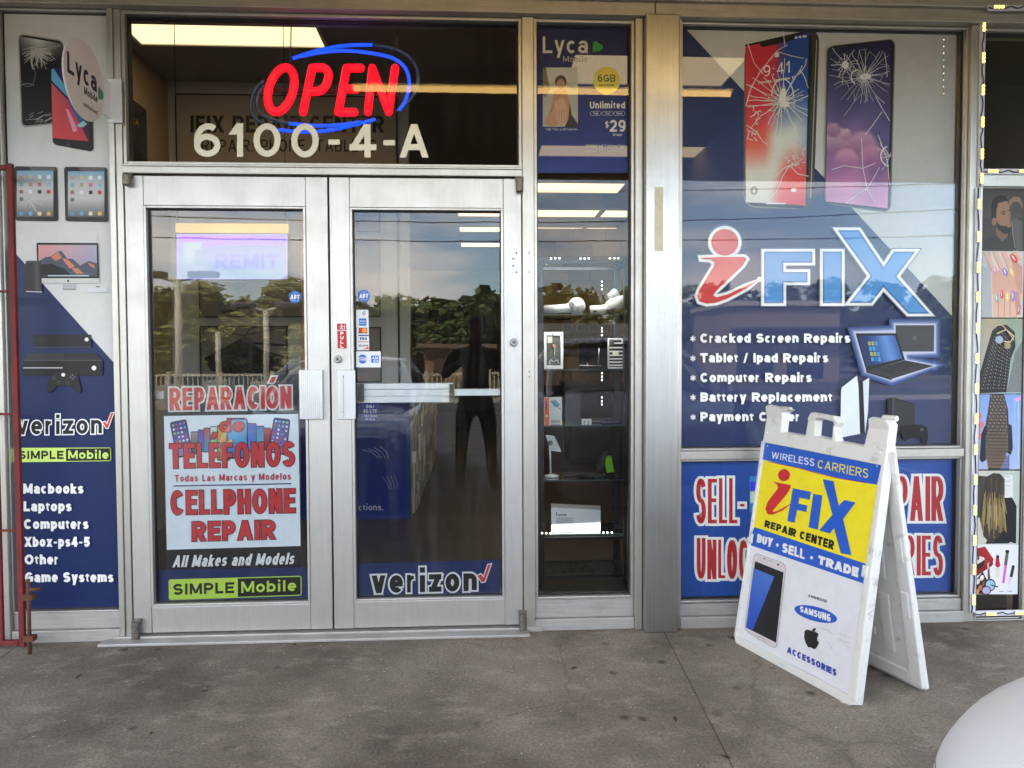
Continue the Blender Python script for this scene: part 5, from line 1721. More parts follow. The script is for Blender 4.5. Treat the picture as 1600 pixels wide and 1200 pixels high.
# mirror-back panel pieces catching light on the lowest shelf
# --- things on the shelves
WP = plain("glossy_white_plastic", (226, 228, 226), .18, spec=.6)
YO = YR0 + .14
def earbud(label, pro):
    t = thing("earbud_model", label, "earbud model", base_pt(880 if not pro else 950, 490, YO))
    def q(x, y, dy=0): return P(x, y, YO + dy)
    k = (q(900, 470) - q(890, 470)).length / 10
    m = MB()
    if not pro:
        m.tube([q(850, 484), q(870, 483), q(886, 482), (q(896, 480))], [7 * k, 7 * k, 7.6 * k, 9 * k], 18)
        c = q(901, 479); m2 = [(math.sin(R(a)) * 14 * k, -math.cos(R(a)) * 14.5 * k) for a in range(0, 181, 15)]
        m2[0] = (.0005, m2[0][1]); m2[-1] = (.0005, m2[-1][1])
        m.lathe(m2, (c.x, c.y, c.z), "Z", 24)
        m.build("shell", WP, t, smooth=True)
        m = MB(); g_ = q(893, 476, -.045); m.lathe([(4 * k, -.002), (4.4 * k, .004)], (g_.x, g_.y, g_.z), "Y", 14); m.build("speaker_grille", plain("grey_mesh", (150, 154, 152), .5), t)
        m = MB(); e = q(849, 484); m.lathe([(6.2 * k, -.002), (6.4 * k, .001)], (e.x, e.y, e.z), "X", 14); m.build("stem_tip", plain("bud_tip", (176, 180, 180), .35, .5), t)
    else:
        m.tube([q(922, 484.5), q(936, 484), q(948, 483), (q(958, 479))], [7 * k, 7.2 * k, 8 * k, 11 * k], 18)
        m.tube([q(948, 482), q(961, 476), q(966, 470), q(964, 464)], [8 * k, 13 * k, 13 * k, 10 * k], 20)
        m.build("shell", WP, t, smooth=True)
        m = MB(); m.tube([q(963, 466), q(957, 459), q(954, 455.5)], [8 * k, 9.2 * k, 7.4 * k], 18); m.build("ear_tip", plain("silicone", (206, 206, 202), .5), t, smooth=True)
        m = MB(); m.tube([q(947, 486, -.034), q(953, 485.5, -.036), q(959, 484, -.036)], [2.4 * k, 3 * k, 2.4 * k], 10); m.build("microphone_mesh", BLACK, t, smooth=True)
        m = MB(); m.tube([q(927.5, 486, -.028), q(932, 486, -.028)], 1.2 * k, 8); m.build("sensor", BLACK, t)
earbud("oversized glossy white earbud model with a long straight stem", False)
earbud("oversized glossy white earbud model with a soft ear tip and black mesh", True)
# boxed phone case
t = thing("boxed_phone_case", "clear phone case in a white framed box on the upper shelf", "boxed case", base_pt(865, 577, YO))
m = MB(); 
for q in ((850, 519, 880, 524), (850, 571, 880, 576.5), (850, 524, 854, 571), (876, 524, 880, 571)): bx(m, *q, YO, YO + .03)
m.build("box_frame", plain("white_card", (214, 218, 214), .5), t, bevel=.001)
m = MB(); bx(m, 854.2, 524.2, 875.8, 570.8, YO + .015, YO + .028); m.build("inner_card", plain("inner_dark", (66, 68, 62), .4, var=.3, scale=40), t)
m = MB(); bx(m, 855.5, 526, 863, 536, YO + .006, YO + .014); m.build("camera_window", plain("pale_film", (170, 172, 162), .3), t)
m = MB(); c = P(866, 541, YO + .008); m.lathe([(.010, -.003), (.012, .003)], (c.x, c.y, c.z), "Y", 16); m.build("ring_holder", plain("ring_grey", (160, 150, 150), .4, .4), t)
a = Art(mpY(YO - .0006), OUT, PRINT, t); a.part("logo"); a.ell(866, 541, 2.4, 2.4, (190, 50, 50)); a.ell(863.5, 522, 2, 1.6, (90, 120, 170)); a.ell(874, 522, 2.4, 1.8, (190, 204, 220)); a.line(arc(857, 548, 10, 14, -50, 30, 8), .9, (190, 180, 130)); a.line([(858, 568), (860, 562), (865, 565), (871, 562), (873, 568)], 1.2, (190, 196, 190)); a.done()
# striped phone case
t = thing("phone_case", "phone case with black and white bars standing at the right of the upper shelf", "phone case", base_pt(961, 577, YO))
m = MB(); bx(m, 949.5, 528, 973.5, 575.5, YO + .002, YO + .014); m.build("shell", plain("case_black", (20, 20, 21), .35), t, bevel=.003)
m = MB()
for y in (528.5, 535, 542, 548, 554, 559.5, 564.5, 569.5, 573.5): bx(m, 950 if y > 541 else (960 if y > 530 else 950), y, 973, y + 2.4, YO - .002, YO + .0015)
bx(m, 949.5, 530.9, 951.8, 573.4, YO - .002, YO + .0015); bx(m, 971.2, 530.9, 973.5, 535, YO - .0025, YO + .0015)
m.build("bar_print", plain("case_white", (190, 194, 190), .4), t)
m = MB(); bx(m, 952.4, 530, 959, 540, YO - .004, YO + .0015); m.build("camera_ring", plain("cam_grey", (70, 72, 72), .3), t, bevel=.002)
m = MB(); bx(m, 957.5, 549, 966.5, 556, YO - .005, YO - .0022); m.build("label", plain("pale_label", (206, 206, 190), .5), t)
# wire stand next to it
t = thing("display_easel", "small chrome wire display easel on the upper shelf", "easel", base_pt(930, 572, YO))
m = MB(); m.tube([P(936, 543, YO), P(935, 571, YO)], .003, 6); m.tube([P(905, 571, YO - .03), P(940, 571.5, YO)], .003, 6); m.tube([P(918, 567, YO - .04), P(918, 574, YO - .04)], .003, 6); m.build("wire", STEEL, t, smooth=True)
# small boxes
t = thing("stylus_box", "orange and white stylus box at the left of the middle shelf", "box", base_pt(864, 664, YO))
m = MB(); bx(m, 850, 621, 878, 663, YO, YO + .03); m.build("carton", plain("white_carton", (214, 216, 214), .5), t, bevel=.001)
a = Art(mpY(YO - .0006), OUT, PRINT, t); a.part("print"); a.rect(850.5, 621.5, 858, 662.5, (220, 96, 40)); a.poly([(860, 627), (868, 624.5), (876, 633), (867, 637)], (100, 160, 180)); a.line([(861, 626), (876, 640)], .9, (40, 40, 42)); a.rect(860.5, 656, 875, 661, (170, 170, 170)); a.line([(853.5, 626), (853.5, 640)], 2, (60, 40, 34)); a.ell(854, 650, 2, 2, (240, 200, 170)); a.done()
t = thing("phone_case", "plain dark phone case leaning on the middle shelf", "phone case", base_pt(895, 663, YO + .03))
m = MB(); bx(m, 882.5, 611, 908, 662.5, YO + .03, YO + .044); m.build("shell", plain("case_navy", (24, 26, 32), .4), t, bevel=.004)
m = MB(); bx(m, 885, 613.5, 895.5, 625, YO + .027, YO + .0295); m.build("camera_ring", plain("cam_dark", (44, 46, 50), .3), t, bevel=.001)
t = thing("charger", "small white charging block on the middle shelf", "charger", base_pt(917, 663, YO))
m = MB(); bx(m, 909, 655, 924.5, 663, YO, YO + .03); m.build("block", WP, t, bevel=.003)
m = MB(); bx(m, 912, 657, 914, 661, YO - .002, YO - .0002); bx(m, 918, 657, 920, 661, YO - .002, YO - .0002); m.build("port", plain("port_grey", (120, 124, 120), .4), t)
for i, (x0, y0, x1, lab) in enumerate(((920, 652, 960, "flat black cable pack lying at the right of the middle shelf"), (940, 657, 970, "flat dark blue accessory pack lying at the right end of the middle shelf"))):
    t = thing("accessory_pack", lab, "accessory pack", base_pt((x0 + x1) / 2, 663, YO + .03 - .05 * i))
    p0, p1 = P(x0, 660, YO), P(x1, 660, YO)
    yy = YO + .02 - .06 * i
    m = MB(); m.box(p0.x, p1.x, yy, yy + .05, SZ["small"] + .001, SZ["small"] + .022 - .006 * i); m.build("body", plain("pack_%d" % i, ((28, 28, 30), (34, 36, 66))[i], .4), t, bevel=.004)
    m = MB(); m.box(p0.x + .01, p1.x - .015, yy - .0012, yy - .0002, SZ["small"] + .006, SZ["small"] + .010); m.build("print", plain("pack_print_%d" % i, ((120, 120, 124), (110, 110, 150))[i], .5), t)
# phone holder
t = thing("phone_holder", "white round based phone holder on the lower middle shelf", "phone holder", base_pt(861, 740, YO))
c = P(862, 740, YO); zs = SZ["stand"]
m = MB(); m.lathe([(.040, .0), (.043, .004), (.042, .010), (.012, .018), (.008, .02)], (c.x, c.y, zs), "Z", 24); m.build("base", WP, t, smooth=True)
tp = P(859, 694, YO)
m = MB(); m.tube([(c.x - .006, c.y, zs + .016), (tp.x, tp.y, tp.z)], .006, 12); m.build("stem", WP, t, smooth=True)
m = MB()
q0 = [P(852, 680, YO - .01), P(866, 681, YO - .01), P(876, 703, YO + .01), P(860, 701, YO + .01)]
m.hexa(q0, [p + Vector((.002, .012, 0)) for p in q0]); m.build("cradle", WP, t, bevel=.003)
m = MB(); q1 = [p + Vector((0, -.014, -.004)) for p in (q0[2], q0[3])]
m.hexa([q0[3], q0[2], q1[0], q1[1]], [p + Vector((0, 0, -.006)) for p in (q0[3], q0[2], q1[0], q1[1])]); m.build("lip", WP, t, bevel=.001)
m = MB(); c_ = P(860, 692, YO - .012); m.lathe([(.012, -.001), (.014, .002)], (c_.x, c_.y, c_.z), "Y", 16); m.build("pad", plain("pad_grey", (120, 122, 122), .6), t)
# car mounts and the green stand
t = thing("car_mount", "black clamp phone mount lying on the lower middle shelf", "phone mount", base_pt(905, 742, YO))
p = P(890, 735, YO)
m = MB(); m.box(p.x - .03, p.x + .03, YO - .01, YO + .03, zs + .002, zs + .016); m.tube([(p.x + .02, YO, zs + .014), (p.x + .075, YO - .01, zs + .016), (p.x + .11, YO - .02, zs + .02)], .012, 10); m.box(p.x + .085, p.x + .14, YO - .05, YO - .012, zs + .002, zs + .03); m.build("body", BLACK, t, bevel=.003)
m = MB(); m.lathe([(.02, 0), (.022, .004), (.018, .010)], (p.x + .06, YO + .02, zs + .001), "Z", 16); m.build("suction_pad", plain("pad_black", (28, 28, 30), .2), t)
t = thing("phone_stand", "bright green phone stand with a black phone at the right of the lower middle shelf", "phone stand", base_pt(950, 741, YO))
a0, a1, a2, a3 = P(944, 714, YO), P(955, 713, YO), P(960, 737, YO), P(948, 739, YO)
m = MB(); m.hexa([a0, a1, a2, a3], [v + Vector((.004, .035, 0)) for v in (a0, a1, a2, a3)]); m.build("green_block", plain("lime_plastic", (120, 200, 30), .35), t, bevel=.002)
b0, b1, b2, b3 = P(941, 706, YO - .01), P(950, 703, YO - .01), P(941, 735, YO - .03), P(933, 733, YO - .03)
m = MB(); m.hexa([b0, b1, b2, b3], [v + Vector((.006, .010, 0)) for v in (b0, b1, b2, b3)]); m.build("phone", plain("phone_black", (14, 14, 16), .15), t, bevel=.002)
m = MB(); e0 = P(936, 739, YO - .03); m.box(e0.x - .03, e0.x + .035, YO - .06, YO - .02, zs + .001, zs + .018); m.build("foot", BLACK, t, bevel=.003)
# white carton on the lit shelf
t = thing("product_box", "long white product box on the lit bottom shelf", "box", base_pt(900, 826, YO))
z0 = SZ["box"]
A0, A1 = P(861.5, 792, YR0 + .06), P(939, 796, YR0 + .06)
zb_ = z0 + .001
m = MB(); m.hexa([(A0.x, YR0 + .06, zb_), (A1.x, YR0 + .075, zb_), (A1.x, YR0 + .075, P(939, 797, YR0 + .07).z), (A0.x, YR0 + .06, P(862, 793, YR0 + .06).z)],
               [(A0.x + .01, YR0 + .18, zb_), (A1.x + .02, YR0 + .195, zb_), (A1.x + .02, YR0 + .195, P(939, 797, YR0 + .07).z), (A0.x + .01, YR0 + .18, P(862, 793, YR0 + .06).z)])
m.build("carton", plain("bright_carton", (230, 232, 232), .5), t, bevel=.002)
a = Art(mpY(YR0 + .056), OUT, PRINT, t); a.part("lettering")
a.line([(869.5, 800), (869.5, 806), ], 1.1, (70, 72, 76)); a.text("FASTER", (871.5, 803, 885, 806), .8, (110, 112, 118))
for i in range(5): a.line([(869, 809.5 + i * 1.7), (896 - (i % 2) * 3, 809.5 + i * 1.7)], .7, (150, 152, 156))
a.line([(869, 819), (896, 820)], .6, (176, 178, 180)); a.done()

# ------------------------------------------------------------------ OPEN sign hanging behind the transom glass
YN = .14
op = thing("open_sign", "lit red OPEN sign in a blue oval swirl hanging behind the glass over the doors", "neon sign", base_pt(530, 205, YN))
def n2(pts): return [(180 + x / 2.424, y / 2.424) for x, y in pts]
EMR = emis("red_neon", (255, 12, 30), .22, (.3, .01, .02))
EMB = emis("blue_neon", (16, 76, 255), .17, (.02, .06, .3))
BOFF = plain("unlit_tube", (54, 86, 120), .25, spec=.6)
def ntube(pts, r, mat, name, z=0, closed=False, par=op):
    p3 = [P(x, y, YN - .01 + z) for x, y in n2(pts)]
    k = (P(500, 150, YN) - P(510, 150, YN)).length / 10 / 2.424
    m = MB()
    if closed or len(pts) > 6:
        m.tube(p3, r * k, 12, closed)
    else:
        for q0, q1 in zip(p3[:-1], p3[1:]): m.tube([q0, q0.lerp(q1, .5), q1], r * k, 12)
        for q0 in p3:
            rr = r * k; m.lathe([(rr * math.sin(R(t_)), -rr * math.cos(R(t_))) for t_ in (5, 35, 65, 90, 115, 145, 175)], tuple(q0), "Z", 12)
    return m.build(name, mat, par, smooth=True)
def sm(pts, n=8):
    """smooth curve through points"""
    out = []
    P_ = [pts[0]] + pts + [pts[-1]]
    for i in range(1, len(P_) - 2):
        p0, p1, p2, p3 = P_[i - 1:i + 3]
        for k in range(n):
            t = k / n
            out.append(tuple(.5 * ((2 * p1[d]) + (-p0[d] + p2[d]) * t + (2 * p0[d] - 5 * p1[d] + 4 * p2[d] - p3[d]) * t * t + (-p0[d] + 3 * p1[d] - 3 * p2[d] + p3[d]) * t ** 3) for d in range(2)))
    out.append(pts[-1])
    return out
W_ = 15.5
lt = []
Oo = [(640 + 50 * math.cos(R(a)) - .22 * 84 * math.sin(R(a)), 340 - 84 * math.sin(R(a)) * 1.0) for a in range(0, 360, 12)]
Oo = [(628 + 47 * math.cos(R(a)) + 18 * math.sin(R(a)), 340 - 84 * math.sin(R(a))) for a in range(0, 360, 10)]
ntube(Oo, W_, EMR, "letter", closed=True)
ntube([(712, 424), (746, 258)], W_, EMR, "letter")
lp_ = ntube(sm([(746, 258), (790, 258), (808, 280), (800, 318), (776, 344), (733, 346)]), W_, EMR, "letter_bowl")
ntube([(906, 425), (845, 425), (876, 258), (930, 258)], W_, EMR, "letter"); ntube([(862, 336), (912, 338)], W_, EMR, "letter_arm")
ntube([(957, 424), (974, 258), (1036, 424), (1060, 258)], W_, EMR, "letter")
def ell2(cx, cy, rx, ry, a0, a1, rot=-6, n=40):
    o = []
    for i in range(n + 1):
        t = R(a0 + (a1 - a0) * i / n); x, y = rx * math.cos(t), -ry * math.sin(t); c, s = math.cos(R(rot)), math.sin(R(rot))
        o.append((cx + x * c - y * s, cy + x * s + y * c))
    return o
ntube(sm([(672, 222), (730, 202), (800, 184), (880, 172), (975, 170)]), 6.5, EMB, "swirl_tube", .004)
ntube(sm([(700, 214), (770, 200), (860, 192), (960, 200), (1050, 220), (1100, 260), (1114, 320), (1100, 380), (1075, 418)]), 6.5, EMB, "swirl_tube", -.004)
ntube(sm([(975, 170), (1060, 186), (1124, 226), (1148, 290), (1130, 360), (1066, 424)]), 6.5, BOFF, "swirl_tube", .004)
ntube(sm([(562, 304), (524, 350), (514, 410), (540, 455), (620, 492)]), 6.5, BOFF, "swirl_tube", .004)
ntube(sm([(565, 322), (540, 360), (536, 400), (560, 438), (620, 460), (660, 468)]), 6.5, BOFF, "swirl_tube", -.004)
ntube(sm([(620, 492), (720, 500), (820, 492), (900, 474), (986, 452)]), 6.5, EMB, "swirl_tube", .004)
ntube(sm([(660, 468), (760, 476), (860, 472), (930, 462)]), 6.5, EMB, "swirl_tube", -.004)
m = MB()
for (x0, y0, x1, y1) in ((640, 452, 700, 454), (900, 448, 960, 450), (690, 206, 760, 208)):
    q = n2([(x0, y0), (x1, y1)]); bx(m, q[0][0], q[0][1] - 1.5, q[1][0], q[1][1] + 1.5, YN + .02, YN + .028)
p_ = n2([(600, 340), (1080, 350)])
bx(m, p_[0][0], p_[0][1] - 1.2, p_[1][0], p_[1][1] + 1.2, YN + .02, YN + .03)
m.build("backing_bar", BLACK, op)
for x0, y0 in ((662, 235), (1066, 176)):
    q = n2([(x0, y0), (x0 + 6, 70)])
    p0 = P(*q[0], YN + .02); p1 = P(*q[1], YN + .02)
    m = MB(); n_ = 26
    for i in range(n_):
        c = p0.lerp(p1, (i + .5) / n_); h = (p1 - p0) / n_ * .62
        s = Vector((.005, 0, 0)) if i % 2 else Vector((0, .005, 0))
        m.tube([c - h, c - h * .5 + s, c + h * .5 + s, c + h, c + h * .5 - s, c - h * .5 - s], .0014, 5, True)
    m.tube([p1, p1 + Vector((0, 0, .25))], .001, 5)
    m.build("chain", plain("chain_metal", (120, 116, 108), .4, .8), op)
# ------------------------------------------------------------------ sandwich board
AFL, AFR = Vector((1.16, -.187, 0)), Vector((1.373, -.838, 0))
AUX = (AFR - AFL).normalized()
AW = (AFR - AFL).length
ANB = Vector((-AUX.y, AUX.x, 0))
if ANB.x < 0: ANB = -ANB
SPREAD, AH = .378, 1.066
APX = ANB * (SPREAD / 2) + Vector((0, 0, AH))
AV = APX.normalized()
AN = AUX.cross(AV).normalized()          # front panel normal
if AN.dot(CAM - AFL) < 0: AN = -AN
AL = APX.length
SB = thing("sandwich_board", "white plastic A-frame sandwich board with yellow and blue repair print on the walkway", "sandwich board", tuple((AFL + AFR) / 2 + ANB * SPREAD / 2))
m_, n_, l_, b_ = new_mat("scuffed_white_plastic")
t_ = n_.new("ShaderNodeTexCoord")
z_ = n_.new("ShaderNodeTexNoise"); z_.inputs["Scale"].default_value = 16; z_.inputs["Detail"].default_value = 10; z_.inputs["Roughness"].default_value = .75
l_.new(t_.outputs["Object"], z_.inputs["Vector"])
r_ = n_.new("ShaderNodeValToRGB"); r_.color_ramp.elements[0].position = .55; r_.color_ramp.elements[1].position = .78
r_.color_ramp.elements[0].color = lin((214, 213, 208)); r_.color_ramp.elements[1].color = lin((134, 126, 112))
l_.new(z_.outputs["Fac"], r_.inputs[0]); l_.new(r_.outputs[0], b_.inputs["Base Color"]); b_.inputs["Roughness"].default_value = .42
z2_ = n_.new("ShaderNodeTexNoise"); z2_.inputs["Scale"].default_value = 160; z2_.inputs["Detail"].default_value = 3
l_.new(t_.outputs["Object"], z2_.inputs["Vector"])
bp2 = n_.new("ShaderNodeBump"); bp2.inputs["Strength"].default_value = .12; bp2.inputs["Distance"].default_value = .002
l_.new(z2_.outputs["Fac"], bp2.inputs["Height"]); l_.new(bp2.outputs[0], b_.inputs["Normal"])
PLAST = m_
TH = .042
def fuv(px, py):
    """photo pixel -> (u, v) on the front face of the board"""
    p = PP(px, py, AFL, AN) - AFL
    return p.dot(AUX), p.dot(AV)
def F3(u, v, w=0.0): return AFL + AUX * u + AV * v - AN * w
# outline traced in board coordinates: feet, ears, notches, grip
def z4(x, y): return (1130 + x / 4.287, 620 + y / 4.287)
topz = [(1118, 178), (1100, 150), (1000, 133), (985, 142), (940, 330), (752, 298), (742, 200), (766, 165), (748, 126), (602, 100), (570, 138), (548, 262), (386, 236), (402, 100), (440, 80), (312, 50), (296, 62)]
top = [fuv(*z4(*q)) for q in topz]
uL, uR = -.006, AW + .004
outer = [(.012, 0.0), (AW - .03, 0.0), (AW - .004, .012)] + [(max(uL, min(uR, u)), v) for u, v in top] + [(uL, .03)]
vtop = max(v for u, v in top)
hole_handle = [fuv(*z4(*q)) for q in ((607, 262), (617, 150), (640, 136), (735, 158), (740, 178), (722, 288))]
win = [fuv(*q) for q in ((1193, 691), (1376, 727), (1324, 1085), (1151.5, 993))]
def plate(name, outline, holes, f3, th, parent, bevel=.006):
    bm = bmesh.new()
    edges = []
    for loop in [outline] + holes:
        vs_ = [bm.verts.new(f3(u, v)) for u, v in loop]
        for i in range(len(vs_)): edges.append(bm.edges.new((vs_[i], vs_[(i + 1) % len(vs_)])))
    bmesh.ops.triangle_fill(bm, use_beauty=True, use_dissolve=False, edges=edges)
    d = f3(0, 0, th) - f3(0, 0, 0)
    r = bmesh.ops.extrude_face_region(bm, geom=list(bm.faces))
    bmesh.ops.translate(bm, vec=d, verts=[e for e in r["geom"] if isinstance(e, bmesh.types.BMVert)])
    bmesh.ops.recalc_face_normals(bm, faces=bm.faces)
    me = bpy.data.meshes.new(name); bm.to_mesh(me); bm.free()
    me.materials.append(PLAST)
    o = bpy.data.objects.new(name, me); COL.objects.link(o); attach(o, parent)
    md = o.modifiers.new("bevel", "BEVEL"); md.width = bevel; md.segments = 3; md.limit_method = "ANGLE"; md.angle_limit = R(40)
    return o
fp = plate("front_panel", outer, [hole_handle, win], F3, TH, SB)
# recessed board behind the print
iu = sorted(q[0] for q in win); iv = sorted(q[1] for q in win)
def insert(f3, name, d0, d1, mat, parent):
    q = [(win[3][0] - .01, win[3][1] - .01), (win[2][0] + .01, win[2][1] - .01), (win[1][0] + .01, win[1][1] + .01), (win[0][0] - .01, win[0][1] + .01)]
    m = MB(); m.hexa([f3(u, v, d0) for u, v in q], [f3(u, v, d1) for u, v in q]); return m.build(name, mat, parent)
insert(F3, "backing_board", .010, .034, PLAST, fp)
# retaining tabs and studs on the frame
for q in ((1173, 841), (1351, 893)):
    m = MB()
    u, v = fuv(*q)
    m.hexa([F3(u - .012, v - .02, -.004), F3(u + .012, v - .02, -.004), F3(u + .012, v + .02, -.004), F3(u - .012, v + .02, -.004)], [F3(u - .014, v - .024, .004), F3(u + .014, v - .024, .004), F3(u + .014, v + .024, .004), F3(u - .014, v + .024, .004)])
    m.build("sheet_tab", PLAST, fp, bevel=.004)
def stud(u, v, f3, par, r=.009):
    m = MB(); c = f3(u, v)
    pts = []
    ax, ay = AUX, AV
    nrm = (f3(0, 0, -1) - f3(0, 0, 0)).normalized(); e1 = (f3(1, 0) - f3(0, 0)).normalized(); e2 = (f3(0, 1) - f3(0, 0)).normalized()
    ring = lambda rr, h: [c + e1 * rr * math.cos(2 * math.pi * k / 14) + e2 * rr * math.sin(2 * math.pi * k / 14) + nrm * h for k in range(14)]
    a_, b2 = ring(r, -.002), ring(r * .7, .005)
    m.add(a_ + b2, [[k, (k + 1) % 14, 14 + (k + 1) % 14, 14 + k] for k in range(14)] + [[14 + k for k in range(14)]])
    m.build("stud", PLAST, par, smooth=False)
for q in (z4(293, 245), z4(1043, 378), (1317, 1098)):
    stud(*fuv(*q), F3, fp)
# back panel: the mirror image, standing on the far feet
BFL, BFR = AFL + ANB * SPREAD, AFR + ANB * SPREAD
BV = (APX - ANB * SPREAD).normalized()
BN = AUX.cross(BV).normalized()
if BN.dot(ANB) < 0: BN = -BN
def B3(u, v, w=0.0): return BFL + AUX * u + BV * v - BN * w
bpn = plate("back_panel", outer, [hole_handle], lambda u, v, w=0.0: B3(u, v, w * .95), TH * .55, SB)
# raised stiles and moulded ribs on the inner face of the back panel
m = MB()
def slotb(u0, u1, v0, v1, d0, d1, mb=None, name=None):
    q = [(u0, v0), (u1, v0), (u1, v1), (u0, v1)]
    (mb or m).hexa([B3(u, v, d0) for u, v in q], [B3(u, v, d1) for u, v in q])
dI = TH * .55
slotb(.0, .055, .02, .94, dI * .9 + .003, dI + .017); slotb(AW - .058, AW - .002, .02, .94, dI * .9 + .003, dI + .017); slotb(.056, AW - .059, .02, .075, dI * .9 + .003, dI + .016); slotb(.056, AW - .059, .80, .87, dI * .9 + .003, dI + .016)
m.build("rim", PLAST, bpn, bevel=.006)
m = MB()
for v0 in (.16, .32, .48, .64):
    slotb(AW * .30, AW * .70, v0, v0 + .035, dI * .9 + .002, dI + .010); 
for v0, v1 in ((.12, .36), (.42, .74)):
    slotb(AW * .76, AW * .83, v0, v1, dI * .9 + .002, dI + .012); slotb(AW * .15, AW * .22, v0, v1, dI * .9 + .002, dI + .012)
m.build("rib", PLAST, bpn, bevel=.008, seg=3)
for v in (.30, .52):
    m = MB(); slotb(AW - .046, AW - .014, v, v + .10, dI + .0165, dI + .023)
    m.build("grip_slot", PLAST, bpn, bevel=.008, seg=3)
for v in (.42, .80): stud(AW - .03, v, B3, bpn, .007)
# hinges joining the two tops
for uc in (.06, AW - .07):
    m = MB()
    c = F3(uc, vtop - .012, TH + .004)
    m.tube([c - AUX * .03, c + AUX * .03], .011, 14)
    m.build("hinge", PLAST, SB, smooth=False, bevel=.002)
m = MB()
for k in range(2):
    u = AW - .012 + .0 * k
p0, p1 = F3(AW - .004, .80, .03), B3(AW - .004, .80, -.0)
# printed sheet
def mpF(x, y): return PP(x, y, AFL - AN * .0085, AN)
sh = Art(mpF, AN, PRINT_COROPLAST, SB)
YEL, BLU, RD2 = (232, 214, 40), (38, 88, 186), (196, 44, 48)
def q4(pts): return [(1130 + x / 4.287, 620 + y / 4.287) for x, y in pts]
def q5(pts): return [(1130 + x / 4.285, 840 + y / 4.285) for x, y in pts]
sh.part("printed_sheet")
sh.poly([(1190, 689), (1378, 727), (1325, 1088), (1149, 995)], (218, 218, 222))
sh.poly(q4([(262, 300), (1060, 458), (1030, 592), (800, 552), (500, 480), (262, 420)]), BLU)
sh.poly(q4([(268, 424), (500, 476), (800, 552), (1034, 590), (955, 1120), (205, 872)]), YEL)
sh.line(q4([(300, 436), (500, 476), (640, 516), (780, 548), (960, 578)]), 1.1, (190, 60, 50))
sh.poly(q4([(208, 872), (955, 1118), (938, 1250), (170, 990)]), BLU)
sh.part("lettering")
sh.text("WIRELESS", q4([(330, 368), (612, 416), (608, 466), (322, 410)]), 1.5, (222, 224, 226), gap=.16, shear=-.05)
sh.text("CARRIERS", q4([(640, 422), (975, 485), (968, 545), (630, 476)]), 1.6, YEL, gap=.16, shear=-.05)
sh.text("REPAIR CENTER", q4([(283, 824), (748, 965), (740, 1027), (275, 870)]), 3.5, (16, 16, 18), gap=.09)
sh.text("BUY", q4([(232, 916), (338, 950), (326, 1010), (226, 974)]), 4.3, WHT, gap=.07); sh.text("SELL", q4([(400, 975), (550, 1024), (546, 1092), (392, 1040)]), 4.5, WHT, gap=.07); sh.text("TRADE", q4([(640, 1060), (912, 1146), (905, 1212), (634, 1118)]), 4.7, WHT, gap=.07)
for x, y in q4([(365, 993), (594, 1078)]): sh.ell(x, y, 2.2, 2.6, WHT)
sh.text("ACCESSORIES", q5([(432, 728), (762, 884), (760, 930), (428, 768)]), 2.9, (36, 62, 160))
sh.text("ANDROID", q5([(572, 378), (697, 418), (695, 438), (570, 396)]), 1.0, (50, 50, 52), gap=.2)
sh.part("logo_lettering")
dotc = q4([(410, 525)])[0]
sh.ell(dotc[0], dotc[1], 9.2, 9.4, RD2, 20)
sh.poly(q4([(336, 569), (380, 577), (451, 590), (456, 604), (428, 652), (372, 718), (334, 764), (338, 772), (368, 764), (440, 724), (472, 707), (400, 762), (332, 791), (300, 786), (285, 750), (300, 705), (370, 612), (366, 590)]), RD2)
for f in (q4([(470, 612), (591, 638), (582, 690), (513, 676), (506, 715), (566, 728), (558, 772), (497, 757), (480, 845), (432, 832)]), q4([(606, 650), (667, 662), (637, 890), (575, 875)]),
          q4([(670, 552), (742, 566), (776, 730), (814, 692), (890, 708), (806, 820), (862, 1062), (790, 1048), (746, 880), (716, 916), (645, 895), (735, 790)])):
    sh.poly(f, BLU)
el = q5([(623, 512)])[0]
sh.ell(el[0], el[1], 34.5, 11.2, BLU, 15)
sh.text("SAMSUNG", q5([(518, 458), (724, 514), (722, 566), (516, 496)]), 2.4, WHT, gap=.1)
# fruit silhouette with a bite
sh.poly(q5([(548, 628), (560, 616), (585, 620), (600, 628), (618, 630), (636, 640), (642, 650), (632, 668), (633, 690), (645, 702), (634, 728), (618, 748), (604, 744), (590, 736), (572, 734), (556, 706), (545, 670)]), (18, 18, 20)); sh.poly(q5([(598, 628), (602, 612), (622, 604), (622, 620), (610, 630)]), (18, 18, 20))
sh.part("phone_picture")
sh.rrect(q5([(208, 100), (428, 176), (362, 752), (144, 622)]), .14, (160, 158, 158)); sh.rrect(q5([(210, 104), (424, 178), (359, 746), (147, 618)]), .14, (206, 198, 198))
sh.poly(q5([(217, 158), (408, 234), (358, 704), (155, 602)]), (16, 18, 26))
sh.grad(q5([(207, 204), (346, 262), (200, 620), (156, 600)]), lambda u, v: (30 + 40 * (1 - v), 70 + 40 * (1 - v), 170 + 20 * (1 - v)), 4, 6)
sh.rrect(q5([(232, 656), (282, 678), (280, 702), (230, 680)]), .4, (150, 146, 146)); sh.rrect(q5([(234, 659), (280, 680), (278, 699), (232, 678)]), .4, (196, 190, 190))
x, y = q5([(371, 181)])[0]; sh.ell(x, y, 1.5, 1.7, (20, 22, 30)); sh.line(q5([(295, 148), (338, 162)]), 1, (150, 146, 146)); sh.line(q5([(270, 138), (288, 145)]), 1.2, (60, 60, 64))
sh.part("scuff_marks")
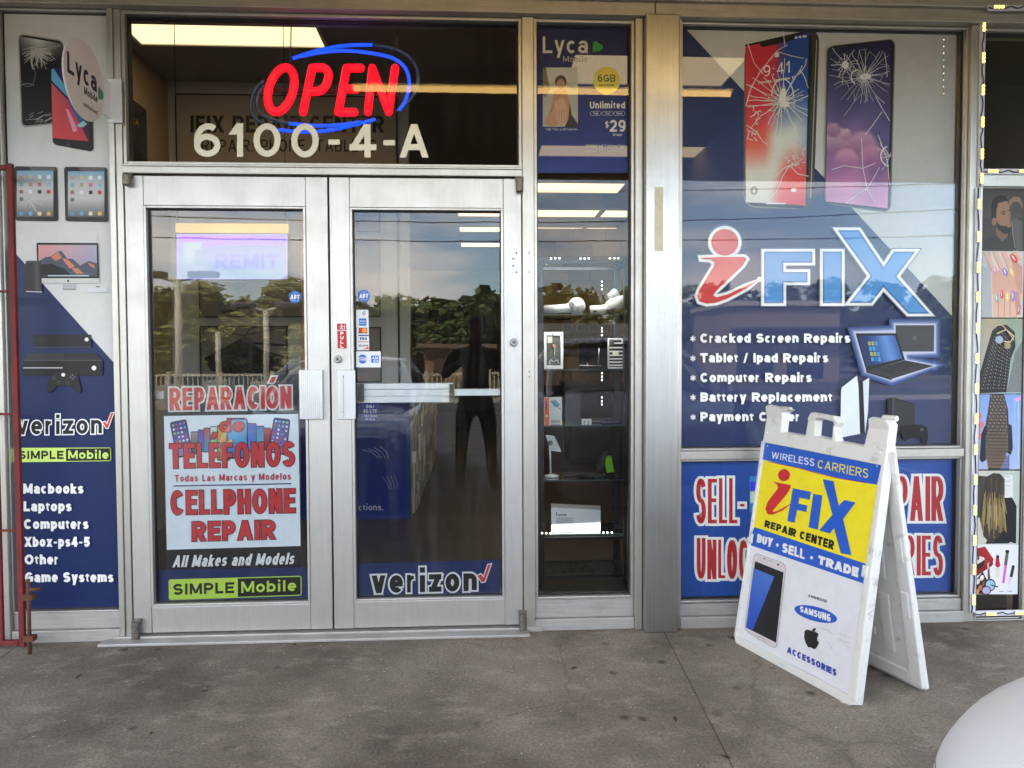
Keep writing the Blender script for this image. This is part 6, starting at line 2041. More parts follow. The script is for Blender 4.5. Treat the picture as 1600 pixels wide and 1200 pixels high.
for pts in ([(656, 604), (700, 618), (740, 652)], [(775, 640), (820, 660), (856, 672)], [(776, 672), (800, 690), (850, 708)], [(776, 684), (830, 720), (848, 742)], [(700, 690), (720, 715), (732, 745)]):
    sh.line(q5(pts), rnd.uniform(.25, .55), (110, 108, 106))
for (x, y) in ((300, 330), (1035, 465)):
    c = q4([(x, y)])[0]; sh.ell(c[0], c[1], 1.1, 1.1, (196, 196, 196))
sh.done()

# ------------------------------------------------------------------ red security gate folded at the left
RDP = plain("rusty_red_paint", (104, 22, 20), .7, var=.45, scale=14, bump=.3, bscale=60)
RUST = plain("rust", (86, 52, 34), .85, var=.4, scale=30)
YGt = -.10
gt = thing("security_gate", "red painted steel security gate with rusty bolt standing open at the left", "gate", base_pt(40, 1008, YGt))
xg0, xg1 = P(21, 600, YGt).x - .012, P(37, 600, YGt).x
xg0, xg1 = P(26, 640, YGt).x - .0115, P(26, 640, YGt).x + .0115
zg1 = P(14, 256, YGt).z
m = MB(); m.box(xg0, xg1, YGt - .010, YGt + .010, .025, zg1); m.build("post", RDP, gt, bevel=.002)
m = MB(); m.box(xg0 - .085, xg0 - .067, YGt - .009, YGt + .009, .05, P(0, 640, YGt).z - .0); m.build("inner_bar", RDP, gt, bevel=.003)
for i, y in enumerate((262, 455.5, 647, 829, 1004)):
    zr = P(10, y, YGt).z
    h = .011 if i in (0, 4) else .005
    m = MB(); m.box(-3.4, xg0 - .001, YGt - h, YGt + h, zr - h, zr + h); m.build("rail", RDP, gt, bevel=.003)
m = MB(); m.box(-3.45, -3.40, YGt - .02, YGt + .025, .025, zg1); m.build("post", RDP, gt, bevel=.004)
c = P(43, 940, YGt - .03)
m = MB(); m.tube([(c.x + .008, YGt - .036, 0.003), (c.x + .008, YGt - .036, .33)], .008, 10); m.tube([(c.x + .008, YGt - .036, .285), (c.x + .06, YGt - .04, .288)], .008, 8); m.build("drop_bolt", RUST, gt, smooth=True)
for zq in (.06, .24):
    m = MB(); m.box(c.x - .014, c.x + .03, YGt - .05, YGt - .015, zq, zq + .025); m.build("bolt_guide", RUST, gt, bevel=.003)

# ------------------------------------------------------------------ round flag sign sticking out of the frame
XF = XL0 + .012
fs = thing("flag_sign", "round white carrier flag sign sticking out from the aluminium frame left of the doors", "flag sign", tuple(PX(162, 155, XF)))
# measured on its own plane (x = XF, standing out towards the street)
def pf(px, py): return PX(px, py, XF)
ce = pf(139, 132)
rr_ = abs(pf(139, 72).z - pf(139, 192).z) / 2
DEP = -.006
cy = -(rr_ + .075)
ZC = pf(139, 132).z
n = 40
disc = [Vector((XF, cy + rr_ * math.cos(2 * math.pi * i / n), ZC + rr_ * math.sin(2 * math.pi * i / n))) for i in range(n)]
m = MB(); m.prism(disc, (.006, 0, 0)); dsk = m.build("disc", plain("sign_white", (206, 200, 198), .4, spec=.4), fs, bevel=.001)
m = MB(); m.box(XF + .0003, XF + .0057, cy + rr_ * .93, DEP - .0005, ZC - .085, ZC + .075); m.box(XF - .012, XF + .05, -.0125, DEP + .001, ZC - .10, ZC + .09); m.build("mounting_tab", plain("tab_white", (214, 214, 220), .4), fs, bevel=.001)
def pfo(u, v):
    """disc coordinates (-1..1, seen from the right) to space"""
    return Vector((XF + .0066, cy + u * rr_, ZC + v * rr_))
a = Art(pfo, (1, 0, 0), PRINT, fs); a.part("lettering")
def bt(s, u0, v1, u1, v0, t, c, **k): a.text(s, [(u0, v1), (u1, v1), (u1, v0), (u0, v0)], t, c, **k)
bt("Lyca", -.82, .42, .60, -.10, .10, (36, 34, 60)); bt("Mobile", -.05, -.16, .62, -.36, .035, (60, 58, 74)); bt("authorised", -.1, -.56, .6, -.68, .02, (110, 108, 118))
a.part("logo"); a.poly([(.66, .02), (.74, .12), (.80, .06), (.92, .04), (.95, -.10), (.86, -.2), (.66, -.24)], (60, 140, 110)); a.done()

# ------------------------------------------------------------------ salon next door: its window, posters and LED strings
XS0, XS1 = P(1531, 500).x, P(1604, 500).x
YSG, YSP = .012, .009
SL = thing("salon_shopfront", "neighbouring salon front with glass panels beside the main window", "shop front", (XS0, 0, 0))
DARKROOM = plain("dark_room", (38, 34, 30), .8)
zs0, zs1 = P(1565, 292, 0).z, P(1565, 268, 0).z
MB().box(XM1 + .001, XS0, -.008, .10, 0.0, ZH - .001).build("mullion", ALU, SL, bevel=.003)
MB().box(XS0 + .001, 5.6, -.006, .1, zs0, zs1).build("transom_bar", ALU, SL, bevel=.003)
MB().box(XS0 + .001, 5.6, -.006, .1, 0.001, P(1560, 958, 0).z - .03).build("sill", ALU, SL, bevel=.003)
MB().box(XS1, XS1 + .05, -.004, .1, P(1560, 958, 0).z - .029, zs0 - .001).build("mullion", ALU, SL, bevel=.003)
window("window", XS0 + .001, 5.6, zs1 + .001, ZH - .002, parent=SL)
window("window", XS0 + .001, XS1 - .001, P(1560, 958, 0).z - .028, zs0 - .001, parent=SL, fw=.005, yf=0.003, Y=YSG)
window("window", XS1 + .051, 5.6, P(1560, 958, 0).z - .028, zs0 - .001, parent=SL)
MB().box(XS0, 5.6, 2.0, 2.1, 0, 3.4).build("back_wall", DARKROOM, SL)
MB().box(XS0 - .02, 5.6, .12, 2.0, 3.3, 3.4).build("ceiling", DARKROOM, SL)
def photo(y0, y1, label, fn, bg, x0=None):
    xa = 1531 - (y0 - 290) * .0118
    xb = xa + 70
    t = thing("salon_poster", label, "poster", base_pt((xa + xb) / 2, y1, YSP), "photo posters in the salon window")
    a = Art(mpY(YSP), OUT, PRINT, t)
    a.part("sheet"); a.poly([(xa, y0), (xb, y0), (xb - (y1 - y0) * .0118, y1), (xa - (y1 - y0) * .0118, y1)], bg)
    a.part("picture"); fn(a); a.done()
def e1(pts): return [(1500 + x / 5, 280 + y / 5) for x, y in pts]
def e2(pts): return [(1500 + x / 4.8, 490 + y / 4.8) for x, y in pts]
def e3(pts): return [(1500 + x / 4.8, 730 + y / 4.8) for x, y in pts]
def man(a):
    a.grad(e1([(160, 70), (488, 70), (488, 300), (158, 300)]), lambda u, v: (58 + 14 * v, 54 + 12 * v, 52 + 10 * v), 3, 4)
    a.poly(e1([(160, 556), (185, 490), (260, 430), (330, 460), (390, 430), (470, 470), (486, 556)]), (48, 48, 48))
    a.poly(e1([(280, 380), (380, 410), (370, 450), (330, 486), (286, 440)]), (112, 84, 68))
    a.poly(e1([(285, 200), (300, 160), (350, 155), (386, 190), (392, 260), (398, 300), (392, 340), (398, 380), (380, 410), (330, 400), (290, 370), (275, 300)]), (146, 110, 88))
    a.poly(e1([(245, 300), (245, 200), (262, 150), (310, 122), (350, 128), (378, 168), (384, 200), (370, 168), (300, 185), (286, 230), (282, 310), (262, 310)]), (26, 24, 24))
    a.poly(e1([(282, 318), (310, 360), (356, 368), (398, 344), (402, 400), (384, 430), (340, 424), (296, 390)]), (40, 33, 30)); a.poly(e1([(366, 352), (396, 344), (397, 374), (372, 380)]), (150, 104, 92))
    a.ell(*e1([(266, 332)])[0], 3.2, 6.6, (138, 104, 84)); a.line(e1([(322, 262), (336, 252), (356, 254)]), 1.3, (34, 28, 26)); a.ell(*e1([(342, 270)])[0], 2.4, 1.2, (40, 32, 30)); a.line(e1([(376, 246), (390, 240)]), 1.2, (34, 28, 26)); a.line(e1([(380, 270), (396, 306), (380, 312)]), .9, (104, 74, 58))
    a.poly(e1([(380, 170), (420, 136), (466, 140), (488, 190), (488, 240), (464, 180), (420, 176), (392, 210)]), (126, 104, 90)); a.poly(e1([(400, 320), (430, 300), (486, 330), (486, 556), (440, 556), (420, 440)]), (84, 82, 80)); a.line(e1([(402, 330), (412, 420), (430, 540)]), 1, (140, 138, 134))
def nails(a):
    a.poly(e1([(150, 570), (240, 570), (250, 1080), (148, 1080)]), (166, 170, 176))
    for i in range(6): a.line(e1([(160, 580 + i * 16), (212, 600 + i * 18)]), 1.4, (196, 198, 202))
    sk = (214, 172, 152)
    for p0, p1, w in (((200, 570), (270, 730), 6.4), ((270, 570), (352, 750), 7.4), ((340, 570), (410, 745), 8), ((420, 570), (460, 640), 8)): a.line(e1([p0, p1]), w, sk); a.line(e1([(p0[0] - 16, p0[1]), (p1[0] - 18, p1[1])]), .7, (150, 106, 92))
    a.poly(e1([(250, 740), (330, 700), (440, 740), (480, 820), (470, 1000), (250, 900)]), (206, 160, 142)); a.poly(e1([(400, 620), (486, 680), (486, 900), (450, 860), (420, 760)]), (196, 148, 130))
    for x in (276, 322, 368, 416): a.line(e1([(x, 1076), (x + 2, 890)]), 8, sk); a.line(e1([(x + 22, 1076), (x + 24, 900)]), .8, (150, 106, 92))
    a.line(e1([(455, 1060), (440, 880)]), 7, (190, 140, 124))
    for x, y, rx, ry, c, r in ((272, 710, 2.8, 6, (216, 140, 180), -20), (352, 726, 3.6, 7, (140, 120, 206), -22), (404, 726, 3.6, 7.4, (224, 194, 100), -20), (420, 620, 4.6, 8.4, (206, 74, 66), -35),
                              (288, 930, 2.6, 7.4, (110, 176, 160), 0), (326, 900, 2.6, 7, (204, 74, 74), 0), (370, 920, 3, 8.2, (222, 196, 110), 0), (414, 914, 3.2, 8.8, (136, 120, 210), 0), (460, 1020, 2, 8, (190, 90, 110), 12)):
        cx, cy = e1([(x, y)])[0]; a.ell(cx, cy, rx, ry, c, r); a.ell(cx - .6, cy - 1, rx * .25, ry * .6, (236, 226, 230), r)
def braids(a):
    a.grad(e2([(140, 40), (470, 40), (460, 600), (132, 600)]), lambda u, v: (150 + 20 * math.sin(6 * u), 152 + 14 * v, 128 + 40 * v), 4, 4)
    a.poly(e2([(410, 300), (470, 200), (462, 590), (350, 590)]), (112, 116, 116))
    a.poly(e2([(240, 130), (290, 86), (350, 84), (412, 140), (416, 250), (380, 340), (350, 590), (136, 598), (140, 480), (190, 300)]), (34, 31, 31))
    for i in range(11):
        x0, y0 = 252 + i * 12, 130 + 14 * abs(i - 4); x1 = 140 + i * 20
        for k in range(16):
            t0 = k / 16
            p = (x0 + (x1 - x0) * t0, y0 + (580 - y0) * t0)
            a.line(e2([(p[0] - 3, p[1]), (p[0] + 5, p[1] + 11)]), .9, (146, 142, 140) if i % 2 else (104, 98, 96))
    a.line(e2([(270, 150), (340, 120), (400, 170), (372, 214), (320, 210)]), 1.6, (200, 186, 140)); a.line(e2([(262, 90), (310, 86), (350, 130), (400, 200)]), 1.4, (190, 172, 126)); a.ell(*e2([(288, 196)])[0], 6, 6, (150, 166, 186)); a.ell(*e2([(350, 240)])[0], 5, 5, (150, 140, 110))
def braids2(a):
    a.grad(e2([(132, 606), (462, 606), (452, 1168), (126, 1168)]), lambda u, v: (120 + 40 * v, 150 + 20 * v, 206), 3, 4)
    for x, y in ((146, 770), (160, 830), (140, 870), (150, 920)): a.ell(*e2([(x, y)])[0], 4, 5, (206, 110, 120))
    a.poly(e2([(400, 640), (456, 620), (456, 650), (420, 660)]), (206, 150, 200)); a.line(e2([(410, 660), (412, 1160)]), 1, (150, 190, 206)); a.line(e2([(438, 650), (436, 1160)]), 1.2, (170, 200, 216))
    a.poly(e2([(186, 840), (160, 900), (146, 1090), (164, 1118), (206, 1090), (250, 860)]), (26, 34, 50)); a.poly(e2([(340, 810), (388, 840), (396, 1010), (380, 1060), (340, 1040)]), (24, 34, 50)); a.poly(e2([(300, 1080), (370, 1060), (370, 1168), (300, 1168)]), (60, 90, 150))
    a.poly(e2([(226, 606), (330, 606), (360, 720), (368, 900), (340, 1080), (300, 1168), (210, 1168), (190, 1000), (192, 830), (214, 700)]), (46, 44, 50))
    for i in range(13):
        for k in range(22):
            t0 = k / 22
            x0 = 236 + i * 7.5; x1 = 196 + i * 12.6; xm = x0 + (x1 - x0) * min(1, t0 * 1.6)
            y = 612 + t0 * 550
            c = (90 + 90 * t0, 84 + 62 * t0, 84 + 24 * t0)
            a.line(e2([(xm - 3, y), (xm + 4, y + 18)]), .9, c if (i + k) % 3 else (166, 146, 122))
def ombre(a):
    a.grad(e3([(124, 28), (446, 28), (434, 576), (116, 576)]), lambda u, v: (190 - 20 * u, 184, 172), 2, 2)
    a.poly(e3([(122, 60), (210, 70), (150, 380), (118, 380)]), (62, 58, 56)); a.poly(e3([(338, 60), (396, 60), (398, 240), (336, 240)]), (206, 206, 204)); 
    for y in (72, 106, 140): a.line(e3([(340, y), (376, y)]), .6, (110, 108, 106))
    a.poly(e3([(330, 230), (390, 226), (424, 290), (420, 570), (190, 574), (240, 480)]), (28, 26, 28)); a.poly(e3([(376, 560), (424, 576), (360, 576)]), (190, 186, 180))
    a.poly(e3([(200, 70), (250, 44), (300, 48), (334, 90), (334, 220), (328, 420), (296, 520), (232, 572), (176, 520), (150, 400), (150, 260), (176, 180)]), (56, 51, 45))
    for i in range(64):
        x0 = rnd.uniform(178, 330); x1 = x0 + (x0 - 250) * .25 + rnd.uniform(-8, 8); y0 = rnd.uniform(180, 300); y1 = rnd.uniform(360, 540) - abs(x1 - 240) * .4
        t = rnd.random(); a.line(e3([(x0, y0), ((x0 + x1) / 2, (y0 + y1) / 2), (x1, y1)]), rnd.uniform(.5, 1.3), (120 + 50 * t, 104 + 44 * t, 66 + 34 * t))
    for i in range(16):
        x0 = rnd.uniform(200, 325); a.line(e3([(x0, rnd.uniform(60, 110)), (x0 + rnd.uniform(-6, 6), rnd.uniform(180, 240))]), .6, (84, 76, 66))
def makeup(a):
    a.poly(e3([(118, 610), (188, 594), (252, 690), (240, 740), (116, 822)]), (150, 36, 42)); a.poly(e3([(118, 770), (244, 706), (250, 728), (120, 822)]), (120, 26, 32)); a.poly(e3([(114, 660), (180, 676), (190, 700), (120, 730)]), (206, 198, 190)); a.poly(e3([(116, 740), (190, 690), (176, 740), (116, 776)]), (44, 32, 32))
    a.poly(e3([(122, 590), (130, 588), (146, 690), (132, 700)]), (60, 50, 46)); a.poly(e3([(116, 850), (170, 782), (214, 870), (200, 950), (116, 952)]), (44, 32, 28))
    for x, y, c in ((134, 858, (206, 200, 194)), (164, 830, (216, 210, 204)), (152, 904, (170, 110, 70)), (182, 872, (130, 84, 56)), (128, 936, (196, 130, 80))): a.ell(*e3([(x, y)])[0], 3, 4.6, c, 20)
    a.ell(*e3([(224, 884)])[0], 9, 10, (24, 22, 26)); a.ell(*e3([(226, 884)])[0], 7, 8, (150, 180, 206)); a.ell(*e3([(196, 924)])[0], 7.4, 7, (28, 26, 30)); a.ell(*e3([(196, 924)])[0], 6, 5.6, (170, 160, 196)); a.line(e3([(230, 884), (286, 898)]), 1.8, (30, 28, 32))
    a.poly(e3([(204, 720), (216, 714), (228, 850), (208, 850)]), (90, 76, 66)); a.poly(e3([(202, 722), (218, 712), (216, 760), (206, 770)]), (206, 160, 170))
    a.poly(e3([(270, 676), (290, 670), (302, 740), (280, 754), (262, 736)]), (176, 30, 46)); a.ell(*e3([(282, 672)])[0], 2.4, 3, (60, 16, 22)); a.poly(e3([(268, 756), (296, 756), (296, 828), (266, 826)]), (216, 196, 192))
    a.line(e3([(354, 640), (340, 736)]), 4.8, (90, 84, 76)); a.ell(*e3([(354, 632)])[0], 3.2, 2.6, (26, 24, 26)); a.line(e3([(342, 736), (324, 868)]), 3.8, (206, 90, 190)); a.line(e3([(400, 736), (382, 824)]), 4.6, (38, 36, 38)); a.line(e3([(378, 826), (366, 880)]), 4.6, (216, 190, 206))
    for x in (310, 372): a.line([(p[0], p[1]) for p in arc(*e3([(x, 924)])[0], 3.4, 2, 0, 180, 6)], .8, (60, 60, 64)); 
photo(293, 391.5, "poster of a short haired man with a beard in a dark shirt", man, (62, 58, 55))
photo(392.5, 496, "poster of hands with pastel painted nails", nails, (206, 196, 190))
photo(498, 614.5, "poster of dark box braids tied with a cream headband, below the nails poster", braids, (160, 160, 146))
photo(616.5, 733, "poster of long brown braids seen from behind against a blue backdrop", braids2, (140, 164, 206))
photo(735.5, 849.5, "poster of long straight hair fading from brown to blonde", ombre, (190, 184, 174))
photo(850.5, 928.5, "poster of makeup, lipstick and brushes on white", makeup, (214, 214, 220))
# LED strings in white plastic channel round the salon window
EM_LED = emis("warm_led", (255, 226, 105), .42); EM_LED.cycles.emission_sampling = "NONE"
CHAN = plain("white_channel", (206, 206, 214), .4)
WIRE_B = plain("violet_wire", (40, 30, 66), .4)
def led_string(name_label, pts, mods, Y):
    """channel along the photo path pts, LED modules (three bulbs each) centred at mods"""
    t = thing("led_string", name_label, "light string", base_pt(pts[0][0], pts[0][1], Y))
    (x0, y0), (x1, y1) = pts
    p0, p1 = P(x0, y0, Y), P(x1, y1, Y)
    d = (p1 - p0).normalized(); s = Vector((d.z, 0, -d.x)) * .013
    m = MB(); q = [p0 - s, p1 - s, p1 + s, p0 + s]
    m.hexa(q, [v + Vector((0, .008, 0)) for v in q]); m.build("channel", CHAN, t, bevel=.001)
    m = MB(); n = 24
    m.tube([p0.lerp(p1, i / n) + s * (.45 * math.sin(i * 1.9)) + Vector((0, -.004, 0)) for i in range(n + 1)], .0028, 6); m.build("wire", WIRE_B, t, smooth=True)
    L = (p1 - p0).length
    for f in mods:
        c = p0 + (p1 - p0) * f
        m = MB(); h = d * .026; w = s * .62
        q = [c - h - w + Vector((0, -.009, 0)), c + h - w + Vector((0, -.009, 0)), c + h + w + Vector((0, -.009, 0)), c - h + w + Vector((0, -.009, 0))]
        m.hexa(q, [v + Vector((0, .0085, 0)) for v in q]); mo = m.build("led_module", CHAN, t, bevel=.001)
        m = MB()
        for k in (-1, 0, 1):
            b = c + d * (.017 * k) + Vector((0, -.0093, 0))
            m.lathe([(.0074, .0), (.0068, -.003), (.0035, -.005)], tuple(b), "Y", 10)
        m.build("bulb", EM_LED, mo)
    return t
YLD = -.018
def fr(y0, y1, ys): return [(y - y0) / (y1 - y0) for y in ys]
led_string("lit warm LED string up the left edge of the upper salon window", [(1536, 26), (1532, 292)], fr(26, 292, (42, 91, 141, 191, 241, 279)), YLD)
led_string("lit warm LED string along the top of the salon front", [(1544, 12), (1690, 12)], fr(1544, 1690, (1559, 1607, 1655)), -.07)
led_string("lit warm LED string along the transom bar of the salon front", [(1538, 268), (1690, 268)], fr(1538, 1690, (1550, 1598, 1646)), YLD)
led_string("lit warm LED string down the left edge of the salon posters", [(1528.5, 294), (1519.5, 957)], fr(294, 957, (319, 369, 416, 462, 510, 557, 604, 651, 699, 746, 794, 842, 888, 936)), YLD)
led_string("lit warm LED string along the sill of the salon window", [(1524, 959), (1690, 955)], fr(1524, 1690, (1547, 1592, 1640)), YLD)
# fairy lights seen in the top of the side window, as part of a string just inside the glass
t = thing("fairy_lights", "string of tiny coloured lights across the top of the narrow side window", "light string", base_pt(913, 34, YG + .006))
m = MB(); m.tube([P(858, 31.5, YG + .008), P(985, 36.5, YG + .008)], .0012, 5); m.build("wire", BLACK, t)
ec = [emis("fairy_%s" % n_, c_, .4) for n_, c_ in (("green", (110, 230, 130)), ("amber", (255, 170, 90)), ("white", (230, 240, 200)))]
for e_ in ec: e_.cycles.emission_sampling = "NONE"
for i in range(13):
    c = P(858.5 + i * 10.6, 31.5 + i * .42, YG + .005); m = MB(); m.lathe([(.0015, -.003), (.0034, -.001), (.0034, .001), (.0015, .003)], tuple(c), "Y", 8)
    m.build("bulb", ec[(2, 0, 1, 2, 0, 0, 1, 0, 0, 1, 0, 2, 2)[i]], t)
t = thing("fairy_lights", "string of tiny white lights hanging down the right of the main window", "light string", base_pt(1475, 40, YPRINT - .012))
m = MB(); m.tube([P(1475, 40, YPRINT - .010), P(1474, 148, YPRINT - .010)], .001, 5); m.build("wire", BLACK, t)
for i in range(11):
    c = P(1475 - i * .08, 41 + i * 10.5, YPRINT - .013); m = MB(); m.lathe([(.001, -.002), (.0021, -.001), (.0021, .001), (.001, .002)], tuple(c), "Y", 8)
    m.build("bulb", ec[(2, 2, 2, 2, 2, 0, 2, 2, 2, 2, 1)[i]], t)
# ------------------------------------------------------------------ parked cars
CARW = plain("white_car_paint", (232, 233, 236), .42, coat=.12, spec=.4)
CARD = plain("dark_car_paint", (40, 46, 60), .25, .5, coat=1.0)
CARGL = plain("car_glass", (12, 14, 16), .05, spec=.8)
TYRE = plain("tyre_rubber", (22, 22, 22), .8)
RIM = plain("alloy_rim", (150, 152, 156), .3, .9)
LAMP = plain("headlamp", (200, 206, 212), .1, .3, coat=1.0)
REDL = plain("tail_lamp", (150, 16, 18), .15, coat=1.0)
def car(name, label, X0, YN, paint, ground=-.155, zs=1.0):
    """nose at y = YN pointing +Y, centreline X0"""
    t = thing(name, label, "car", (X0, YN - 2.3, ground))
    def w(x, s, z): return (X0 + x, YN - s, ground + z * zs)
    # stations: s, half width, bottom, beltline, top of the deck
    st = [(0.0, .50, .34, .58, .66), (.03, .64, .28, .64, .74), (.10, .745, .24, .69, .79), (.25, .825, .22, .75, .84), (.5, .865, .20, .82, .895), (.8, .885, .20, .88, .935), (1.25, .895, .20, .93, .985), (1.9, .90, .20, .95, 1.0),
          (2.9, .90, .20, .96, 1.01), (3.6, .89, .21, .97, 1.03), (4.1, .86, .25, .97, 1.03), (4.4, .80, .30, .94, 1.0), (4.5, .68, .36, .84, .9)]
    V, Fc = [], []
    for s, hw, zb, zbelt, zt2 in st:
        sec = [(0, zb), (hw * .8, zb), (hw * .97, zb + .08), (hw, zb + (zbelt - zb) * .55), (hw * .975, zbelt - .05), (hw * .93, zbelt + .0), (hw * .80, zt2 - .02), (hw * .45, zt2), (0, zt2 + .012)]
        row = [w(x, s, z) for x, z in sec] + [w(-x, s, z) for x, z in sec[-2:0:-1]]
        V.append(row)
    m = MB(); n = len(V[0])
    for row in V: m.v += row
    for i in range(len(V) - 1):
        for k in range(n):
            m.f.append([i * n + k, i * n + (k + 1) % n, (i + 1) * n + (k + 1) % n, (i + 1) * n + k]); m.c.append(None)
    m.f.append(list(range(n))[::-1]); m.c.append(None)
    m.f.append([(len(V) - 1) * n + k for k in range(n)]); m.c.append(None)
    body = m.build("body", paint, t, smooth=True, subsurf=2)
    # shut lines of bonnet and bumper, found on the finished skin
    dg = bpy.context.evaluated_depsgraph_get(); dg.update()
    from mathutils.bvhtree import BVHTree
    eo = body.evaluated_get(dg); em_ = eo.to_mesh()
    bv = BVHTree.FromPolygons([body.matrix_world @ v.co for v in em_.vertices], [p.vertices[:] for p in em_.polygons]); eo.to_mesh_clear()
    def shut(name, rays):
        pts_ = []
        for o_, d_ in rays:
            hit = bv.ray_cast(Vector(o_), Vector(d_))
            if hit[0] is not None: pts_.append(hit[0] + hit[1] * -.0006)
        if len(pts_) > 2: MB().tube(pts_, .0016, 6).build(name, plain('seam_grey', (96, 98, 102), .7) if 'seam_grey' not in MATS else MATS['seam_grey'], t, smooth=True)
    for sx in (-1, 1):
        shut("bumper_gap", [(w(sx * 1.5, .05 + .0125 * q, .64 + .0015 * q), (-sx, 0, 0)) for q in range(37)])
    # cabin
    cs = [(1.35, .70, .98, .99), (1.9, .72, .98, 1.30), (2.25, .70, 1.0, 1.44), (2.8, .69, 1.0, 1.46), (3.35, .69, 1.0, 1.40), (4.0, .70, 1.0, 1.04)]
    m = MB(); rows = []
    for s, hw, zb, zt2 in cs:
        sec = [(hw + .10, zb - .04), (hw + .06, zb + (zt2 - zb) * .25), (hw * .90, zt2 - .05 * (zt2 > 1.1)), (hw * .6, zt2), (0, zt2 + .01)]
        rows.append([w(x, s, z) for x, z in sec] + [w(-x, s, z) for x, z in sec[-2::-1]])
    n = len(rows[0])
    for r in rows: m.v += r
    for i in range(len(rows) - 1):
        for k in range(n - 1):
            m.f.append([i * n + k, i * n + k + 1, (i + 1) * n + k + 1, (i + 1) * n + k]); m.c.append(None)
    m.build("windows", CARGL, t, smooth=True, subsurf=1)
    m = MB(); rows = []
    for s, hw, z in ((2.12, .56, 1.415), (2.5, .60, 1.468), (2.9, .60, 1.475), (3.35, .57, 1.425), (3.5, .54, 1.39)):
        rows.append([w(x, s, z - .03 * abs(x / hw) ** 3) for x in (-hw, -hw * .6, 0, hw * .6, hw)])
    for r in rows: m.v += r
    for i in range(4):
        for k in range(4): m.f.append([i * 5 + k, i * 5 + k + 1, (i + 1) * 5 + k + 1, (i + 1) * 5 + k]); m.c.append(None)
    ro = m.build("roof", paint, t, smooth=True, subsurf=1)
    md = ro.modifiers.new("thick", "SOLIDIFY"); md.thickness = .025
    for sx in (-1, 1):
        for (s0, s1, z0, z1, x0, x1) in ((1.40, 2.14, 1.0, 1.40, .74, .60), (2.72, 2.78, 1.0, 1.43, .77, .63), (3.42, 4.0, 1.38, 1.03, .60, .74)):
            m = MB(); m.tube([w(sx * x0, s0, z0), w(sx * (x0 + x1) / 2 * 1.04, (s0 + s1) / 2, (z0 + z1) / 2 + .03), w(sx * x1, s1, z1)], .03, 8); m.build("pillar", paint, t, smooth=True)
        for sy in (.92, 3.62):
            m = MB(); c = w(sx * .80, sy, .32)
            m.lathe([(.20, -.10), (.30, -.10), (.325, -.07), (.325, .07), (.30, .10), (.20, .10)], c, "X", 28); tt = m.build("wheel", TYRE, t, smooth=False, bevel=.01)
            m = MB(); m.lathe([(.04, .085), (.06, .09)], c, "X", 12)
            for q in range(5):
                a_ = R(72 * q); m.tube([(c[0] + sx * .088, c[1], c[2]), (c[0] + sx * .086, c[1] + .19 * math.cos(a_), c[2] + .19 * math.sin(a_))], .028, 8)
            m.tube([(c[0] + sx * .08, c[1] + .195 * math.cos(R(15 * q)), c[2] + .195 * math.sin(R(15 * q))) for q in range(24)], .018, 8, True)
            m.build("rim", RIM, tt, smooth=True)
        m = MB()
        m.hexa([w(sx * .46, -.004, .50), w(sx * .70, .10, .51), w(sx * .72, .115, .60), w(sx * .50, .012, .595)], [w(sx * .44, .12, .50), w(sx * .62, .2, .51), w(sx * .64, .22, .60), w(sx * .48, .12, .595)])
        m.build("headlight", LAMP, t, smooth=False, bevel=.015, seg=3)
        m = MB(); m.hexa([w(sx * .62, 4.47, .78), w(sx * .82, 4.36, .78), w(sx * .82, 4.36, .92), w(sx * .62, 4.46, .92)], [w(sx * .6, 4.36, .78), w(sx * .78, 4.26, .78), w(sx * .78, 4.26, .92), w(sx * .6, 4.36, .92)]); m.build("tail_light", REDL, t, bevel=.01)
        m = MB(); m.tube([w(sx * .86, 1.52, .99), w(sx * .96, 1.54, 1.03)], .022, 8); m.box(X0 + sx * .93, X0 + sx * 1.08, YN - 1.60, YN - 1.52, ground + .98, ground + 1.12); m.build("mirror", paint, t, bevel=.03, seg=3)
        m = MB(); m.box(X0 + sx * .885, X0 + sx * .912, YN - 2.65, YN - 2.5, ground + .86, ground + .89); m.build("door_handle", paint, t, bevel=.006)
    m = MB(); m.hexa([w(-.42, -.008, .40), w(.42, -.008, .40), w(.40, -.002, .60), w(-.40, -.002, .60)], [w(-.42, .1, .40), w(.42, .1, .40), w(.4, .1, .60), w(-.4, .1, .60)]); m.build("grille", BLACK, t, bevel=.01)
    return t
white_car = car("parked_car", "white car with a rounded bonnet corner, nosed in at the right of the walkway", 1.52, -2.06, CARW, zs=1.135)
dark_car = car("parked_car", "dark blue car reflected in the right door, parked left of the photographer", -1.40, -2.72, CARD)

# ------------------------------------------------------------------ the person taking the picture, reflected in the right door
JEAN = plain("dark_clothes", (12, 12, 15), .85, var=.15, scale=30)
SKIN = plain("skin", (120, 84, 66), .5)
def skin_fig(name, pts, edges, mat, parent, sub=2):
    me = bpy.data.meshes.new(name)
    me.from_pydata([p[:3] for p in pts], edges, [])
    o = bpy.data.objects.new(name, me); COL.objects.link(o); attach(o, parent)
    sk = o.modifiers.new("skin", "SKIN")
    for i, p in enumerate(pts):
        me.skin_vertices[0].data[i].radius = (p[3], p[4] if len(p) > 4 else p[3])
    me.skin_vertices[0].data[0].use_root = True
    sk.use_smooth_shade = True
    md = o.modifiers.new("sub", "SUBSURF"); md.levels = sub; md.render_levels = sub
    me.materials.append(mat)
    return o
PB = Vector((.03, -3.74, 0))
PS = thing("person", "person in dark clothes holding up a phone, reflected in the right door", "person", tuple(PB))
def b(x, y, z, *r): return (PB.x + x, PB.y + y, z, *r)
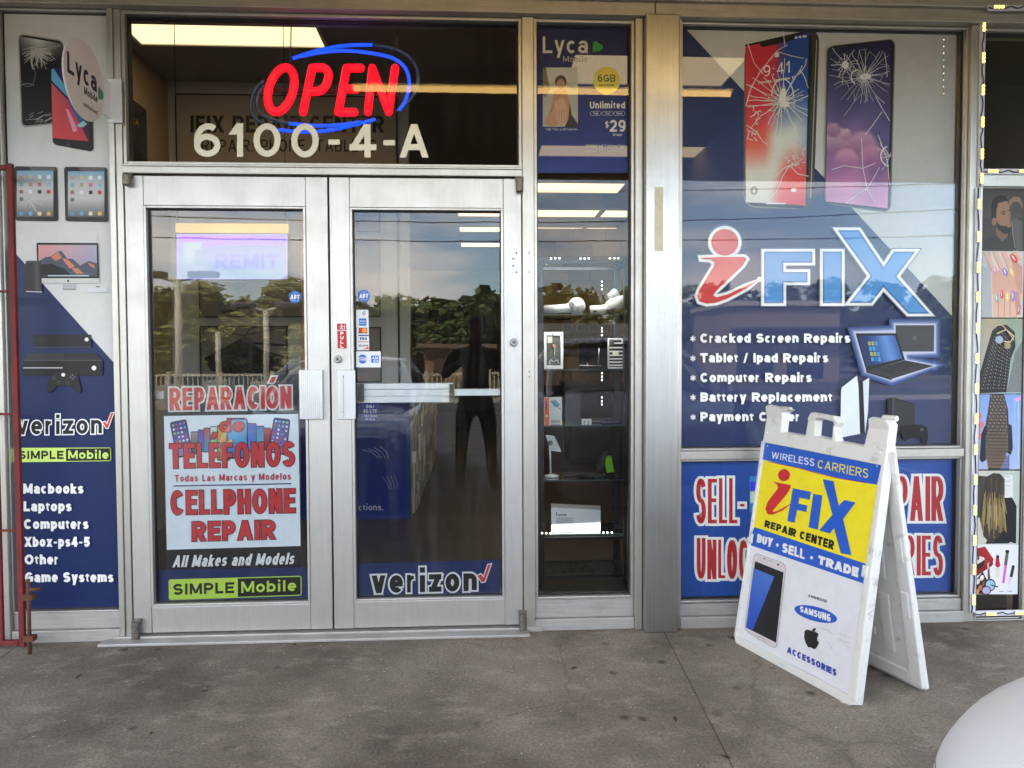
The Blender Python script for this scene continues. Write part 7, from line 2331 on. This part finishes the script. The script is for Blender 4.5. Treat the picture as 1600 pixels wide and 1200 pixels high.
pts = [b(0, 0, .84, .135, .11), b(0, 0, 1.0, .13, .10), b(0, 0, 1.18, .155, .11), b(0, 0, 1.30, .14, .10), b(0, .0, 1.39, .055, .055), b(0, .015, 1.46, .06), b(0, .02, 1.55, .082, .095), b(0, .015, 1.62, .07, .085),
       b(-.20, -.01, 1.33, .062), b(-.31, .06, 1.12, .05), b(-.20, .24, 1.20, .040), b(-.10, .30, 1.25, .032), b(.20, -.01, 1.33, .062), b(.31, .06, 1.12, .05), b(.20, .24, 1.20, .040), b(.10, .30, 1.25, .032),
       b(-.11, 0, .80, .10), b(-.14, .02, .46, .068), b(-.16, -.02, .09, .048), b(-.17, .12, .045, .042), b(.11, 0, .80, .10), b(.14, .02, .46, .068), b(.16, -.02, .09, .048), b(.17, .12, .045, .042)]
ed = [(0, 1), (1, 2), (2, 3), (3, 4), (4, 5), (5, 6), (6, 7), (3, 8), (8, 9), (9, 10), (10, 11), (3, 12), (12, 13), (13, 14), (14, 15), (0, 16), (16, 17), (17, 18), (18, 19), (0, 20), (20, 21), (21, 22), (22, 23)]
body = skin_fig("body", pts, ed, JEAN, PS)
# head: face, hair
m = MB(); hc = Vector(b(0, .03, 1.555)[:3])
m.lathe([(.002, -.125), (.045, -.115), (.068, -.07), (.078, -.01), (.078, .05), (.06, .095), (.002, .118)], tuple(hc), "Z", 22)
m.tube([hc + Vector((0, .076, .02)), hc + Vector((0, .092, -.015)), hc + Vector((0, .082, -.025))], [.008, .014, .010], 8)
for sx in (-1, 1): m.tube([hc + Vector((sx * .078, -.005, .03)), hc + Vector((sx * .086, -.01, 0)), hc + Vector((sx * .079, -.003, -.03))], [.012, .016, .01], 8)
hd_ = m.build("head", SKIN, PS, smooth=True)
m = MB()
for sx in (-1, 1): m.lathe([(.002, -.012), (.010, -.006), (.012, 0)], tuple(hc + Vector((sx * .03, .072, .015))), "Y", 10)
m.build("eyes", BLACK, hd_, smooth=True)
m = MB(); m.tube([hc + Vector((-.024, .073, -.055)), hc + Vector((0, .079, -.055)), hc + Vector((.024, .073, -.055))], .006, 8); m.build("mouth", plain("lip", (110, 60, 54), .5), hd_, smooth=True)
m = MB(); m.lathe([(.080, .02), (.086, .06), (.07, .105), (.002, .128)], tuple(hc + Vector((0, -.012, 0))), "Z", 22); m.build("hair", plain("dark_hair", (18, 16, 15), .6), PS, smooth=True)
for sx in (-1, 1):
    hand = Vector(b(sx * .085, .315, 1.26)[:3])
    pts = [(*hand, .026, .018), (*(hand + Vector((-sx * .01, .015, .035))), .024, .015)]
    ed = [(0, 1)]
    for k in range(4):
        f0 = hand + Vector((-sx * .006 - sx * .004 * k, .022, .030 - .020 * k)); i = len(pts)
        pts += [(*f0, .009), (*(f0 + Vector((-sx * .022, .014, .004))), .008), (*(f0 + Vector((-sx * .040 + sx * .003 * k, .008, .004))), .007)]
        ed += [(0 if k > 1 else 1, i), (i, i + 1), (i + 1, i + 2)]
    i = len(pts); pts += [(*(hand + Vector((-sx * .008, -.012, .02))), .010), (*(hand + Vector((-sx * .034, -.012, .032))), .008)]; ed += [(0, i), (i, i + 1)]
    skin_fig("hand", pts, ed, SKIN, PS, 1)
ph = thing("phone", "black phone held up in both hands by the reflected person", "phone", tuple(PB + Vector((0, .325, 1.25))))
m = MB(); m.box(PB.x - .078, PB.x + .078, PB.y + .318, PB.y + .326, 1.232, 1.306); m.build("case", plain("phone_shell", (16, 16, 18), .3), ph, bevel=.004)
m = MB(); m.box(PB.x - .07, PB.x - .04, PB.y + .3262, PB.y + .3285, 1.272, 1.300); m.build("camera_bump", BLACK, ph, bevel=.001)

# ------------------------------------------------------------------ across the road (all of it is seen mirrored in the glass)
def RM(px, py, d):
    """a photo pixel of a reflection -> the real point, d metres in front of the facade"""
    p = P(px, py, d)
    return Vector((p.x, -p.y + 2 * YG, p.z))
GAL = plain("pale_pole_paint", (206, 196, 170), .5, var=.1)
def lamp_post(px, ytop, d, label, heads, ybase=592):
    p = RM(px, ytop, d); zt2 = p.z
    t = thing("lamp_post", label, "lamp post", (p.x, p.y, -.1), "lamp posts across the parking lot")
    m = MB(); m.tube([(p.x, p.y, -.15), (p.x, p.y, zt2)], [.12, .085], 12); m.build("pole", GAL, t, smooth=True)
    m = MB(); m.box(p.x - .45, p.x + .45, p.y - .45, p.y + .45, -.16, .55); m.build("base", plain("base_concrete", (160, 150, 134), .9, var=.2), t, bevel=.03)
    for sx in heads:
        m = MB(); m.tube([(p.x, p.y, zt2), (p.x + sx * .5, p.y, zt2 + .12)], .05, 8); m.build("arm", GAL, t, smooth=True)
        m = MB(); m.box(p.x + sx * .35, p.x + sx * 1.15, p.y - .22, p.y + .22, zt2 + .1, zt2 + .28); m.build("lamp_head", plain("lamp_case", (70, 66, 58), .5), t, bevel=.04)
lamp_post(278, 440, 19.0, "pale lamp post with two heads, tallest of those reflected in the left door", (-1, 1))
lamp_post(415, 486, 22.5, "pale lamp post on a wide concrete block, reflected in the left door", (-1, 1))
lamp_post(341, 518, 25.0, "thin tan pole without a block, reflected between the two lamp posts", ())
FW = plain("white_railing", (196, 184, 156), .6, var=.1)
def railing(xa, xb, y, label):
    t = thing("railing", label, "railing", ((xa + xb) / 2, y, -.17), "white railings along the road")
    m = MB(); m.box(xa, xb, y - .03, y + .03, .72, .80); m.box(xa, xb, y - .03, y + .03, -.02, .05); m.build("rail", FW, t)
    m = MB(); x = xa
    while x < xb: m.box(x, x + .035, y - .015, y + .015, .051, .719); x += .16
    m.build("balusters", FW, t)
    x = xa
    while x <= xb + .01:
        m = MB(); m.box(x - .06, x + .06, y - .06, y + .06, -.17, .9); m.build("post", FW, t); x += (xb - xa) / 4
railing(-14.5, -7.2, -23.6, "white railing along the verge, reflected in the left door")
railing(-5.8, -.3, -23.6, "white railing along the verge, reflected behind the person")
railing(.6, 6.5, -23.6, "white railing along the verge, right of the reflected person")
hs = thing("house", "low tan house with a flat overhanging roof, reflected in the right door", "house", (-2, -46, -.2))
TANW = plain("tan_render", (150, 116, 84), .9, var=.1); ROOF = plain("roof_brown", (120, 98, 76), .8, var=.15)
m = MB(); m.box(-3.2, 1.1, -52, -46, -.2, 2.0); m.build("wall", TANW, hs)
m = MB(); m.box(-3.7, 1.6, -52.6, -45.4, 2.001, 2.3); m.build("roof", ROOF, hs, bevel=.03)
for x in (-1.2, .1):
    m = MB(); m.box(x, x + .8, -45.99, -45.94, .8, 1.7); wf = m.build("window", plain("window_frame", (210, 204, 190), .6), hs)
    m = MB(); m.box(x + .06, x + .74, -45.938, -45.93, .86, 1.64); m.build("pane", CARGL, wf)
m = MB(); m.box(-2.6, -1.8, -45.99, -45.94, -.2, 1.8); m.build("door", plain("house_door", (84, 60, 44), .6), hs)
h2 = thing("house", "grey roofed house at the right edge of the right door's reflection", "house", (7, -50, -.2))
m = MB(); m.box(3.6, 12, -56, -50, -.2, 2.6); m.build("wall", plain("grey_render", (150, 142, 130), .9, var=.1), h2)
m = MB(); m.prism([(3.2, -49.4, 2.6), (12.4, -49.4, 2.6), (12.4, -53, 3.9), (3.2, -53, 3.9)], (0, 0, .12)); m.prism([(3.2, -53, 3.9), (12.4, -53, 3.9), (12.4, -56.6, 2.6), (3.2, -56.6, 2.6)], (0, 0, .12)); m.build("roof", plain("grey_roof", (112, 112, 108), .8, var=.1), h2)
m = MB(); m.box(5, 6.4, -49.99, -49.94, .8, 2.0); m.build("window", CARGL, h2)
# low tan shop block reflected in the main window
sbk = thing("shop_building", "low tan shop block reflected in the middle of the main window", "building", (22, -38, -.2))
m = MB(); m.box(15, 21.6, -46, -39, -.2, 4.3); m.build("wall", plain("block_tan", (158, 138, 112), .9, var=.15), sbk)
m = MB(); m.box(14.8, 21.8, -46.3, -38.7, 4.301, 4.6); m.build("parapet", plain("block_trim", (196, 186, 166), .8), sbk, bevel=.02)
for x in range(2):
    m = MB(); m.box(15.4 + x * 3, 17.6 + x * 3, -38.98, -38.93, .1, 2.6); m.build("window", CARGL, sbk)
m = MB(); m.box(15.1, 21.4, -38.98, -37.8, 2.9, 3.05); m.build("awning", plain("awning_dark", (60, 56, 54), .8), sbk)
# utility poles and the wires strung between them
WOOD = plain("pole_wood", (96, 80, 62), .9, var=.3)
for i, (x, lab) in enumerate(((-26, "wooden utility pole far to the left across the road"), (24, "wooden utility pole far to the right across the road"))):
    t = thing("utility_pole", lab, "utility pole", (x, -25, -.2))
    m = MB(); m.tube([(x, -25, -.2), (x, -25, 11.2)], [.16, .11], 10); m.build("pole", WOOD, t, smooth=True)
    m = MB(); m.box(x - .06, x + .06, -26.1, -23.9, 10.2, 10.34); m.build("crossarm", WOOD, t)
for k, (y, z, sag) in enumerate(((-24.0, 10.36, .8), (-25.0, 10.36, .9), (-26.0, 10.36, .8), (-25, 8.4, .7), (-25, 7.5, 1.0), (-25, 6.3, .5))):
    m = MB(); m.tube([(-26 + 50 * i / 24, y, z - sag * 4 * (i / 24) * (1 - i / 24)) for i in range(25)], .022, 5)
    tag(m.build("power_line", BLACK), "black %s power line strung between the utility poles" % ("topmost front", "topmost middle", "topmost rear", "upper telephone", "lower telephone", "lowest")[k], "power line", "power lines across the road")

# trees beyond the road
BARK = plain("bark", (70, 56, 44), .9, var=.3)
LEAVES = []
for i, c in enumerate(((104, 118, 60), (122, 130, 68), (90, 106, 56), (140, 136, 76))):
    LEAVES.append(plain("leaf_%d" % i, c, .6, var=.35, scale=1.2, spec=.25))
def tree_proto(seed, mat, h, wd):
    r_ = random.Random(seed)
    root = thing("broadleaf_tree", "tree", "tree")
    m = MB(); m.tube([(0, 0, -.2), (.1, 0, h * .25), (0, .1, h * .5), (.15, 0, h * .8)], [.28, .22, .15, .06], 8)
    for i in range(7):
        a_ = r_.uniform(0, 6.28); z = h * r_.uniform(.28, .6); L = wd * r_.uniform(.35, .7)
        m.tube([(0, 0, z), (L * .5 * math.cos(a_), L * .5 * math.sin(a_), z + h * .09), (L * math.cos(a_), L * math.sin(a_), z + h * .2)], [.10, .07, .03], 6)
    m.build("trunk", BARK, root, smooth=True)
    m = MB()
    cl = []
    for i in range(34):
        a_ = r_.uniform(0, 6.28); rr = wd * math.sqrt(r_.random()) * .8; z = h * r_.uniform(.10, .93)
        k = 1 - abs(z / h - .5) * 1.1
        cl.append((rr * k * math.cos(a_), rr * k * math.sin(a_), z, wd * r_.uniform(.16, .34)))
    for cx, cy, cz_, cr_ in cl:
        for j in range(80):
            th, ph_ = r_.uniform(0, 6.28), math.acos(r_.uniform(-1, 1)); q = cr_ * r_.uniform(.55, 1.1)
            p = Vector((cx + q * math.sin(ph_) * math.cos(th), cy + q * math.sin(ph_) * math.sin(th), cz_ + q * .8 * math.cos(ph_)))
            s = r_.uniform(.20, .46); d1 = Vector((r_.gauss(0, 1), r_.gauss(0, 1), r_.gauss(0, .6))).normalized(); d2 = d1.orthogonal().normalized()
            m.face([p - d1 * s, p + d2 * s * .55, p + d1 * s, p - d2 * s * .55])
    m.build("crown", mat, root)
    return root
protos = [tree_proto(i * 7 + 2, LEAVES[i % 4], 9.0 + i * .5, 3.6 + .25 * i) for i in range(4)]
first = [True] * 4
rt = random.Random(21)
spots = []
for px, top, d in ((205, 455, 50), (245, 452, 42), (300, 442, 47), (340, 447, 44), (385, 474, 56), (412, 478, 50), (440, 446, 47), (478, 440, 44), (510, 450, 50), (560, 470, 60), (588, 468, 56), (620, 466, 58), (655, 470, 60), (690, 466, 62),
                   (725, 462, 58), (760, 465, 62), (795, 472, 60), (840, 470, 64), (880, 460, 60), (930, 452, 58), (1000, 452, 62), (1060, 448, 60), (1130, 440, 58), (1210, 446, 62), (1290, 440, 64), (1380, 440, 60), (1470, 430, 58), (120, 440, 48), (40, 440, 50), (250, 520, 39), (330, 530, 40)):
    spots.append((px, top, d))
words_c = ("broad dark green", "pale green", "deep green", "yellowish green")
where = {}
for i, (px, top, d) in enumerate(spots):
    p = RM(px, top, d)
    k = i % 4
    o = protos[k] if first[k] else copy_tree(protos[k])
    first[k] = False
    o.location = (p.x, p.y, -.2)
    hh = 9.0 + k * .5
    s = (p.z + .2) / (hh * .98)
    o.scale = (max(.85, s) * 1.05, max(.85, s) * 1.05, s)
    o.rotation_euler = (0, 0, rt.uniform(0, 6.28))
    side = "left door" if px < 500 else ("right door" if px < 800 else ("narrow side window" if px < 1000 else "main window"))
    n_ = where.get(side, 0); where[side] = n_ + 1
    o["label"] = "%s tree reflected in the %s, %s" % (words_c[k], side, ("leftmost", "second from the left", "third from the left", "fourth from the left", "fifth from the left", "sixth from the left", "seventh from the left", "eighth from the left", "ninth from the left", "tenth from the left", "nearest the left lamp post", "nearest the thin pole", "last on the right")[min(n_, 12)])
    o["group"] = "trees across the road"

# the wood behind them: one mass
m = MB(); r_ = random.Random(77)
for i in range(9000):
    x = r_.uniform(-75, 75); hh = 6.2 + 1.6 * math.sin(x * .31) + 1.2 * math.sin(x * .83 + 1) + r_.uniform(-1.0, .4); z = hh * math.sqrt(r_.random()); y = -66 - r_.uniform(0, 5) + z * .2
    s = r_.uniform(.45, .95); d1 = Vector((r_.gauss(0, 1), r_.gauss(0, 1), r_.gauss(0, .6))).normalized(); d2 = d1.orthogonal().normalized(); p = Vector((x, y, z - .1))
    m.face([p - d1 * s, p + d2 * s * .6, p + d1 * s, p - d2 * s * .6])
struct(m.build("woods", LEAVES[2]), "stuff")
